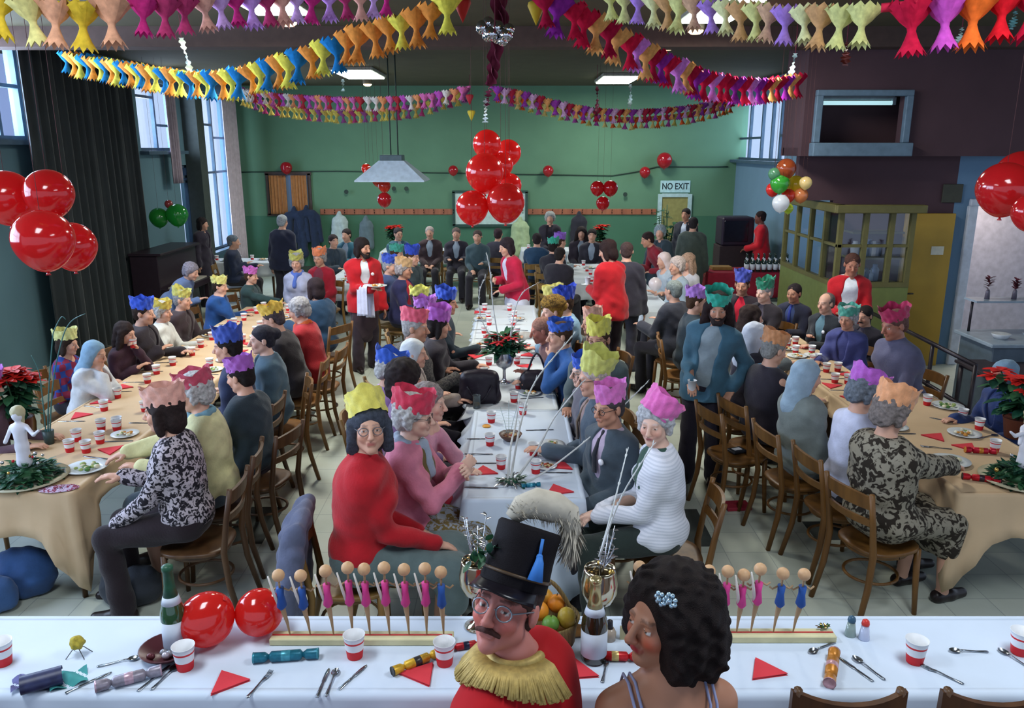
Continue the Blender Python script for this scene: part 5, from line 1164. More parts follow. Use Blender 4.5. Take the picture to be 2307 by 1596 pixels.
# -- near left and near right settings
cups(((158, 1010, 'left one of the pair beside the left figurine'), (195, 1012, 'right one of the pair by the salad plate, left row'), (174, 986, 'behind the pair near the left figurine'), (229, 962, 'in front of the floral dress, left of two'), (264, 962, 'in front of the floral dress, right of two')))
plate_thing(P75(196, 1058), 'white plate of salad at the near right corner of the left row', 0, s=1.15)
g = G(); rs2 = random.Random(4)
g.grid(lambda u, v: V((.02 + .07 * v) * math.cos(u * 6.2832) * 1.3, (.02 + .07 * v) * math.sin(u * 6.2832) * .7, .004 + .014 * abs(math.sin(u * 25 + v * 4)) * (1.2 - v)), 40, 5, wrap=True); g.grid(lambda u, v: V(.025 * v * math.cos(u * 6.2832), .02 * v * math.sin(u * 6.2832), .018), 20, 3, wrap=True)
put('paper_doily', g.mesh(mat('#7a1f3c', rough=.8, pat='floral', vscale=50, hex2='#b8a8c0'), 'doily'), P75(133, 1103), .2, 'crumpled burgundy patterned paper beside the left figurine dish', 'paper')
plate_thing(P75(2140, 1043), 'white plate in front of the fur print coat, right row', 0, s=1.1); plate_thing(P75(2172, 980), 'white plate of salad on the right row beyond the fur coat hand', 1, s=1.0); plate_thing(P75(2135, 918), 'white plate pushed to the far edge of the near right table', 0, s=1.05)
cracker('cracker', P75(2210, 1085), -.35, '#b81c28', '#3a2a30', 'red and black cracker by the right leafy dish', L=.22); cracker('cracker', P75(2208, 1022), -.2, '#b81c34', '#d08a3a', 'red and orange cracker behind the right leafy dish', L=.2)
for x, y, lb in ((2105, 985, 'beside the fur coat hand'), (2175, 1008, 'before the nearer salad plate')): put('napkin', NAPK, P75(x, y), 1.2, 'red folded napkin on the right row ' + lb, 'napkin')
# -- far tables
for q, (x0, x1, y0, y1) in enumerate(FARTABLES[:5]):
    wl = ('left far table', 'right far table', 'far table behind the lilac dress', 'far table behind the red waiter', 'far window table')[q]
    for i in range(6):
        f = (i + .5) / 6; p = (x0 + (x1 - x0) * f, (y0 + y1) / 2 + RS.uniform(-.1, .1)) if x1 - x0 > y1 - y0 else ((x0 + x1) / 2 + RS.uniform(-.1, .1), y0 + (y1 - y0) * f)
        if i % 3 == 1: plate_thing(p, 'white plate of food, %s along the %s' % (ordw(i), wl), i % 3, 'plates on the ' + wl)
        else: put('paper_cup', CUP, p, 0, 'red banded paper cup, %s along the %s' % (ordw(i), wl), 'cup', 'cups on the ' + wl)

# -- plants beyond the guests
def potted(p, h, label, seed, red=False):
    rs = random.Random(seed); t = thing('potted_plant', label, 'plant', p); g = G(); g.lathe([(.001, 0), (.09, 0), (.13, .22), (.14, .22), (.12, .20), (.001, .18)], 20); g.build('pot', mat('#5a4038', rough=.6), t)
    g = G(); gs = G()
    for i in range(14):
        a = rs.uniform(0, 6.28); top = V(.28 * math.cos(a) * rs.random(), .28 * math.sin(a) * rs.random(), h * rs.uniform(.6, 1)); gs.tube([V(0, 0, .18), top * .5 + V(0, 0, .1), top], .008, 5)
        for j in range(9): f = rs.uniform(.35, 1); b = rs.uniform(0, 6.28); leaf(g, top * f + V(0, 0, .08), (math.cos(b), math.sin(b), .3), .20, .045, j % 2, .5)
    gs.build('stem', LEAF2, t); g.build('leaf', [LEAF, LEAF2], t)
c = aty(1497, 560, 15.9); potted(V(c.x, 15.9, 0), 1.75, 'tall dark leafy plant standing beside the NO EXIT door', 77)
poinsettia(V(-2.45, 16.7, TZ), 'red poinsettia on the far table near the hanging shade', .5, 15, .12)
poinsettia(V(1.85, 16.9, TZ), 'red poinsettia on the far right table by the heart balloons', .5, 16, .12)
cups(((2088, 905, 'on the near right table behind the fur print coat'), (2168, 938, 'on the near right table beside the far plate'), (2205, 960, 'on the near right table between the two salad plates'), (2240, 1010, 'on the near right table behind the red and orange cracker')))
for me, nm, x, y, r, lb in ((KNIFE, 'table_knife', 2128, 948, .9, 'steel knife on the near right table before the far plate'), (FORK, 'table_fork', 2110, 1010, 1.3, 'steel fork on the near right table left of the nearer plate'), (SPOON, 'table_spoon', 2225, 985, -1.2, 'steel spoon on the near right table beside the middle plate')): put(nm, me, P75(x, y), r, lb, nm.split('_')[1])
# ================================================================ things held or worn
def wpt(rec, p):
    r = rec[0]; v = Vector([float(x) for x in p]) * r.scale[0]; a = r.rotation_euler.z
    return V(v.x * math.cos(a) - v.y * math.sin(a), v.x * math.sin(a) + v.y * math.cos(a), v.z) + r.location
def rec_of(s):
    for i, sp in enumerate(SPEC):
        if s in sp[0]: return PEOPLE[i]
def hand(rec, side, out=.06): El, Wr = rec[9][side], rec[8][side]; d = nrm(Wr - El); return wpt(rec, Wr + d * out)
r = rec_of('bearded waiter'); a = r[0].rotation_euler.z
h = hand(r, 1, .10); plate_thing((h.x, h.y), 'white plate of food carried by the bearded waiter', 1, z=h.z + .024, s=1.05)
# towel over the waiter's forearm
m_ = wpt(r, r[8][1] * .62 + r[9][1] * .38); e_, w_ = wpt(r, r[9][1]), wpt(r, r[8][1]); ax = (w_ - e_).normalized(); sd_ = V(-ax.y, ax.x, 0).normalized(); g = G()
def tw(u, v):
    s = (u - .5) * .16; t = (v - .5) * 2; rr = .062
    if abs(t) < .25: an = t / .25 * 1.57; o = sd_ * math.sin(an) * rr + V(0, 0, math.cos(an) * rr)
    else: o = sd_ * math.copysign(rr + .012 * (abs(t) - .25), t) - V(0, 0, (abs(t) - .25) * (.44 if t < 0 else .50))
    return ax * s * (1 + .1 * abs(t)) + o + sd_ * .006 * math.sin(u * 17)
g.grid(tw, 16, 28); o = g.build('towel', cloth('#c8c8dc'), loc=m_, label='white towel hanging over the bearded waiter forearm', cat='towel'); md = o.modifiers.new('thick', 'SOLIDIFY'); md.thickness = .004
def held_cup(rec, side, label, white=False, out=.075, dz=-.03):
    h = hand(rec, side, out); g = None
    link('paper_cup', CUP if not white else WCUP, None, (h.x, h.y, h.z + dz), 0, label, 'cup')
g = G(); g.lathe([(.026, 0), (.028, .004), (.036, .09), (.0385, .09), (.034, .086), (.025, .008), (.001, .008)], 20); WCUP = g.mesh(CUPW, 'white_cup')
held_cup(rec_of('denim jacket with green'), 1, 'plain white cup held by the person in denim jacket', True, .09, -.02)
held_cup(rec_of('maroon holding a red cup'), 0, 'red banded paper cup held by the long haired person in maroon')
r = rec_of('holding cups, right of centre'); h = hand(r, 0, .09); plate_thing((h.x, h.y), 'white saucer held by the waiter seen from behind', None, z=h.z + .015, s=.7); link('paper_cup', WCUP, None, (h.x, h.y, h.z + .022), 0, 'plain white cup on the saucer of the waiter seen from behind', 'cup')
r = rec_of('standing beyond the right row'); h = (hand(r, 0, .1) + hand(r, 1, .1)) / 2; plate_thing((h.x, h.y), 'white plate held by the waiter beyond the right row', 0, z=h.z + .0, s=1.1)
# brown fur hat
rec = rec_of('brown fur hat'); T, Rh = rec[1], rec[2]
blob('fur_hat', [('e', T(npv(0, -.025, .085)), npv(.125, .135, .055), Rh, .03), ('e', T(npv(0, -.025, .12)), npv(.10, .11, .05), Rh, .03)], .012, mat('#8a6a2c', rough=.95, pat='fur', vscale=40, hex2='#5a4420'), rec[0], wr=.008, wf=70)
# ================================================================ balloons, garlands, curtains and fittings
def balloon_mat(hexc):
    m = rubber(hexc).copy(); nt = m.node_tree; b = nt.nodes['Principled BSDF']; tr = nt.nodes.new('ShaderNodeBsdfTranslucent'); mx = nt.nodes.new('ShaderNodeMixShader'); mx.inputs[0].default_value = .42
    c = lin(hexc); tr.inputs[0].default_value = (min(c[0] * 1.7, 1), min(c[1] * 2.2 + .02, 1), min(c[2] * 2.2 + .02, 1), 1)
    nt.links.new(b.outputs[0], mx.inputs[1]); nt.links.new(tr.outputs[0], mx.inputs[2]); nt.links.new(mx.outputs[0], nt.nodes['Material Output'].inputs[0]); return m
def balloon_mesh(hexc, asp=1.12):
    m = balloon_mat(hexc); g = G(); prof = []
    for i in range(25):
        t = i / 24; a = math.pi * t; z = -math.cos(a); r = math.sin(a); r *= 1 - .16 * max(0, -z) ** 1.5; z2 = z * asp if z < 0 else z
        prof.append((max(r, .0005), z2))
    g.lathe(prof, 32); me = g.mesh(m, 'balloon')
    return me
BM = {}
def balloon(c, r, hexc, label, tilt=(0, 0), group=None, hang=False):
    if hexc not in BM:
        BM[hexc] = (balloon_mesh(hexc), None)
        g = G(); g.lathe([(.03, -1.10), (.05, -1.15), (.09, -1.22), (.06, -1.21), (.02, -1.15)], 12); BM[hexc] = (BM[hexc][0], g.mesh(rubber(hexc), 'knot'))
    t = thing('balloon', label, 'balloon', c, 0, group); t.rotation_euler = (tilt[0], tilt[1], RS.uniform(0, 6)); t.scale = (r, r, r)
    link('skin', BM[hexc][0], t); link('knot', BM[hexc][1], t)
    if hang:
        g = G(); g.tube([(0, 0, .98), (0, 0, (ZC - c[2]) / r)], .0014 / r, 5); g.build('string', mat('#5a3a3a', rough=.8, var=0), t)
    return t
RB = '#bf2226'; RB2 = '#cc2c28'
def bal(px, py, rp, Y, hexc, label, tilt=(0, 0), group=None):
    c = aty(px, py, Y); d = Y * math.cos(PITCH) + (CAMH - c.z) * math.sin(PITCH); return balloon(c, rp * d / FPX, hexc, label, tilt, group, hang=Y < YB - .5 and not label.startswith('white balloon standing'))
for x, y, r, Y, lb in ((16, 444, 58, 4.55, 'red balloon cut by the left edge, upper of the left cluster'), (110, 436, 53, 4.5, 'red balloon at the upper right of the left cluster'), (98, 540, 66, 4.15, 'largest red balloon, lowest front of the left cluster'), (163, 554, 52, 4.5, 'red balloon at the lower right of the left cluster')): bal(x, y, r, Y, RB, lb)
for x, y, r, Y, lb in ((1097, 325, 32, 7.0, 'topmost red balloon of the central column'), (1145, 344, 29, 7.35, 'red balloon at the upper right of the central column'), (1128, 372, 28, 7.05, 'red balloon in the heart of the central column'), (1092, 389, 43, 6.5, 'large red balloon at the left middle of the central column'), (1148, 418, 27, 7.1, 'red balloon at the right middle of the central column'),
                    (1064, 467, 37, 6.4, 'red balloon at the lower left of the central column'), (1139, 456, 43, 6.35, 'large red balloon at the lower right of the central column')): bal(x, y, r, Y, RB2, lb)
for x, y, r, Y, lb in ((2262, 425, 58, 4.3, 'red balloon at the left of the right edge cluster'), (2300, 398, 56, 4.75, 'red balloon at the top of the right edge cluster'), (2322, 478, 40, 4.0, 'red balloon low on the right picture edge')): bal(x, y, r, Y, RB, lb)
for x, y, r, lb in ((645, 378, 13, 'red balloon pinned above the small orange curtains'), (1021, 384, 11, 'red balloon on the back wall left of the central column'), (1235, 385, 12, 'red balloon on the back wall right of the central column'), (1453, 388, 12, 'red balloon on the back wall left of the NO EXIT sign'), (1497, 361, 17, 'pinkish red balloon on the back wall above the NO EXIT sign')): bal(x, y, r, YB - .2, '#b02430', lb)
for i, (x, y, r, h, lb) in enumerate(((825, 380, 11, '#d83a28', 'topmost orange red balloon of the slanting string'), (833, 387, 12, '#e0402a', 'second balloon from the top of the slanting string'), (842, 396, 13, '#e8482c', 'third balloon from the top of the slanting string'), (852, 406, 14, '#e04a30', 'fourth balloon from the top of the slanting string'), (866, 419, 14, '#d8452e', 'fifth balloon from the top of the slanting string'), (866, 450, 16, '#b01c24', 'dark red balloon at the foot of the slanting string'))): bal(x, y, r, 13.0 - .12 * i, h, lb)
for x, y, r, lb in ((1346, 424, 16, 'left red balloon of the small heart cluster'), (1375, 424, 17, 'right red balloon of the small heart cluster'), (1358, 458, 15, 'bottom red balloon of the small heart cluster')): bal(x, y, r, 13.5, '#b01820', lb)
for x, y, r, h, lb in ((358, 490, 21, '#2f8a3c', 'green balloon on the left of the piano'), (399, 484, 24, '#2f8f42', 'green balloon on the right of the piano'), (380, 460, 9, '#a04a4a', 'small dull red balloon above two green balloons')): bal(x, y, r, 12.9, h, lb)
for x, y, r, h, lb in ((1771, 380, 22, '#9a4a28', 'brownish orange balloon, top of the mixed bunch by the kiosk'), (1745, 392, 14, '#5a8a6a', 'pale green balloon, upper left of the mixed bunch'), (1757, 413, 21, '#3f9a3c', 'green balloon in the middle of the mixed bunch'), (1792, 415, 19, '#e0b83a', 'yellow balloon in the mixed bunch by the kiosk'), (1741, 427, 15, '#c8322c', 'red balloon, left of the mixed bunch'), (1815, 412, 14, '#f0d090', 'cream balloon, right of the mixed bunch'),
                    (1776, 441, 15, '#d0402e', 'red balloon below the green one in mixed bunch'), (1804, 440, 16, '#dd8a5a', 'peach balloon, lower right of the mixed bunch'), (1759, 458, 19, '#c8ccd4', 'white balloon at the foot of the mixed bunch'), (1776, 470, 11, '#bcd04a', 'lime balloon at the foot of the mixed bunch')): bal(x, y, r, 9.55 + (x * 7 + y) % 5 * .09, h, lb)
bal(1476, 640, 15, 10.9, '#e0d0d0', 'white balloon standing on the narrow table by the bar')
# ---- paper garlands
def tassel_mesh(hexc):
    g = G(); n = 20
    def ring(r, z, jag=0):
        o = []
        for j in range(n):
            w = 2 * math.pi * j / n; k = 1 + (.14 * math.cos(w * 10)) * (r > .2); o.append(V(r * k * math.cos(w), r * k * math.sin(w), z - jag * math.cos(w * 10)))
        return o
    rows = [ring(.46, .06, .09), ring(.42, -.02, .03), ring(.33, -.16), ring(.22, -.32), ring(.10, -.46), ring(.085, -.54), ring(.13, -.68), ring(.19, -.82), ring(.30, -1.0, .07)]
    vs = sum(rows, []); g.add(vs, [(i * n + j, i * n + (j + 1) % n, (i + 1) * n + (j + 1) % n, (i + 1) * n + j) for i in range(len(rows) - 1) for j in range(n)], smooth=True)
    return g.mesh(mat(hexc, rough=.9, var=.2, vscale=6, spec=.05), 'paper_tassel')
TM = {}
def garland(label, pts, unit, pal, seed, size=1.):
    """pts: (px, py, Y) stations along the swag"""
    rs = random.Random(seed); W = [aty(*p) for p in pts]; P = []
    for i in range(len(W) - 1):
        a, b, c_, d = W[max(i - 1, 0)], W[i], W[i + 1], W[min(i + 2, len(W) - 1)]
        for j in range(24): t = j / 24; P.append(.5 * ((2 * b) + (c_ - a) * t + (2 * a - 5 * b + 4 * c_ - d) * t * t + (3 * b - a - 3 * c_ + d) * t ** 3))
    P.append(W[-1]); o = P[0].copy(); t = thing('paper_garland', label, 'garland', o, 0, 'paper garlands under the ceiling')
    g = G(); g.tube([p - o for p in P[::3]] + ([P[-1] - o] if (len(P) - 1) % 3 else []), unit * .10, 6); g.build('cord', mat(pal[0], rough=.8), t)
    acc = 0.; k = 0
    for a, b in zip(P, P[1:]):
        acc += (b - a).length
        if acc >= unit * .62:
            acc = 0; h = pal[k % len(pal)] if rs.random() < .8 else rs.choice(pal); k += 1
            if h not in TM: TM[h] = tassel_mesh(h)
            q = link('paper_tassel', TM[h], t, b - o); s = unit * size * rs.uniform(.92, 1.08); q.scale = (s, s, s); q.rotation_euler = (rs.uniform(-.15, .15), rs.uniform(-.15, .15), rs.uniform(0, 6))
    return t
PB = ['#d8cc50', '#d0843c', '#1f6fa8']; PW = ['#d8d6a0', '#c8a0cc', '#d8a88a', '#b88ad0']; PR = ['#c01c3c', '#c050b0', '#e06a2a', '#d01c28', '#d850a0']; PM = ['#b01c44', '#8a2a90', '#a01830', '#c060b8', '#d8904a']; PX = ['#c868a0', '#d89060', '#d0c8c0', '#b050a8', '#a8343c']
garland('yellow, orange and blue paper garland across the near top left corner', [(-60, -30, 3.7), (60, 2, 3.7), (160, 12, 3.75), (250, 10, 3.8)], .17, ['#d8b83a', '#d8d088', '#1f6fa8', '#d8a080'], 1)
garland('pink and lilac paper garland across the near top left', [(270, 8, 3.85), (380, 2, 4.0), (520, -12, 4.3), (660, -18, 4.6), (800, -22, 4.9), (890, -30, 5.1)], .15, ['#c03078', '#c090d8', '#b03a68', '#d8a090', '#c8a0d8'], 2)
garland('yellow, orange and blue paper garland swagging from the hub to the left curtain', [(1040, -22, 5.6), (950, 25, 5.8), (830, 62, 6.1), (700, 112, 6.5), (570, 152, 7.0), (470, 168, 7.5), (360, 158, 8.1), (250, 140, 8.8), (150, 122, 9.4)], .21, PB, 3)
garland('crimson, purple and peach paper garland swagging from the hub to the right', [(1190, -25, 5.6), (1290, 15, 5.9), (1390, 70, 6.3), (1480, 122, 6.8), (1560, 158, 7.3), (1640, 178, 7.8), (1720, 184, 8.3), (1800, 172, 8.9)], .21, ['#a01838', '#8a2a90', '#c01c3c', '#c878c8', '#d89a5a'], 4)
garland('pale yellow, peach and lilac paper garland across the near top right', [(1340, -28, 5.2), (1440, -12, 5.0), (1560, 2, 4.7), (1680, 15, 4.4), (1800, 24, 4.1), (1960, 22, 3.8)], .155, ['#d0d088', '#c8a080', '#a880d0', '#d8d8a0', '#c89a6a'], 5)
garland('red, orange and magenta paper garland in the near top right corner', [(1985, 18, 3.7), (2060, 10, 3.65), (2150, 0, 3.6), (2240, -10, 3.6), (2340, -25, 3.6)], .19, PR, 6)
garland('white, pink and orange paper garland, upper far left swag', [(1060, 195, 11.5), (980, 212, 11.7), (900, 220, 12.0), (800, 222, 12.3), (700, 218, 12.8), (610, 212, 13.4), (540, 200, 14)], .17, PX, 7)
garland('purple and yellow paper garland, lower far left swag', [(1060, 196, 12.4), (980, 228, 12.6), (880, 246, 13), (780, 252, 13.4), (680, 246, 13.8), (600, 232, 14.2), (545, 215, 14.6)], .17, ['#8a4a80', '#c8b85a', '#a03a68', '#b8a050'], 8)
garland('purple, white and orange paper garland, upper far right swag', [(1105, 196, 11.5), (1180, 210, 11.8), (1260, 232, 12.1), (1340, 246, 12.4), (1420, 250, 12.8), (1520, 244, 13.2), (1600, 232, 13.6), (1655, 215, 14.)], .17, ['#8a3a98', '#c8a0c8', '#a02840', '#d89a60'], 9)
garland('red and yellow green paper garland, lower far right swag', [(1110, 200, 12.6), (1200, 228, 13), (1300, 252, 13.3), (1400, 266, 13.6), (1500, 262, 14), (1600, 246, 14.4), (1650, 230, 14.8)], .17, ['#d05a2a', '#b8b058', '#a04a90', '#c8b870'], 10)
# ---- hub: silver baubles and maroon streamer
def ribbon(parent, pts, w, name, m, tw=8., n=60):
    P = [Vector(p) for p in pts]; g = G()
    def at(t):
        f = t * (len(P) - 1); i = min(int(f), len(P) - 2); return P[i].lerp(P[i + 1], f - i)
    g.grid(lambda u, v: at(v) + V(math.cos(v * tw), math.sin(v * tw), 0) * (u - .5) * (w[0] + (w[1] - w[0]) * v) + V(.01 * math.sin(v * 40 + u * 3), 0, 0), 5, n); return g.build(name, m, parent)
c = aty(1128, -30, 6.4); t = thing('crepe_streamer', 'twisted maroon crepe streamer hanging down the hall centre to a white tassel', 'streamer', c); L_ = lambda x, y, Y=6.4: aty(x, y, Y) - c
MAR = mat('#6a2038', rough=.85, var=.2)
for i in range(3): ribbon(t, [V(.012 * i, 0, ZC - c.z), L_(1128 + i * 5 - 5, -30), L_(1126 + i * 4 - 4, 60), L_(1112 + i * 3, 130), L_(1106, 190)], (.12, .08), 'crepe_strip', MAR, 9 + i * 2)
ribbon(t, [L_(1104, 185), L_(1100, 215), L_(1096, 240)], (.05, .03), 'crepe_strip', MAR, 7); ribbon(t, [L_(1096, 222), L_(1094, 250), L_(1093, 276)], (.035, .03), 'white_tail', mat('#c8d0cc', rough=.5), 3)
c = aty(1115, 72, 6.1); t = thing('silver_bauble_bunch', 'bunch of shiny silver baubles at the garland hub', 'ornament', c)
g = G(); g.tube([(0, 0, 0), (0, .0, ZC - c.z)], .004, 5); g.build('cord', mat('#6a2038'), t)
MIR = mat('#c8ccd2', rough=.05, metal=1, var=0)
for x, y, r in ((1088, 62, 15), (1100, 52, 13), (1108, 76, 16), (1124, 84, 15), (1140, 78, 14), (1146, 66, 12), (1100, 80, 13), (1120, 62, 15), (1132, 92, 11)): g = G(); g.ball((0, 0, 0), r * 6.3 / FPX, 16); g.build('bauble', MIR, t, loc=aty(x, y, 6.1 + (x % 3) * .05) - c)
for i, (x, y, Y, h1, lb) in enumerate(((1042, 18, 5.9, '#a82018', 'red paper pennant left of the garland hub'), (1208, 24, 5.9, '#b89a20', 'yellow paper pennant right of the garland hub'), (1058, 222, 11.3, '#9a1c28', 'small red paper lantern under the far hub'), (1062, 258, 11.3, '#c0a830', 'small yellow and blue lantern under the far hub'))):
    c = aty(x, y, Y); s = .06 if Y < 8 else .055; t = thing('paper_pendant', lb, 'pendant', c); g = G(); g.lathe([(.001, -s * 1.6), (s * .5, -s * .6), (s * 1.0, s * .5), (s * .9, s * .9), (.001, s)], 8); g.build('pendant_body', mat(h1, rough=.7), t); g = G(); g.tube([(0, 0, s), (0, 0, s + .25)], .003, 5); g.build('cord', MAR, t)
for pts, Y, w, h, lb in (([(408, 85), (415, 112), (424, 140), (428, 165)], 8.2, (.05, .06), '#b8c4b8', 'pale foil streamer dangling above the left windows'), ([(1792, 120), (1786, 150), (1778, 185)], 8.8, (.05, .06), '#a8c4c4', 'pale foil streamer dangling right of the crimson garland'), ([(1420, 190), (1421, 215), (1418, 242)], 12.2, (.05, .06), '#b8d0c8', 'pale streamer hanging below the mid hall right light'),
                         ([(1345, 195), (1346, 225), (1343, 262)], 12.2, (.05, .05), '#6a2a38', 'dark streamer hanging before the far right light'), ([(772, 178), (773, 200), (772, 206)], 12, (.04, .05), '#b8d0c8', 'short pale streamer below the mid hall left light'), ([(2168, 62), (2163, 82), (2158, 102)], 5, (.02, .05), '#a8bcb0', 'pale foil bell hanging below the red corner garland'), ([(2288, 25), (2284, 45), (2278, 66)], 5, (.03, .04), '#5a8a8a', 'teal foil drop hanging at the top right edge'), ([(1908, 95), (1906, 120), (1904, 148)], 6, (.03, .07), '#6a2a20', 'dull red paper bell hanging before the dark booth wall')):
    c = aty(*pts[0], Y); t = thing('foil_streamer', lb, 'streamer', c); ribbon(t, [aty(x, y, Y) - c for x, y in pts], w, 'foil_strip', mat(h, rough=.35, metal=.3), 4, 24)
    g = G(); g.tube([(0, 0, 0), (0, 0, .3)], .003, 5); g.build('cord', MAR, t)
# ---- curtains
def curtain(name, label, a, b, z0, z1, m, amp, waves, kind=None):
    """folded cloth between plan points a and b"""
    a, b = V(*a, 0), V(*b, 0); d = b - a; n = V(-d.y, d.x, 0).normalized(); k = int(waves * 10); g = G()
    def fn(u, v):
        f = amp * (1 - .25 * v) * (math.sin(u * waves * 6.283) + .35 * math.sin(u * waves * 14.1 + 1)); p = a + d * u + n * f; p.z = z0 + (z1 - z0) * v; return p - V(a.x, a.y, 0)
    g.grid(fn, k, 12); o = g.build(name, m, loc=(a.x, a.y, 0), label=label, cat='curtain'); md = o.modifiers.new('thick', 'SOLIDIFY'); md.thickness = .004; return o
CUD = mat('#262c2e', rough=.9, var=.15, vscale=3, sheen=.2)
ya, yb = wy(84, 400, XL + .3)[0], wy(314, 400, XL + .3)[0]
curtain('curtain', 'wide dark green grey curtain hanging between the left windows', (XL + .3, ya), (XL + .3, yb), .04, ZC - .12, CUD, .055, 13)
y1 = wy(72, 300, XL + .2)[0]
curtain('curtain', 'pale edged narrow curtain beside the near left window', (XL + .2, y1 + .02), (XL + .2, y1 + .35), 2.3, ZC - .12, mat('#77808a', rough=.9), .03, 3)
y1 = wy(404, 300, XL + .2)[0]; curtain('curtain', 'narrow greyish pink curtain right of the middle left window', (XL + .2, y1 - .42), (XL + .2, y1 - .08), 2.2, ZC - .12, mat('#8a7f88', rough=.9), .03, 3)
y1 = wy(507, 300, XL + .15)[0]; curtain('curtain', 'long pale pink curtain right of the far left window', (XL + .15, y1), (XL + .15, y1 + .75), .3, ZC - .12, mat('#c0b4bc', rough=.9), .035, 5)
curtain('curtain', 'narrow grey curtain at the far edge of the right window', (XR - .14, W4[1] - .02), (XR - .14, W4[1] + .22), 1.95, 3.9, mat('#8a8484', rough=.9), .03, 3)
# small window in the back wall with orange curtains
a, b = aty(602, 391, YB), aty(702, 484, YB)
g = G()
for c, s in ((((a.x + b.x) / 2, YB - .02, a.z), (b.x - a.x + .1, .05, .07)), (((a.x + b.x) / 2, YB - .02, b.z), (b.x - a.x + .1, .05, .05)), ((a.x, YB - .02, (a.z + b.z) / 2), (.07, .05, a.z - b.z)), ((b.x, YB - .02, (a.z + b.z) / 2), (.07, .05, a.z - b.z))): g.box(c, s)
w7 = g.build('window_7', mat('#4a3f3c', rough=.6), kind='structure'); g = G(); g.box(((a.x + b.x) / 2, YB - .006, (a.z + b.z) / 2), (b.x - a.x, .01, a.z - b.z)); g.build('pane', mat('#7a94b8', rough=.2, var=0), w7)
ORC = mat('#a9764a', rough=.9, var=.12); m_ = (a.x + b.x) / 2
curtain('curtain', 'small orange curtain, left half of the little back window', (a.x + .05, YB - .09), (m_ - .04, YB - .09), b.z + .02, a.z - .04, ORC, .02, 5); curtain('curtain', 'small orange curtain, right half of the little back window', (m_ + .07, YB - .09), (b.x - .05, YB - .09), b.z + .02, a.z - .04, ORC, .02, 5)
# white board
a, b = aty(1022, 432, YB), aty(1186, 508, YB); t = thing('white_board', 'white board in dark frame on the back wall behind the balloon column', 'board', ((a.x + b.x) / 2, YB - .03, (a.z + b.z) / 2)); W, H = b.x - a.x, a.z - b.z
g = G(); g.box((0, 0, 0), (W, .03, H)); g.build('board_panel', mat('#b4ccc6', rough=.4), t)
g = G()
for c, s in (((0, -.02, H / 2), (W + .06, .03, .06)), ((0, -.02, -H / 2), (W + .06, .03, .06)), ((-W / 2, -.02, 0), (.06, .03, H)), ((W / 2, -.02, 0), (.06, .03, H))): g.box(c, s)
g.build('frame', mat('#2f4a44', rough=.6), t)
# coat rail with hooks and the coats on it
a, b = aty(722, 477, YB), aty(1478, 477, YB); t = thing('coat_rail', 'long wooden coat rail with rows of hooks along the back wall', 'coat rail', ((a.x + b.x) / 2, YB - .02, a.z)); W = b.x - a.x
g = G(); g.box((0, 0, 0), (W, .03, .13), bev=.005); g.build('board', wood('#a4684c', '#8a5440'), t); g = G(); g.tube([(0, -.015, .03), (0, -.07, .03), (0, -.075, .06)], .008, 6); g.tube([(0, -.015, -.02), (0, -.05, -.03), (0, -.06, .0)], .008, 6); hk = g.mesh(mat('#2a2624', rough=.4, metal=.6), 'hook')
for i in range(34): link('hook', hk, t, (-W / 2 + W * (i + .5) / 34, 0, 0))
def coat(px, py, hexc, label, w=.22, h=1.05, Y=None):
    c = aty(px, py, (Y or YB) - .17); o = blob('hanging_coat', [('c', npv(0, 0, -.05), npv(0, 0, -.10), .04, .06, .03), ('c', npv(-w * .6, 0, -.22), npv(w * .6, 0, -.22), .07, .07, .06), ('c', npv(-w * .5, 0, -.25), npv(-w * .7, 0, -h), .09, .10, .08), ('c', npv(w * .5, 0, -.25), npv(w * .7, 0, -h), .09, .10, .08), ('c', npv(-w, .0, -.28), npv(-w * 1.2, 0, -h * .72), .055, .05, .03), ('c', npv(w, 0, -.28), npv(w * 1.2, 0, -h * .72), .055, .05, .03)], .022, cloth(hexc), None, wr=.012, wf=20)
    o.location = c; o['label'] = label; o['category'] = 'coat'
coat(662, 463, '#24324c', 'dark navy coat hung by the small orange curtains, left of two', .25, 1.1); coat(690, 460, '#1f2c44', 'dark navy coat hung beside the first one, right of two', .25, 1.15); coat(764, 474, '#a8b8b8', 'pale grey coat hanging on the left of the coat rail', .13, .75); coat(824, 484, '#5c6e76', 'slate coat hanging on the coat rail above the waiter', .10, .7)
coat(1172, 486, '#a4b890', 'pale green coat hanging right of the white board', .15, .85); coat(1305, 474, '#2a2a34', 'black coat hanging on the rail behind the far right table', .13, 1.0)
for px, py, lb in ((781, 432, 'left dark wall fitting under the hanging shade'), (888, 425, 'middle dark wall fitting beside the balloon string'), (916, 425, 'right dark wall fitting below the hanging shade'), (1408, 438, 'slim dark wall fitting right of the heart balloons')):
    c = aty(px, py, YB - .05); g = G(); g.lathe([(.001, 0), (.03, .01), (.05, .04), (.05, .05)], 12, R=Matrix.Rotation(math.pi / 2, 3, 'X')); g.build('wall_fitting', mat('#2a3a34', rough=.5), loc=c, label=lb, cat='wall fitting')
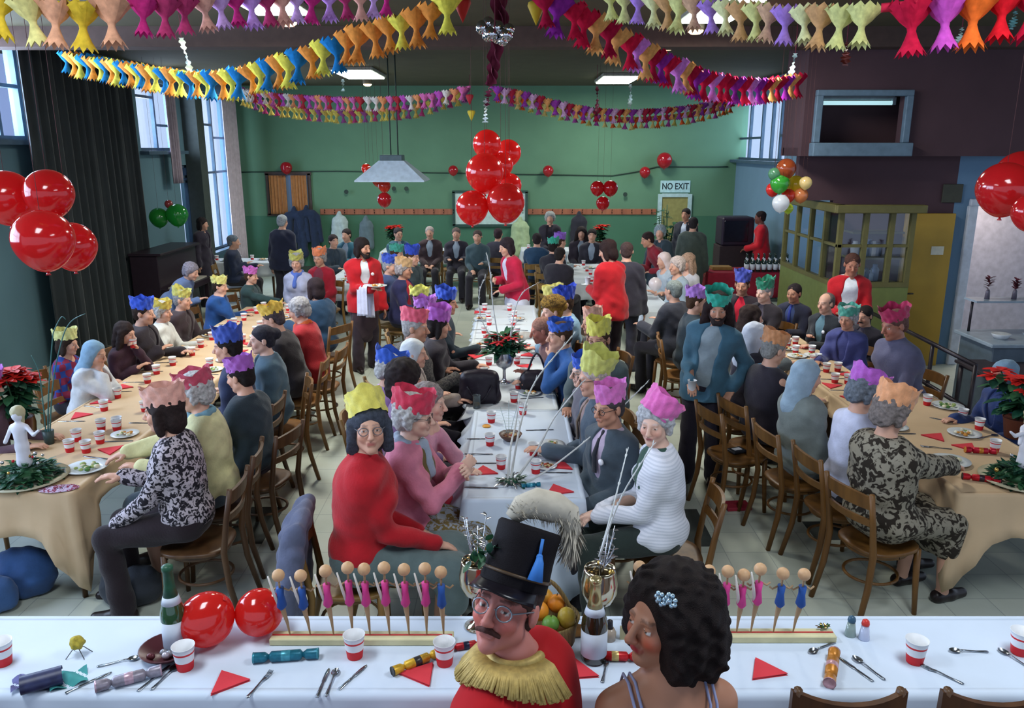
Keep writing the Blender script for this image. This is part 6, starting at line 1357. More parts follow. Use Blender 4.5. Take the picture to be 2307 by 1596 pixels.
# hanging shade over a games table
c = aty(884, 362, 12.6); t = thing('billiard_lamp', 'white tapered metal shade hanging on long rods from the ceiling', 'pendant lamp', c); w0, w1, h = .19, .52, aty(884, 362, 12.6).z - aty(884, 405, 12.6).z
g = G(); q = lambda w, z, d=.26: [V(-w, -d * w, z), V(w, -d * w, z), V(w, d * w, z), V(-w, d * w, z)]
vs = q(w0, 0, .8) + q(w1, -h, .8) + q(w1, -h - .02, .8); g.add(vs, [(0, 1, 5, 4), (1, 2, 6, 5), (2, 3, 7, 6), (3, 0, 4, 7), (4, 5, 9, 8), (5, 6, 10, 9), (6, 7, 11, 10), (7, 4, 8, 11), (0, 3, 2, 1)], smooth=False); g.build('shade', mat('#b4c4d0', rough=.4), t)
g = G(); g.box((0, 0, .04), (.34, .3, .09), bev=.01); g.build('cap', mat('#44565c', rough=.4), t)
for x in (-.02, .09): g = G(); g.tube([(x, 0, .06), (x, 0, ZC - c.z)], .010, 6); g.build('rod', mat('#2f3a34', rough=.5), t)
# ---- piano against the left wall
c = atx(384, 560, XL + .55); py_ = 12.75; t = thing('upright_piano', 'dark upright piano against the left wall under green balloons', 'piano', (XL + .65, py_, 0)); BL = mat('#2a2028', rough=.35)
g = G(); g.box((-.05, 0, .62), (.42, 1.5, 1.22), bev=.01); g.build('case', BL, t); g = G(); g.box((-.02, 0, 1.25), (.50, 1.56, .04), bev=.01); g.build('lid', BL, t); g = G(); g.box((.27, 0, .66), (.26, 1.46, .10), bev=.01); g.build('key_bed', BL, t); g = G(); g.box((.29, 0, .72), (.14, 1.22, .02)); g.build('keyboard', mat('#b8b4a8', rough=.3), t)
for s in (-1, 1): g = G(); g.box((.33, s * .66, .31), (.07, .07, .62), bev=.01); g.build('leg', BL, t)
# dark set on a stand by the right wall
c = aty(1655, 520, 15.6); t = thing('television_set', 'big dark television set by the right wall behind the bar', 'television', (c.x, 15.6, 0)); g = G(); g.box((0, 0, 1.26), (.62, .5, .54), bev=.03); g.build('cabinet', mat('#2a2030', rough=.5), t); g = G(); g.box((-.04, -.255, 1.27), (.46, .02, .40), bev=.008); g.build('screen', mat('#1c1a26', rough=.12), t); g = G(); g.box((0, 0, .495), (.66, .5, .99), bev=.01)
g.build('stand', mat('#33282c'), t)
# ---- bar with bottles
bx0_, bx1_, by0, by1 = 3.35, 4.85, 13.5, 14.2; table('bar_table', 'table set up as a bar beside the glazed kiosk', bx0_, bx1_, by0, by1); cloth_sheet('bar_cloth', 'dark red cloth covering the bar table', bx0_, bx1_, by0, by1, mat('#8a1c30', rough=.85), .42, seed=40, flare=.02)
def bottle_mesh(h, r, glass, label, neck, lab=True):
    g = G(); g.lathe([(.001, .004), (r * .9, 0), (r, .006), (r, h * .52), (r * .93, h * .58), (r * .55, h * .70), (r * .36, h * .78), (r * .33, h * .94), (r * .38, h * .95), (r * .38, h), (.001, h)], 20, mis=[0, 0, 0, 0, 0, 0, 1, 1, 1, 1]); 
    if lab: g.lathe([(r * 1.012, h * .12), (r * 1.012, h * .44)], 20, mi=2); g.lathe([(r * .62, h * .68), (r * .42, h * .765)], 20, mi=2)
    return g.mesh([glass, neck, label], 'bottle')
GG = mat('#1c2e28', rough=.08, spec=.6, var=0, coat=.4); WL_ = mat('#c8ccd4', rough=.6, var=0); BTM = bottle_mesh(.30, .038, GG, WL_, GG)
for i in range(16):
    r_, k = divmod(i, 8); link('wine_bottle', BTM, None, (4.02 + k * .098 + .03 * r_, 13.62 + r_ * .14, TZ), RS.uniform(0, 6), 'dark wine bottle, %s in the %s row on the bar' % (ORD[k], ('front', 'back')[r_]), 'bottle', 'dark wine bottles on the bar')
g = G(); g.box((0, 0, .03), (.34, .24, .06), bev=.006); g.build('drinks_crate', mat('#8a6a3a', rough=.7), loc=(3.65, 13.9, TZ), label='low wooden tray at the left of the bar', cat='tray')
# ---- glazed kiosk
KX0, KX1, KY, KH = aty(1880, 600, YF - .1).x, dx0 - .06, YF - .12, aty(1900, 478, YF - .1).z; KYB = 11.9; OL = mat('#625d36', rough=.55, var=.08); OL2 = mat('#6a7440', rough=.6, var=.08)
t = thing('glazed_kiosk', 'olive wooden kiosk with glazed upper doors beside the yellow door', 'kiosk', (KX0, KY, 0)); Wk, Dk = KX1 - KX0, KYB - KY; zb = 1.12
g = G(); g.box((Wk / 2, .02, zb / 2), (Wk, .04, zb)); g.box((.02, Dk / 2, zb / 2), (.04, Dk, zb)); g.build('lower_panel', OL2, t)
g = G(); g.box((Wk / 2, -.02, KH + .04), (Wk + .16, .14, .10), bev=.01); g.box((-.02, Dk / 2, KH + .04), (.14, Dk + .1, .10), bev=.01); g.build('cornice', OL, t)
def post(x, y, w=.06): g = G(); g.box((x, y, (zb + KH) / 2), (w, w, KH - zb)); g.build('post', OL, t)
for x in (.03, Wk * .36, Wk * .70, Wk - .03): post(x, .03)
for f in (.25, .5, .75, 1.0): post(.03, Dk * f - .02)
g = G(); g.box((Wk / 2, .03, zb + .03), (Wk, .07, .06)); g.box((.03, Dk / 2, zb + .03), (.07, Dk, .06)); g.box((Wk / 2, .03, (zb + KH) / 2 + .05), (Wk, .045, .035)); g.box((.03, Dk / 2, (zb + KH) / 2 + .05), (.045, Dk, .035)); g.build('rail', OL, t)
g = G(); g.box((Wk / 2, .035, (zb + KH) / 2), (Wk - .04, .006, KH - zb)); g.box((.035, Dk / 2, (zb + KH) / 2), (.006, Dk - .04, KH - zb)); g.build('glass', GLASS, t)
g = G(); 
for z in (zb + .02, zb + .34, zb + .66): g.box((Wk / 2 + .1, .30, z), (Wk - .3, .3, .025))
g.build('shelf', OL, t)
for i in range(12):
    z = zb + .035 + .32 * (i // 6); x = .35 + (i % 6) * (Wk - .6) / 6; h = .14 + .1 * ((i * 7) % 4) / 4; g = G(); g.lathe([(.001, 0), (.05, 0), (.055, h * .7), (.03, h * .85), (.03, h), (.001, h)], 14)
    g.build('stored_jar', mat(('#9aa8b0', '#6a7a8a', '#b8b4a8', '#4a5a6a')[i % 4], rough=.3), loc=(KX0 + x, KY + .30, z), label='stored jar, %s on the %s shelf inside the glazed kiosk' % (ORD[i % 6], ('lower', 'upper')[i // 6]), cat='jar', group='jars inside the kiosk')
# ---- right side: hand rail, serving counter, side table
MET = mat('#2f2a30', rough=.4, metal=.3); p0, p1 = V(4.25, 9.3, 0), V(4.15, 6.9, 0); t = thing('hand_rail', 'dark metal hand rail running beside the yellow door', 'railing', p0); d = p1 - p0
for z in (.92, .50): g = G(); g.tube([V(0, 0, z), d + V(0, 0, z)], .022, 8); g.build('rail', MET, t)
for f in (0, .33, .66, 1): g = G(); g.tube([d * f, d * f + V(0, 0, .92)], .02, 8); g.build('post', MET, t)
c0 = V(4.75, 7.5, 0); t = thing('serving_counter', 'grey serving counter with shelf before the bright passage', 'counter', c0); GR = mat('#566470', rough=.5)
g = G(); g.box((.9, .45, .45), (1.8, .6, .9), bev=.01); g.build('cabinet', GR, t); g = G(); g.box((.9, .45, .92), (1.9, .7, .04), bev=.008); g.build('worktop', mat('#8a98a4', rough=.35), t); g = G()
for x in (.05, 1.75): g.tube([(x, .70, .94), (x, .70, 1.28)], .015, 6)
g.build('upright', MET, t); g = G(); g.box((.9, .66, 1.28), (1.8, .24, .02)); g.build('shelf', mat('#8a98a4', rough=.2), t)
for i, (x, h) in enumerate(((.18, '#b8bcc0'), (.5, '#8a98a4'), (.85, '#a8a4a0'), (1.2, '#9a8fb0'))):
    g = G(); g.lathe([(.001, 0), (.06, 0), (.09, .05), (.085, .055), (.05, .01), (.001, .01)], 18); g.build('bowl', mat(h, rough=.25), loc=(c0.x + x, c0.y + .35, .941), label='small bowl, %s from the left on the grey serving counter' % ORD[i], cat='bowl')
for i, (x, s) in enumerate(((.12, .20), (.40, .17), (.58, .18))):
    t2 = thing('dried_flower', 'dark red dried flower in a slim vase, %s on the counter shelf' % ORD[i], 'flower', (c0.x + x + .05, c0.y + .66, 1.291)); g = G(); g.lathe([(.001, 0), (.025, 0), (.02, .08), (.012, .10)], 12); g.build('vase', mat('#5a5460', rough=.3), t2)
    rs3 = random.Random(i); g = G(); 
    for q in range(26): a = rs3.uniform(0, 6.28); leaf(g, (0, 0, .10 + rs3.uniform(0, s * .6)), (math.cos(a), math.sin(a), .8), .07, .014, 0, .3)
    g.build('flower_head', mat('#5a2430', rough=.7), t2)
q0 = atz(2150, 812, .74); t = table('side_table', 'dark side table with slim legs below the serving counter', q0.x, q0.x + 1.3, q0.y - .75, q0.y, m=mat('#3c3438', rough=.4))
g = G(); g.box((0, 0, 0), (.06, .035, .012), bev=.004); g.build('matchbox', mat('#c83a3a', rough=.6), loc=(3.95, 6.7, .006), label='small red and white packet on the floor by the side table', cat='packet')
g = G(); g.box((0, 0, 0), (.20, .14, .03), bev=.004); g.build('red_book', mat('#9a2a3c', rough=.6), loc=atz(1660, 1140, .015), rz=.1, label='flat red book on the floor under the empty cafe chair', cat='book')
# empty chairs and things on the floor
e = atz(1680, 1130, 0); chair(1.77, 5.95, 72, 'empty wooden cafe chair with a wallet on its seat, right aisle', 'a')
g = G(); g.box((0, 0, .011), (.13, .10, .022), bev=.006); w_ = g.build('wallet', mat('#20242c', rough=.5), loc=(1.79, 5.97, .4605), rz=.4, label='dark wallet with pale paper lying on the empty chair seat', cat='wallet'); g = G(); g.box((0, 0, .0235), (.07, .045, .003)); g.build('paper_slip', mat('#c8ccd8'), w_)
for x, y, a, lb in ((-1.2, 16.0, 0, 'far cafe chair, back to the hall, left of three before the far table'), (-.65, 15.9, 5, 'far cafe chair, back to the hall, middle of three'), (.44, 14.1, 0, 'far cafe chair, back to the hall, right of three')): chair(x, y, a, lb, 'b')
chair(3.95, 5.95, 250, 'empty wooden cafe chair at the wall side of the near right table', 'b')
# coat hung over the red sweater's chair
b = BUILT[IDX_RED]; a = b.rotation_euler.z; cx_, cy_ = b.location.x + math.sin(a) * .30, b.location.y - math.cos(a) * .30
o = blob('draped_coat', [('c', npv(-.18, .0, .865), npv(.18, .0, .865), .040, .040, .03), ('c', npv(-.20, -.04, .80), npv(-.24, -.09, .34), .060, .075, .06), ('c', npv(.20, -.04, .80), npv(.25, -.10, .20), .060, .085, .06), ('c', npv(.0, -.05, .80), npv(.02, -.12, .24), .07, .09, .08), ('c', npv(-.10, -.06, .78), npv(-.12, -.12, .30), .055, .075, .05), ('c', npv(.10, -.06, .78), npv(.14, -.13, .16), .055, .08, .05), ('c', npv(.24, -.02, .74), npv(.33, -.10, .30), .050, .050, .03)], .008, cloth('#585e76'), None, wr=.010, wf=30)
o.location = (cx_, cy_, 0); o.rotation_euler = (0, 0, a); o['label'] = 'slate grey coat draped over the red sweater chair back'; o['category'] = 'coat'
# bags under the left table
for px, py, w, h, hx, lb in ((300, 1310, .40, .26, '#333840', 'dark grey shopping bag on the floor by the floral dress chair'), (60, 1290, .42, .34, '#2f4f80', 'blue bag on the floor under the left table end'), (-10, 1330, .3, .24, '#3a5a8a', 'second blue bag at the left edge under the left table')):
    p = atz(px, py + 45, 0.); o = blob('floor_bag', [('e', npv(0, 0, h * .42), npv(w / 2, w * .34, h * .5), None, .05), ('c', npv(-w * .25, 0, h * .6), npv(w * .25, 0, h * .75), .05, .04, .06)], .012, cloth(hx), None, wr=.012, wf=28, post=lambda P, D: np.maximum(D, -P[:, 2])); o.location = (p.x, p.y, 0); o['label'] = lb; o['category'] = 'bag'
# ================================================================ the top table in front
# top table in front
ST = .34   # height of the stage the top table stands on
TZ = ST + .7535
FY0, FY1 = 2.225, 2.672
g = G(); g.box((.4, .35, ST / 2), (12.6, 5.1, ST)); struct(g, 'floor_stage', wood('#6a4a30', '#543a26'))
for x0, x1, lb in ((-2.35, -.8, 'left third of the white top table'), (-.8, .75, 'middle third of the white top table'), (.75, 2.35, 'right third of the white top table')): table('trestle_table', 'plain wooden table, ' + lb, x0 + .01, x1 - .01, FY0 + .02, FY1 - .02).location.z = ST
cloth_sheet('tablecloth', 'wide white cloth covering the top table in front', -2.38, 2.38, FY0, FY1, WHITE, .3, (0,) * 4, seed=11, flare=.03).location.z = ST

for x, y, r, Y, lb in ((467, 1412, 61, 2.50, 'larger red balloon lying on the top table, left of two'), (586, 1399, 53, 2.56, 'smaller red balloon lying on the top table, right of two')):
    c = aty(x, y, Y); d = Y * math.cos(PITCH) + (CAMH - c.z) * math.sin(PITCH); balloon((c.x, c.y, TZ + r * d / FPX), r * d / FPX, RB2, lb, (math.pi * .80 if x < 500 else .5, .4))
def put_cup(x, y, lb): p = atz(x, y + 14, TZ); put('paper_cup', CUP, p, 0, 'red banded white paper cup ' + lb, 'cup')
for x, y, lb in ((8, 1482, 'at the left edge of the top table'), (418, 1492, 'beside the larger red balloon'), (800, 1466, 'before the row of dolls, left of the yellow cracker'), (1002, 1482, 'by the red jacket shoulder'), (2060, 1478, 'on the empty right of the top table'), (2296, 1458, 'at the right edge of the top table')): put_cup(x, y, lb)
NAPF = napkin_mesh(.086)
for x, y, r, lb in ((512, 1538, .62, 'red triangular napkin below the two table balloons'), (948, 1520, -.55, 'red triangular napkin under the yellow cracker'), (1302, 1514, .1, 'red triangular napkin between the two front guests'), (1722, 1512, .2, 'red triangular napkin right of the curly haired guest')): put('napkin', NAPF, P75(x, y), r, lb, 'napkin')
for me, nm, x, y, r, lb in ((KNIFE, 'table_knife', 347, 1530, -.35, 'steel knife beside the spoon left of the napkin'), (SPOON, 'table_spoon', 372, 1528, -.28, 'steel spoon beside the knife left of the napkin'), (KNIFE, 'table_knife', 200, 1540, -.75, 'steel knife lying by the unrolled cracker at far left'), (FORK, 'table_fork', 584, 1545, -.3, 'steel fork right of the left red napkin'), (SPOON, 'table_spoon', 268, 1494, -1.2, 'small steel spoon behind the silver cracker'),
                            (KNIFE, 'table_knife', 728, 1540, -.05, 'steel knife of the pair left of the yellow cracker'), (SPOON, 'table_spoon', 747, 1540, -.05, 'steel spoon of the pair left of the yellow cracker'), (KNIFE, 'table_knife', 795, 1528, -.5, 'slim steel knife right of the cutlery pair'), (FORK, 'table_fork', 1363, 1512, -.25, 'steel fork standing out between the two front guests'), (SPOON, 'table_spoon', 1853, 1461, 2.1, 'steel spoon behind the orange cracker'),
                            (KNIFE, 'table_knife', 1928, 1510, .45, 'steel knife right of the orange cracker'), (SPOON, 'table_spoon', 1957, 1508, .42, 'steel spoon right of the orange cracker knife'), (SPOON, 'table_spoon', 2182, 1470, 1.55, 'steel spoon lying flat right of the empty cup'), (FORK, 'table_fork', 2122, 1522, .75, 'steel fork below the empty right cup'), (SPOON, 'table_spoon', 2290, 1490, .4, 'steel spoon at the right edge of the top table')):
    o = put(nm, me, P75(x, y), r, lb, {'table_knife': 'knife', 'table_spoon': 'spoon', 'table_fork': 'fork'}[nm]); o.scale = (.72, .68, 1)
cracker('cracker', P75(645, 1488), .12, '#1d6478', '#3f8a9a', 'teal cracker below the smaller red balloon', L=.22, r=.018); cracker('cracker', P75(292, 1540), .45, '#8a8490', '#b89aa8', 'silver pink cracker lying left of the knife and spoon', L=.20, r=.019)
cracker('cracker', P75(940, 1500), .62, '#c8a030', '#3a3a3a', 'yellow gold cracker lying over the napkin by the red jacket', L=.19, r=.016); cracker('cracker', P75(1385, 1488), -.05, '#b81c22', '#c8b070', 'red and gold cracker behind the fork between the front guests', L=.18, r=.016); cracker('cracker', P75(1873, 1515), 1.12, '#b8782e', '#c89aa0', 'orange gold cracker on the right of the top table', L=.19, r=.020)
cracker('cracker', P75(1050, 1100 + 362), .3, '#a01c24', '#22283c', 'red and navy cracker half hidden by the red jacket', L=.15, r=.013)
# unrolled blue green cracker and small things
p = P75(105, 1545); t = thing('torn_cracker', 'torn blue and green cracker wrapping at the far left of the top table', 'christmas cracker', p, .5)
g = G(); g.grid(lambda u, v: V(-.07 + .12 * v, .035 * math.cos(u * 5.2) - .01, .030 + .028 * math.sin(u * 5.2)), 22, 6); g.build('rolled_card', mat('#2a2f50', rough=.4, var=.3, vscale=40), t); g = G(); g.grid(lambda u, v: V(.01 + .11 * u, -.05 + .09 * v, .006 + .008 * math.sin(u * 9 + v * 5)), 12, 8); g.build('crepe_paper', mat('#3a8a8a', rough=.8, var=.2), t); g = G(); g.grid(lambda u, v: V(-.10 + .09 * u, -.0 + .08 * v, .008 + .010 * math.sin(u * 7 + v * 6)), 12, 8); g.build('foil_scrap', mat('#6a6a9a', rough=.35, metal=.5), t)
p = P75(178, 1478); t = thing('pompom_figure', 'yellow woolly pompom figure on wire legs at the left', 'toy', p)
blob('pompom', [('e', npv(0, 0, .052), npv(.024, .024, .024), None, .01)], .004, mat('#a8983a', rough=.9, var=.3, vscale=90), t, wr=.006, wf=150)
g = G()
for a in (.6, 2.3, 3.9, 5.5): g.tube([(0, 0, .032), (.018 * math.cos(a), .018 * math.sin(a), .03), (.045 * math.cos(a), .035 * math.sin(a), .002)], .0016, 5)
g.build('wire_leg', mat('#5a5a60', rough=.4), t)
p = P75(378, 1478); t = thing('nut_bowl', 'dark red bowl of nuts and sweets beside the champagne bottle', 'bowl', p); g = G(); g.lathe([(.001, 0), (.05, 0), (.085, .026), (.092, .036), (.088, .036), (.05, .010), (.001, .008)], 28); g.build('bowl', mat('#4a2228', rough=.3), t)
rs4 = random.Random(2)
for i in range(9): g = G(); g.ball((0, 0, 0), .012, 8, sx=1.3); g.build('sweet', mat(('#8a8a90', '#5a2a30', '#b8b0b8')[i % 3], rough=.35, metal=.3), t, loc=(rs4.uniform(-.045, .05), rs4.uniform(-.045, .03), .024))
GG2 = mat('#1f4a2c', rough=.06, spec=.6, var=0, coat=.5); WLB = mat('#c4ccd8', rough=.55, var=.03)
def champagne(p, h, r, glass, neck, label, parts=True):
    t = thing('champagne_bottle', label, 'bottle', p); g = G(); g.lathe([(.001, .006), (r * .85, 0), (r, .008), (r, h * .44), (r * .95, h * .50), (r * .62, h * .64), (r * .42, h * .76), (r * .38, h * .80)], 28); g.build('glass', glass, t)
    g = G(); g.lathe([(r * .60, h * .66), (r * .44, h * .765), (r * .40, h * .93), (r * .46, h * .935), (r * .48, h * .985), (r * .3, h), (.001, h)], 24); g.build('neck_foil', neck, t)
    g = G(); g.lathe([(r * 1.012, h * .09), (r * 1.012, h * .39)], 28); lb = g.build('front_label', WLB, t); g = G(); g.lathe([(r * .80, h * .575), (r * .63, h * .655)], 28); g.build('neck_label', WLB, t)
    return t
champagne(P75(399, 1468), .335, .041, GG2, mat('#23503a', rough=.4), 'green champagne bottle standing left of the red balloons'); champagne(P75(1337, 1486), .315, .045, mat('#2a2216', rough=.06, spec=.6, var=0, coat=.5), mat('#b8a878', rough=.25, metal=.8), 'dark champagne bottle with white label between the front guests')
# row of can-can dolls on two stands
WB = mat('#c8a078', rough=.5, var=.1, vscale=40); PINK, BLUE = mat('#d0408a', rough=.6), mat('#24509a', rough=.6); FL = mat('#a88a68', rough=.6); CRM = mat('#cfc9a0', rough=.7)
def doll_stand(label, x0, x1, yb, heads):
    a, b = P75(x0, yb), P75(x1, yb); cx = (a.x + b.x) / 2; cy = (a.y + b.y) / 2; t = thing('doll_stand', label, 'toy', (cx, cy, TZ)); g = G(); g.box((0, 0, .013), (b.x - a.x, .055, .026), bev=.003); g.build('base_bar', CRM, t); g = G(); g.box((0, .0, .0272), (b.x - a.x - .01, .006, .0024)); g.build('red_line', mat('#c03a3a'), t)
    pv = None; cols = []
    for hx, hy, col, ln in heads:
        h = aty(hx, hy, cy); h = h - V(cx, cy, TZ); f = V(h.x + ln, 0, .026); d = bpy.data.objects.new('doll', None); C.objects.link(d); d.parent = t; d.location = (f.x, 0, f.z)
        H = h - f; hip = V(H.x * .75 - ln * .1, 0, H.z * .50); sh = V(H.x * .95, 0, H.z * .78); m = PINK if col == 'p' else BLUE
        g = G(); g.ball(H, .0225, 16); g.build('head', WB, d); g = G(); g.tube([H - V(0, 0, .018), sh], .004, 6); g.tube([sh + V(-.014, 0, .002), sh + V(-.030, .005, -.012), sh + V(-.040, .005, -.002)], .0036, 6); g.tube([sh + V(.014, 0, .002), sh + V(.030, .005, -.010), sh + V(.042, .005, .002)], .0036, 6); g.build('arms', FL, d)
        g = G(); g.tube([hip - V(0, 0, .016), hip, hip * .4 + sh * .6, sh + V(0, 0, .004)], [.008, .0215, .0145, .017], 12, sx=.8); g.build('leotard', m, d)
        g = G(); g.tube([(0, 0, 0), tuple(hip * .45 + V(ln * .1, 0, 0)), tuple(hip * .8), tuple(hip)], [.0024, .0058, .0095, .011], 8); g.build('leg', FL, d)
        if col == 'p' or hx < 700: g = G(); g.tube([hip + V(-.008, 0, -.004), hip + V(-.020, -.014, .055), hip + V(-.034, -.020, .125)], [.007, .0055, .0030], 8); g.build('raised_leg', mat('#cfc8c0', rough=.6), d)
    return t
doll_stand('row of nine bead headed dancing dolls on a cream bar, left of the red jacket', 612, 1022, 1446, [(627, 1297, 'b', .025), (677, 1298, 'b', .02), (733, 1287, 'p', .015), (783, 1280, 'p', .005), (820, 1283, 'p', .01), (865, 1280, 'p', .01), (910, 1284, 'p', .01), (957, 1282, 'p', .0), (993, 1290, 'b', .005)])
doll_stand('row of bead headed dancing dolls on a cream bar, right of the curly hair', 1420, 1878, 1440, [(1441, 1278, 'p', -.005), (1598, 1287, 'p', -.01), (1640, 1288, 'p', -.01), (1676, 1296, 'p', -.01), (1713, 1283, 'p', -.015), (1764, 1293, 'b', -.015), (1812, 1295, 'b', -.02)])
# silver goblets with sprayed sprigs, fruit basket
def sprig_goblet(x, y, label, seed, long=()):
    p = P75(x, y); t = thing('silver_goblet', label, 'goblet', p); goblet(t, .27, .062, mat('#c4b8a0', rough=.1, metal=.95, var=0), 'cup'); rs5 = random.Random(seed)
    g = G()
    for i in range(7):
        a = rs5.uniform(0, 6.28); tp = V(.05 * math.cos(a), .03 * math.sin(a), .27 + rs5.uniform(.04, .19)); g.tube([V(0, 0, .24), V(.02 * math.cos(a), .02 * math.sin(a), .28), tp], .0018, 5)
        for j in range(7): b = rs5.uniform(0, 6.28); leaf(g, V(0, 0, .26).lerp(tp, rs5.uniform(.3, 1)), (math.cos(b), math.sin(b), .6), .026, .006, 0, .2)
    g.build('sprig', SILV, t); baubles(t, (0, 0, .25), .05, .03, 6, seed, [GOLD, SILV], .012)
    for pts, pl in long: stem(t, [aty(*q) - p for q in pts], .004, pl)
sprig_goblet(1076, 1412, 'silver goblet with sprayed sprigs left of the black hat', 3); sprig_goblet(1347, 1440 - 8, 'gold silver goblet with sprayed sprigs behind the champagne bottle', 4, [([(1352, 1250, 2.47), (1382, 1140, 2.53), (1412, 1020, 2.66)], .02), ([(1350, 1255, 2.47), (1400, 1120, 2.49), (1470, 1005, 2.53)], .02)])
p = P75(1225, 1455); t = thing('fruit_basket', 'wicker fruit basket behind the red jacket', 'basket', p); WK = mat('#8a7448', rough=.7, pat='weave', vscale=60, hex2='#5a4828')
g = G(); g.lathe([(.001, 0), (.085, 0), (.10, .03), (.105, .09), (.115, .12), (.108, .122), (.098, .09), (.09, .03), (.001, .02)], 30, sx=1.1); g.build('basket', WK, t); g = G(); g.tube([(-.11 + .22 * i / 14, 0, .11 + .15 * math.sin(math.pi * i / 14)) for i in range(15)], .008, 6); g.build('handle', WK, t)
for x, y, z, r, h, nm, lb in ((-.02, -.02, .15, .036, '#d88a28', 'orange', 'front orange in the fruit basket'), (.045, .02, .155, .034, '#d07f24', 'orange', 'right orange in the fruit basket'), (.0, .05, .16, .035, '#c8902e', 'orange', 'back orange in the fruit basket'), (-.065, .02, .15, .034, '#8a9a3a', 'apple', 'green apple at the left of the fruit basket'), (.075, -.045, .14, .032, '#a0882e', 'pear', 'yellow pear at the right of the fruit basket'), (.02, -.065, .13, .03, '#5f8a3a', 'apple', 'small green apple at the front of the fruit basket')):
    o = G(); o.ball((0, 0, 0), r, 16, sz=.95 if nm != 'pear' else 1.2); f = thing(nm, lb, 'fruit', (p.x + x, p.y + y, p.z + z)); o.build('flesh', mat(h, rough=.4, var=.1, bump=.1, vscale=60), f); o = G(); o.tube([(0, 0, r * .9), (.002, 0, r * 1.15)], .002, 5); o.build('stalk', mat('#4a3a20'), f)
g = G(); g.tube([(-.07, 0, .02), (0, .01, .032), (.08, 0, .02)], [.022, .030, .020], 12); put('bread_roll', g.mesh(mat('#9a6a34', rough=.6, var=.2, vscale=30), 'bread_roll'), P75(1268, 1450) + V(0, .03, 0), .2, 'golden crusty roll beside the dark champagne bottle', 'bread')
for i, (x, y, m) in enumerate(((1235, 1425, REDP), (1245, 1412, SILV))): g = G(); g.ball((0, 0, .016), .016, 12); put('bauble', g.mesh(foil('#b82028') if m is REDP else SILV, 'bauble'), P75(x, y + 14), 0, ('shiny red bauble beside the gold fringe', 'silver bauble beside the red bauble')[i], 'bauble')
# salt, pepper, small jar and card
for x, y, h, b, lb in ((1915, 1432, '#3a5a70', '#8a9a94', 'glass pepper shaker with blue grey cap'), (1946, 1440, '#c83a34', '#b8c0d8', 'glass salt shaker with red cap')):
    t = thing('shaker', lb, 'shaker', P75(x, y)); g = G(); g.lathe([(.001, 0), (.019, 0), (.020, .004), (.0125, .058), (.001, .058)], 18); g.build('shaker_body', mat(b, rough=.12, spec=.5), t); g = G(); g.lathe([(.0135, .056), (.0145, .062), (.012, .073), (.006, .078), (.001, .079)], 16); g.build('cap', mat(h, rough=.35), t)
t = thing('sauce_jar', 'small clear jar right of the champagne bottle', 'jar', P75(1373, 1441)); g = G(); g.lathe([(.001, 0), (.022, 0), (.024, .03), (.016, .045), (.001, .046)], 18); g.build('jar', mat('#a89a8a', rough=.15), t); g = G(); g.lathe([(.012, .044), (.010, .075), (.001, .076)], 12); g.build('stopper', mat('#2a2a30', rough=.3), t)
g = G(); g.box((0, 0, .025), (.05, .012, .05), R=None); put('place_card', g.mesh(mat('#b8b088', rough=.7), 'place_card'), P75(1412, 1440), 0, 'small cream card beside the curly haired guest', 'card')
t = thing('tinsel_sprig', 'gold and green tinsel sprig on the right doll bar end', 'sprig', P75(1855, 1432) + V(0, 0, .026)); rs6 = random.Random(9); g = G()
for i in range(26): a = rs6.uniform(0, 6.28); leaf(g, (rs6.uniform(-.012, .012), 0, .002), (math.cos(a), math.sin(a) * .6, .8), .03, .004, i % 2, .4)
g.build('tinsel', [GOLD, LEAF2], t)
# ---- two empty chairs pushed under the front edge
CHB = wood('#5a3a22', '#402a1c')
def front_chair(x, label):
    r = dup(CH0['c'], (x, 2.36, ST), 0, label, 'wooden cafe chairs at the top table')
    for ch in list(r.children):
        if ch.name.startswith('top_rail'):
            bpy.data.objects.remove(ch)
    g = G(); k = 13; vs = []
    for i in range(k):
        u = i / (k - 1) * 2 - 1; x_ = u * .208; y0 = -.262 - .035 * (1 - u * u); top = .872 - .030 * (1 - abs(u) ** 2.2) + (.0 if abs(u) < .95 else -.006); vs += [V(x_, y0 - .012, .76), V(x_, y0 + .012, .76), V(x_, y0 + .008, top), V(x_, y0 - .012, top)]
    g.add(vs, [(i * 4 + j, (i + 1) * 4 + j, (i + 1) * 4 + (j + 1) % 4, i * 4 + (j + 1) % 4) for i in range(k - 1) for j in range(4)] + [(0, 1, 2, 3), tuple((k - 1) * 4 + j for j in (3, 2, 1, 0))], smooth=False); g.build('top_rail', CHB, r); r.scale = (.84, 1, 1); return r
front_chair(1.025, 'dark chair with curved top rail at the lower right, left of two'); front_chair(1.48, 'dark chair with curved top rail at the lower right corner')
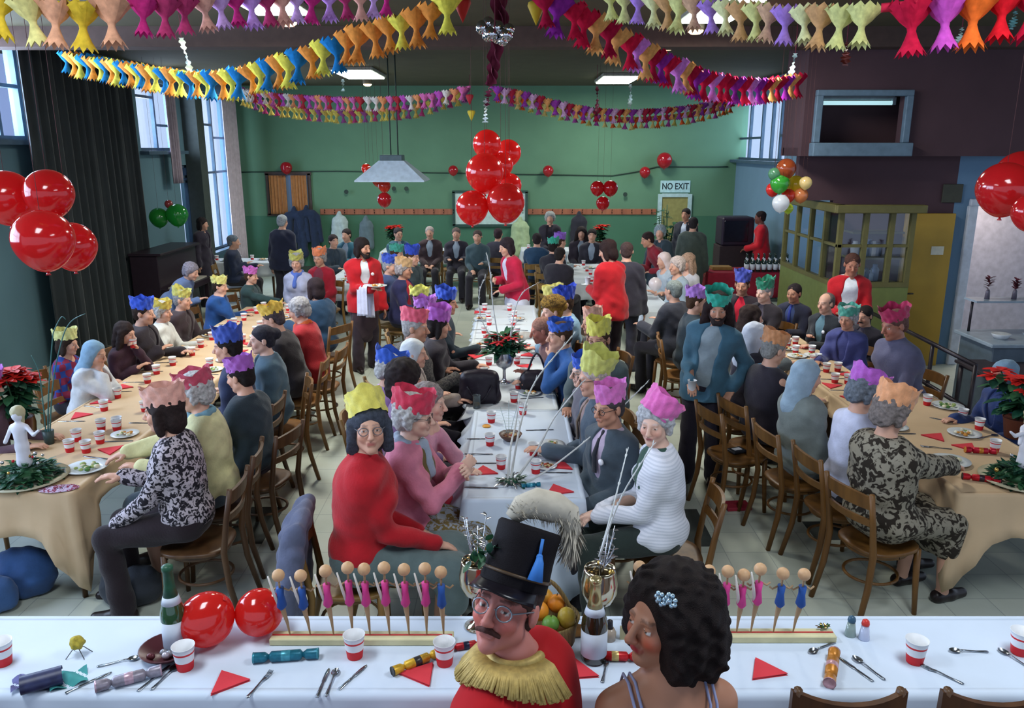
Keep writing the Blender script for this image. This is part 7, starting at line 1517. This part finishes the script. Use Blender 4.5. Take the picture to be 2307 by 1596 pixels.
# ---- the two guests at the top table
man = person('moustached person in red bandsman jacket and black plumed hat looking back over one shoulder', px=(1140, 1362), z0=ST, yaw=296, res=.0048, hy=-92, hp=-22, hr=-6, lean=2, s=1.02, g=1.22, skin='#b9756a', hair=('short', '#3a2a26'), top=('jacket', mat('#a80d16', rough=.9, var=.06, vscale=6, bump=.1)), bottom=('trousers', '#22202a'), arms=('lap', 'lap'), glasses='#8a9098', beard=('m', '#4a2a24'), gaze=(-12, 10), rosy=.6)
PX_ = PEOPLE[-1]
def hat_and_fringe(rec):
    root, T, Rh, Hc, N, u, rt, fw, Wr, El, sit, yaw = rec; BLKH = mat('#120e12', rough=.75, spec=.15, bump=.2, vscale=50); R3 = Matrix(Rh.tolist())
    hat = bpy.data.objects.new('plumed_hat', None); C.objects.link(hat); hat.parent = root; hat.location = Vector(T(npv(0, -.02, .062)).tolist()); hat.rotation_mode = 'QUATERNION'; hat.rotation_quaternion = (R3 @ Matrix.Rotation(math.radians(8), 3, 'X')).to_quaternion()
    g = G(); n = 40; rows = [(.089, .107, -.012), (.088, .106, .02), (.085, .102, .06), (.084, .100, .10), (.086, .100, .138), (.080, .094, .146), (.03, .03, .146)]
    vs = [V(a * math.cos(2 * math.pi * j / n), b * math.sin(2 * math.pi * j / n), z) for a, b, z in rows for j in range(n)]; g.add(vs, [(i * n + j, i * n + (j + 1) % n, (i + 1) * n + (j + 1) % n, (i + 1) * n + j) for i in range(len(rows) - 1) for j in range(n)] + [tuple((len(rows) - 1) * n + j for j in range(n))]); g.build('hat_crown', BLKH, hat)
    g = G(); g.grid(lambda a, v: V((.088 + .004 * v) * math.sin((a - .5) * 2.5) * (1 + .10 * v), .098 * math.cos((a - .5) * 2.5) + .060 * v * math.cos((a - .5) * 2.1), -.008 - .022 * v - .03 * v * abs(a - .5)), 24, 5); pk = g.build('peak', mat('#17141a', rough=.25), hat); md = pk.modifiers.new('thick', 'SOLIDIFY'); md.thickness = .003
    g = G(); g.tube([(-.090 * math.cos(a), .108 * math.sin(a), .018) for a in [i * .2618 for i in range(25)]], .0045, 6); g.build('hat_band', mat('#4a3a2a', rough=.4), hat)
    PL = mat('#b8b0a0', rough=.9, var=.12, vscale=30); g = G(); rs7 = random.Random(3); spine = [V(.045, .04, .150), V(.03, .03, .185), V(.0, .01, .208), V(-.045, -.02, .212), V(-.08, -.04, .205), V(-.10, -.055, .165), V(-.105, -.06, .13)]
    for i in range(1500):
        f = rs7.random() * (len(spine) - 1.001); k = int(f); p = spine[k].lerp(spine[k + 1], f - k); d = (spine[k + 1] - spine[k]).normalized(); o = V(rs7.uniform(-1, 1), rs7.uniform(-1, 1), rs7.uniform(-.8, .6)).normalized()
        leaf(g, p, d * .9 + o * .8, rs7.uniform(.035, .06), .0026, 0, .4)
    g.tube(spine, [.020, .034, .042, .042, .034, .024, .010], 10); g.build('plume', PL, hat)
    hz = V(.055, -.105, .02); g = G(); BT = mat('#3a7ac8', rough=.6); side = (R3.inverted() @ Vector((0, 0, 0)))
    # tassel on the side turned to the camera
    tx = V(-.066, .072, .125); g.tube([tx, tx + V(-.006, .002, -.045)], .0045, 6); g.tube([tx + V(-.006, .002, -.043), tx + V(-.010, .004, -.058), tx + V(-.013, .005, -.105)], [.007, .012, .021], 10); g.ball(tx + V(-.006, .002, -.045), .009, 10); g.build('blue_tassel', BT, hat)
    # holly on the hat
    g = G()
    for i in range(22): a = rs7.uniform(0, 6.28); leaf(g, (rs7.uniform(-.03, .03) + .072, .082 - rs7.uniform(-.02, .02), .035 + rs7.uniform(-.02, .05)), (math.cos(a) + .4, .4, math.sin(a)), .034, .010, i % 2, .1)
    g.build('holly_sprig', [LEAF, LEAF2], hat)
    # gold fringe over the shoulders
    GF = mat('#b39a5a', rough=.55, var=.2, vscale=70, metal=.25); g = G(); rs8 = random.Random(5); nn = 150
    def ring(a, r, dz): return N + u * (.015 + dz) + rt * math.cos(a) * r * 1.12 + fw * math.sin(a) * r
    for i in range(nn):
        a = 2.9 + 3.4 * (i / nn - .5); cc = math.cos(a) ** 2; p0 = ring(a, .070, .022); p1 = ring(a, .112, .010 + .022 * cc); p2 = ring(a + rs8.uniform(-.03, .03), .165 - .012 * cc, -.055 + .062 * cc + rs8.uniform(-.010, .004))
        g.tube([Vector(q.tolist()) for q in (p0, p1, p2)], .0042, 5)
    g.build('gold_fringe', GF, root)
    g = G(); g.tube([Vector(ring(2.9 + 3.5 * (i / 40 - .5), .072, .022).tolist()) for i in range(41)], .013, 8); g.build('gold_collar', GF, root)
hat_and_fringe(PX_)
woman = person('person with big dark curls, sparkling hair clip and strappy dress at the top table', px=(1492, 1395), z0=ST, yaw=352, res=.0048, hy=-112, hp=-3, lean=6, s=.99, g=1.0, skin='#a9765c', hair=('big', '#1a1110'), top=('strap', mat('#7a7ea8', rough=.6)), bottom=('skirt', '#7f84ac'), arms=('lap', 'lap'), fem=True, bust=1, rosy=1.0, lips='#a01c34', gaze=(15, 0))
def dress_and_clip(rec):
    root, T, Rh, Hc, N, u, rt, fw, Wr, El, sit, yaw = rec; DR = mat('#8a8fb4', rough=.5, sheen=.2)
    P0 = N - u * .49
    blob('dress', [('e', (P0 + u * .10).astype(F4), npv(.165, .125, .14), None, .05), ('e', (P0 + u * .20).astype(F4), npv(.150, .114, .10), None, .05), ('e', (P0 + u * .27 + fw * .02).astype(F4), npv(.163, .122, .10), None, .05)], .007, DR, root, wr=.003, post=lambda P, D: smax(D, (P - (P0 + u * .30)) @ u - ((P - P0) @ fw) * .8, .006))
    for sg in (-1, 1):
        for o in (0, .014):
            g = G(); ww = rt * sg * (.072 + o); pts = [P0 + u * .22 - fw * .118 + ww, P0 + u * .30 - fw * .121 + ww * 1.08, P0 + u * .38 - fw * .112 + ww * 1.18, P0 + u * .45 - fw * .078 + ww * 1.28, P0 + u * .498 - fw * .02 + ww * 1.32, P0 + u * .492 + fw * .035 + ww * 1.3, P0 + u * .42 + fw * .10 + ww * 1.2, P0 + u * .33 + fw * .135 + ww]
            g.tube([Vector(q.tolist()) for q in pts], .0042, 6); g.build('strap', DR, root)
    CR = mat('#a8c4d4', rough=.08, metal=.6, var=0); g = G(); rs9 = random.Random(4); hc = bpy.data.objects.new('hair_clip', None); C.objects.link(hc); hc.parent = root; hc.location = Vector(T(npv(-.080, .062, .112)).tolist()); hc.rotation_mode = 'QUATERNION'; hc.rotation_quaternion = Matrix(Rh.tolist()).to_quaternion()
    for cx, cz in ((-.016, .010), (.022, -.006)):
        for i in range(7): a = i * .9; g.ball((cx + .016 * math.cos(a), .005, cz + .014 * math.sin(a)), .0065, 8)
        g.ball((cx, .010, cz), .008, 8)
    g.build('crystal_flower', CR, hc); g = G(); g.tube([(.03, 0, -.008), (.075, -.02, -.012)], .0022, 6); g.build('pin', mat('#b8a08a', rough=.3, metal=.7), hc)
dress_and_clip(PEOPLE[-1])
for b_, lb in ((man, 'wooden chair under the person in the bandsman jacket'), (woman, 'wooden chair under the curly haired person in strappy dress')): o = chair(b_.location.x, b_.location.y - .02, 0, lb, 'c', 'wooden cafe chairs at the top table'); o.location.z = ST
# ================================================================ light and camera
sc = bpy.context.scene
w = bpy.data.worlds.new('daylight'); sc.world = w; w.use_nodes = True
w.node_tree.nodes['Background'].inputs[0].default_value = (.62, .76, 1., 1); w.node_tree.nodes['Background'].inputs[1].default_value = .85
def area(name, loc, rot, sx, sy, e, col):
    l = bpy.data.lights.new(name, 'AREA'); l.shape = 'RECTANGLE'; l.size = sx; l.size_y = sy; l.energy = e; l.color = col
    o = bpy.data.objects.new(name, l); C.objects.link(o); o.location = loc; o.rotation_euler = rot; o.visible_camera = False; return o
for i, (x, y, sx, sy) in enumerate(LAMPS): area('ceiling_and_fill_glow', (x, y, ZC - .13), (0, 0, 0), sx, sy, (105, 105, 72, 72, 52, 52)[i], (1, .97, .88))
for wn, e in ((W1, 420), (W2, 110), (W3, 150), ((1.6, 6.4, 1.9, 4.0), 420)):  # last entry shines through the added unseen window
    area('window_daylight', (XL - .35, (wn[0] + wn[1]) / 2, (wn[2] + wn[3]) / 2), (0, -math.pi / 2, 0), wn[3] - wn[2], wn[1] - wn[0], e, (.70, .82, 1))
area('window_daylight', (XR + .35, (W4[0] + W4[1]) / 2, (W4[2] + W4[3]) / 2), (0, math.pi / 2, 0), W4[3] - W4[2], W4[1] - W4[0], 70, (.70, .82, 1))
for x in (-1.9, 1.9): area('ceiling_and_fill_glow', (x, 2.0, ZC - .13), (0, 0, 0), .75, 1.4, 58, (.86, .93, 1))  # added fill lamps out of view, without fixtures, brightening the top table
area('passage_light', (6.6, YW + .6, 2.45), (0, 0, 0), .6, .4, 14, (1, .86, .74))
cd = bpy.data.cameras.new('camera'); cam = bpy.data.objects.new('camera', cd); C.objects.link(cam)
cam.location = (0, 0, CAMH); cam.rotation_euler = (math.pi / 2 - PITCH, 0, 0)
cd.sensor_fit = 'HORIZONTAL'; cd.sensor_width = 36; cd.lens = FPX * 36 / 2307; cd.clip_end = 200
sc.camera = cam
sc.view_settings.view_transform = 'Standard'; sc.view_settings.look = 'None'; sc.view_settings.gamma = 1; sc.view_settings.exposure = 0.33
sc.view_settings.use_curve_mapping = False
cy = sc.cycles; cy.max_bounces = 6; cy.diffuse_bounces = 3; cy.glossy_bounces = 3; cy.transmission_bounces = 4; cy.transparent_max_bounces = 8
cy.caustics_reflective = False; cy.caustics_refractive = False; cy.sample_clamp_indirect = 6; cy.use_denoising = True
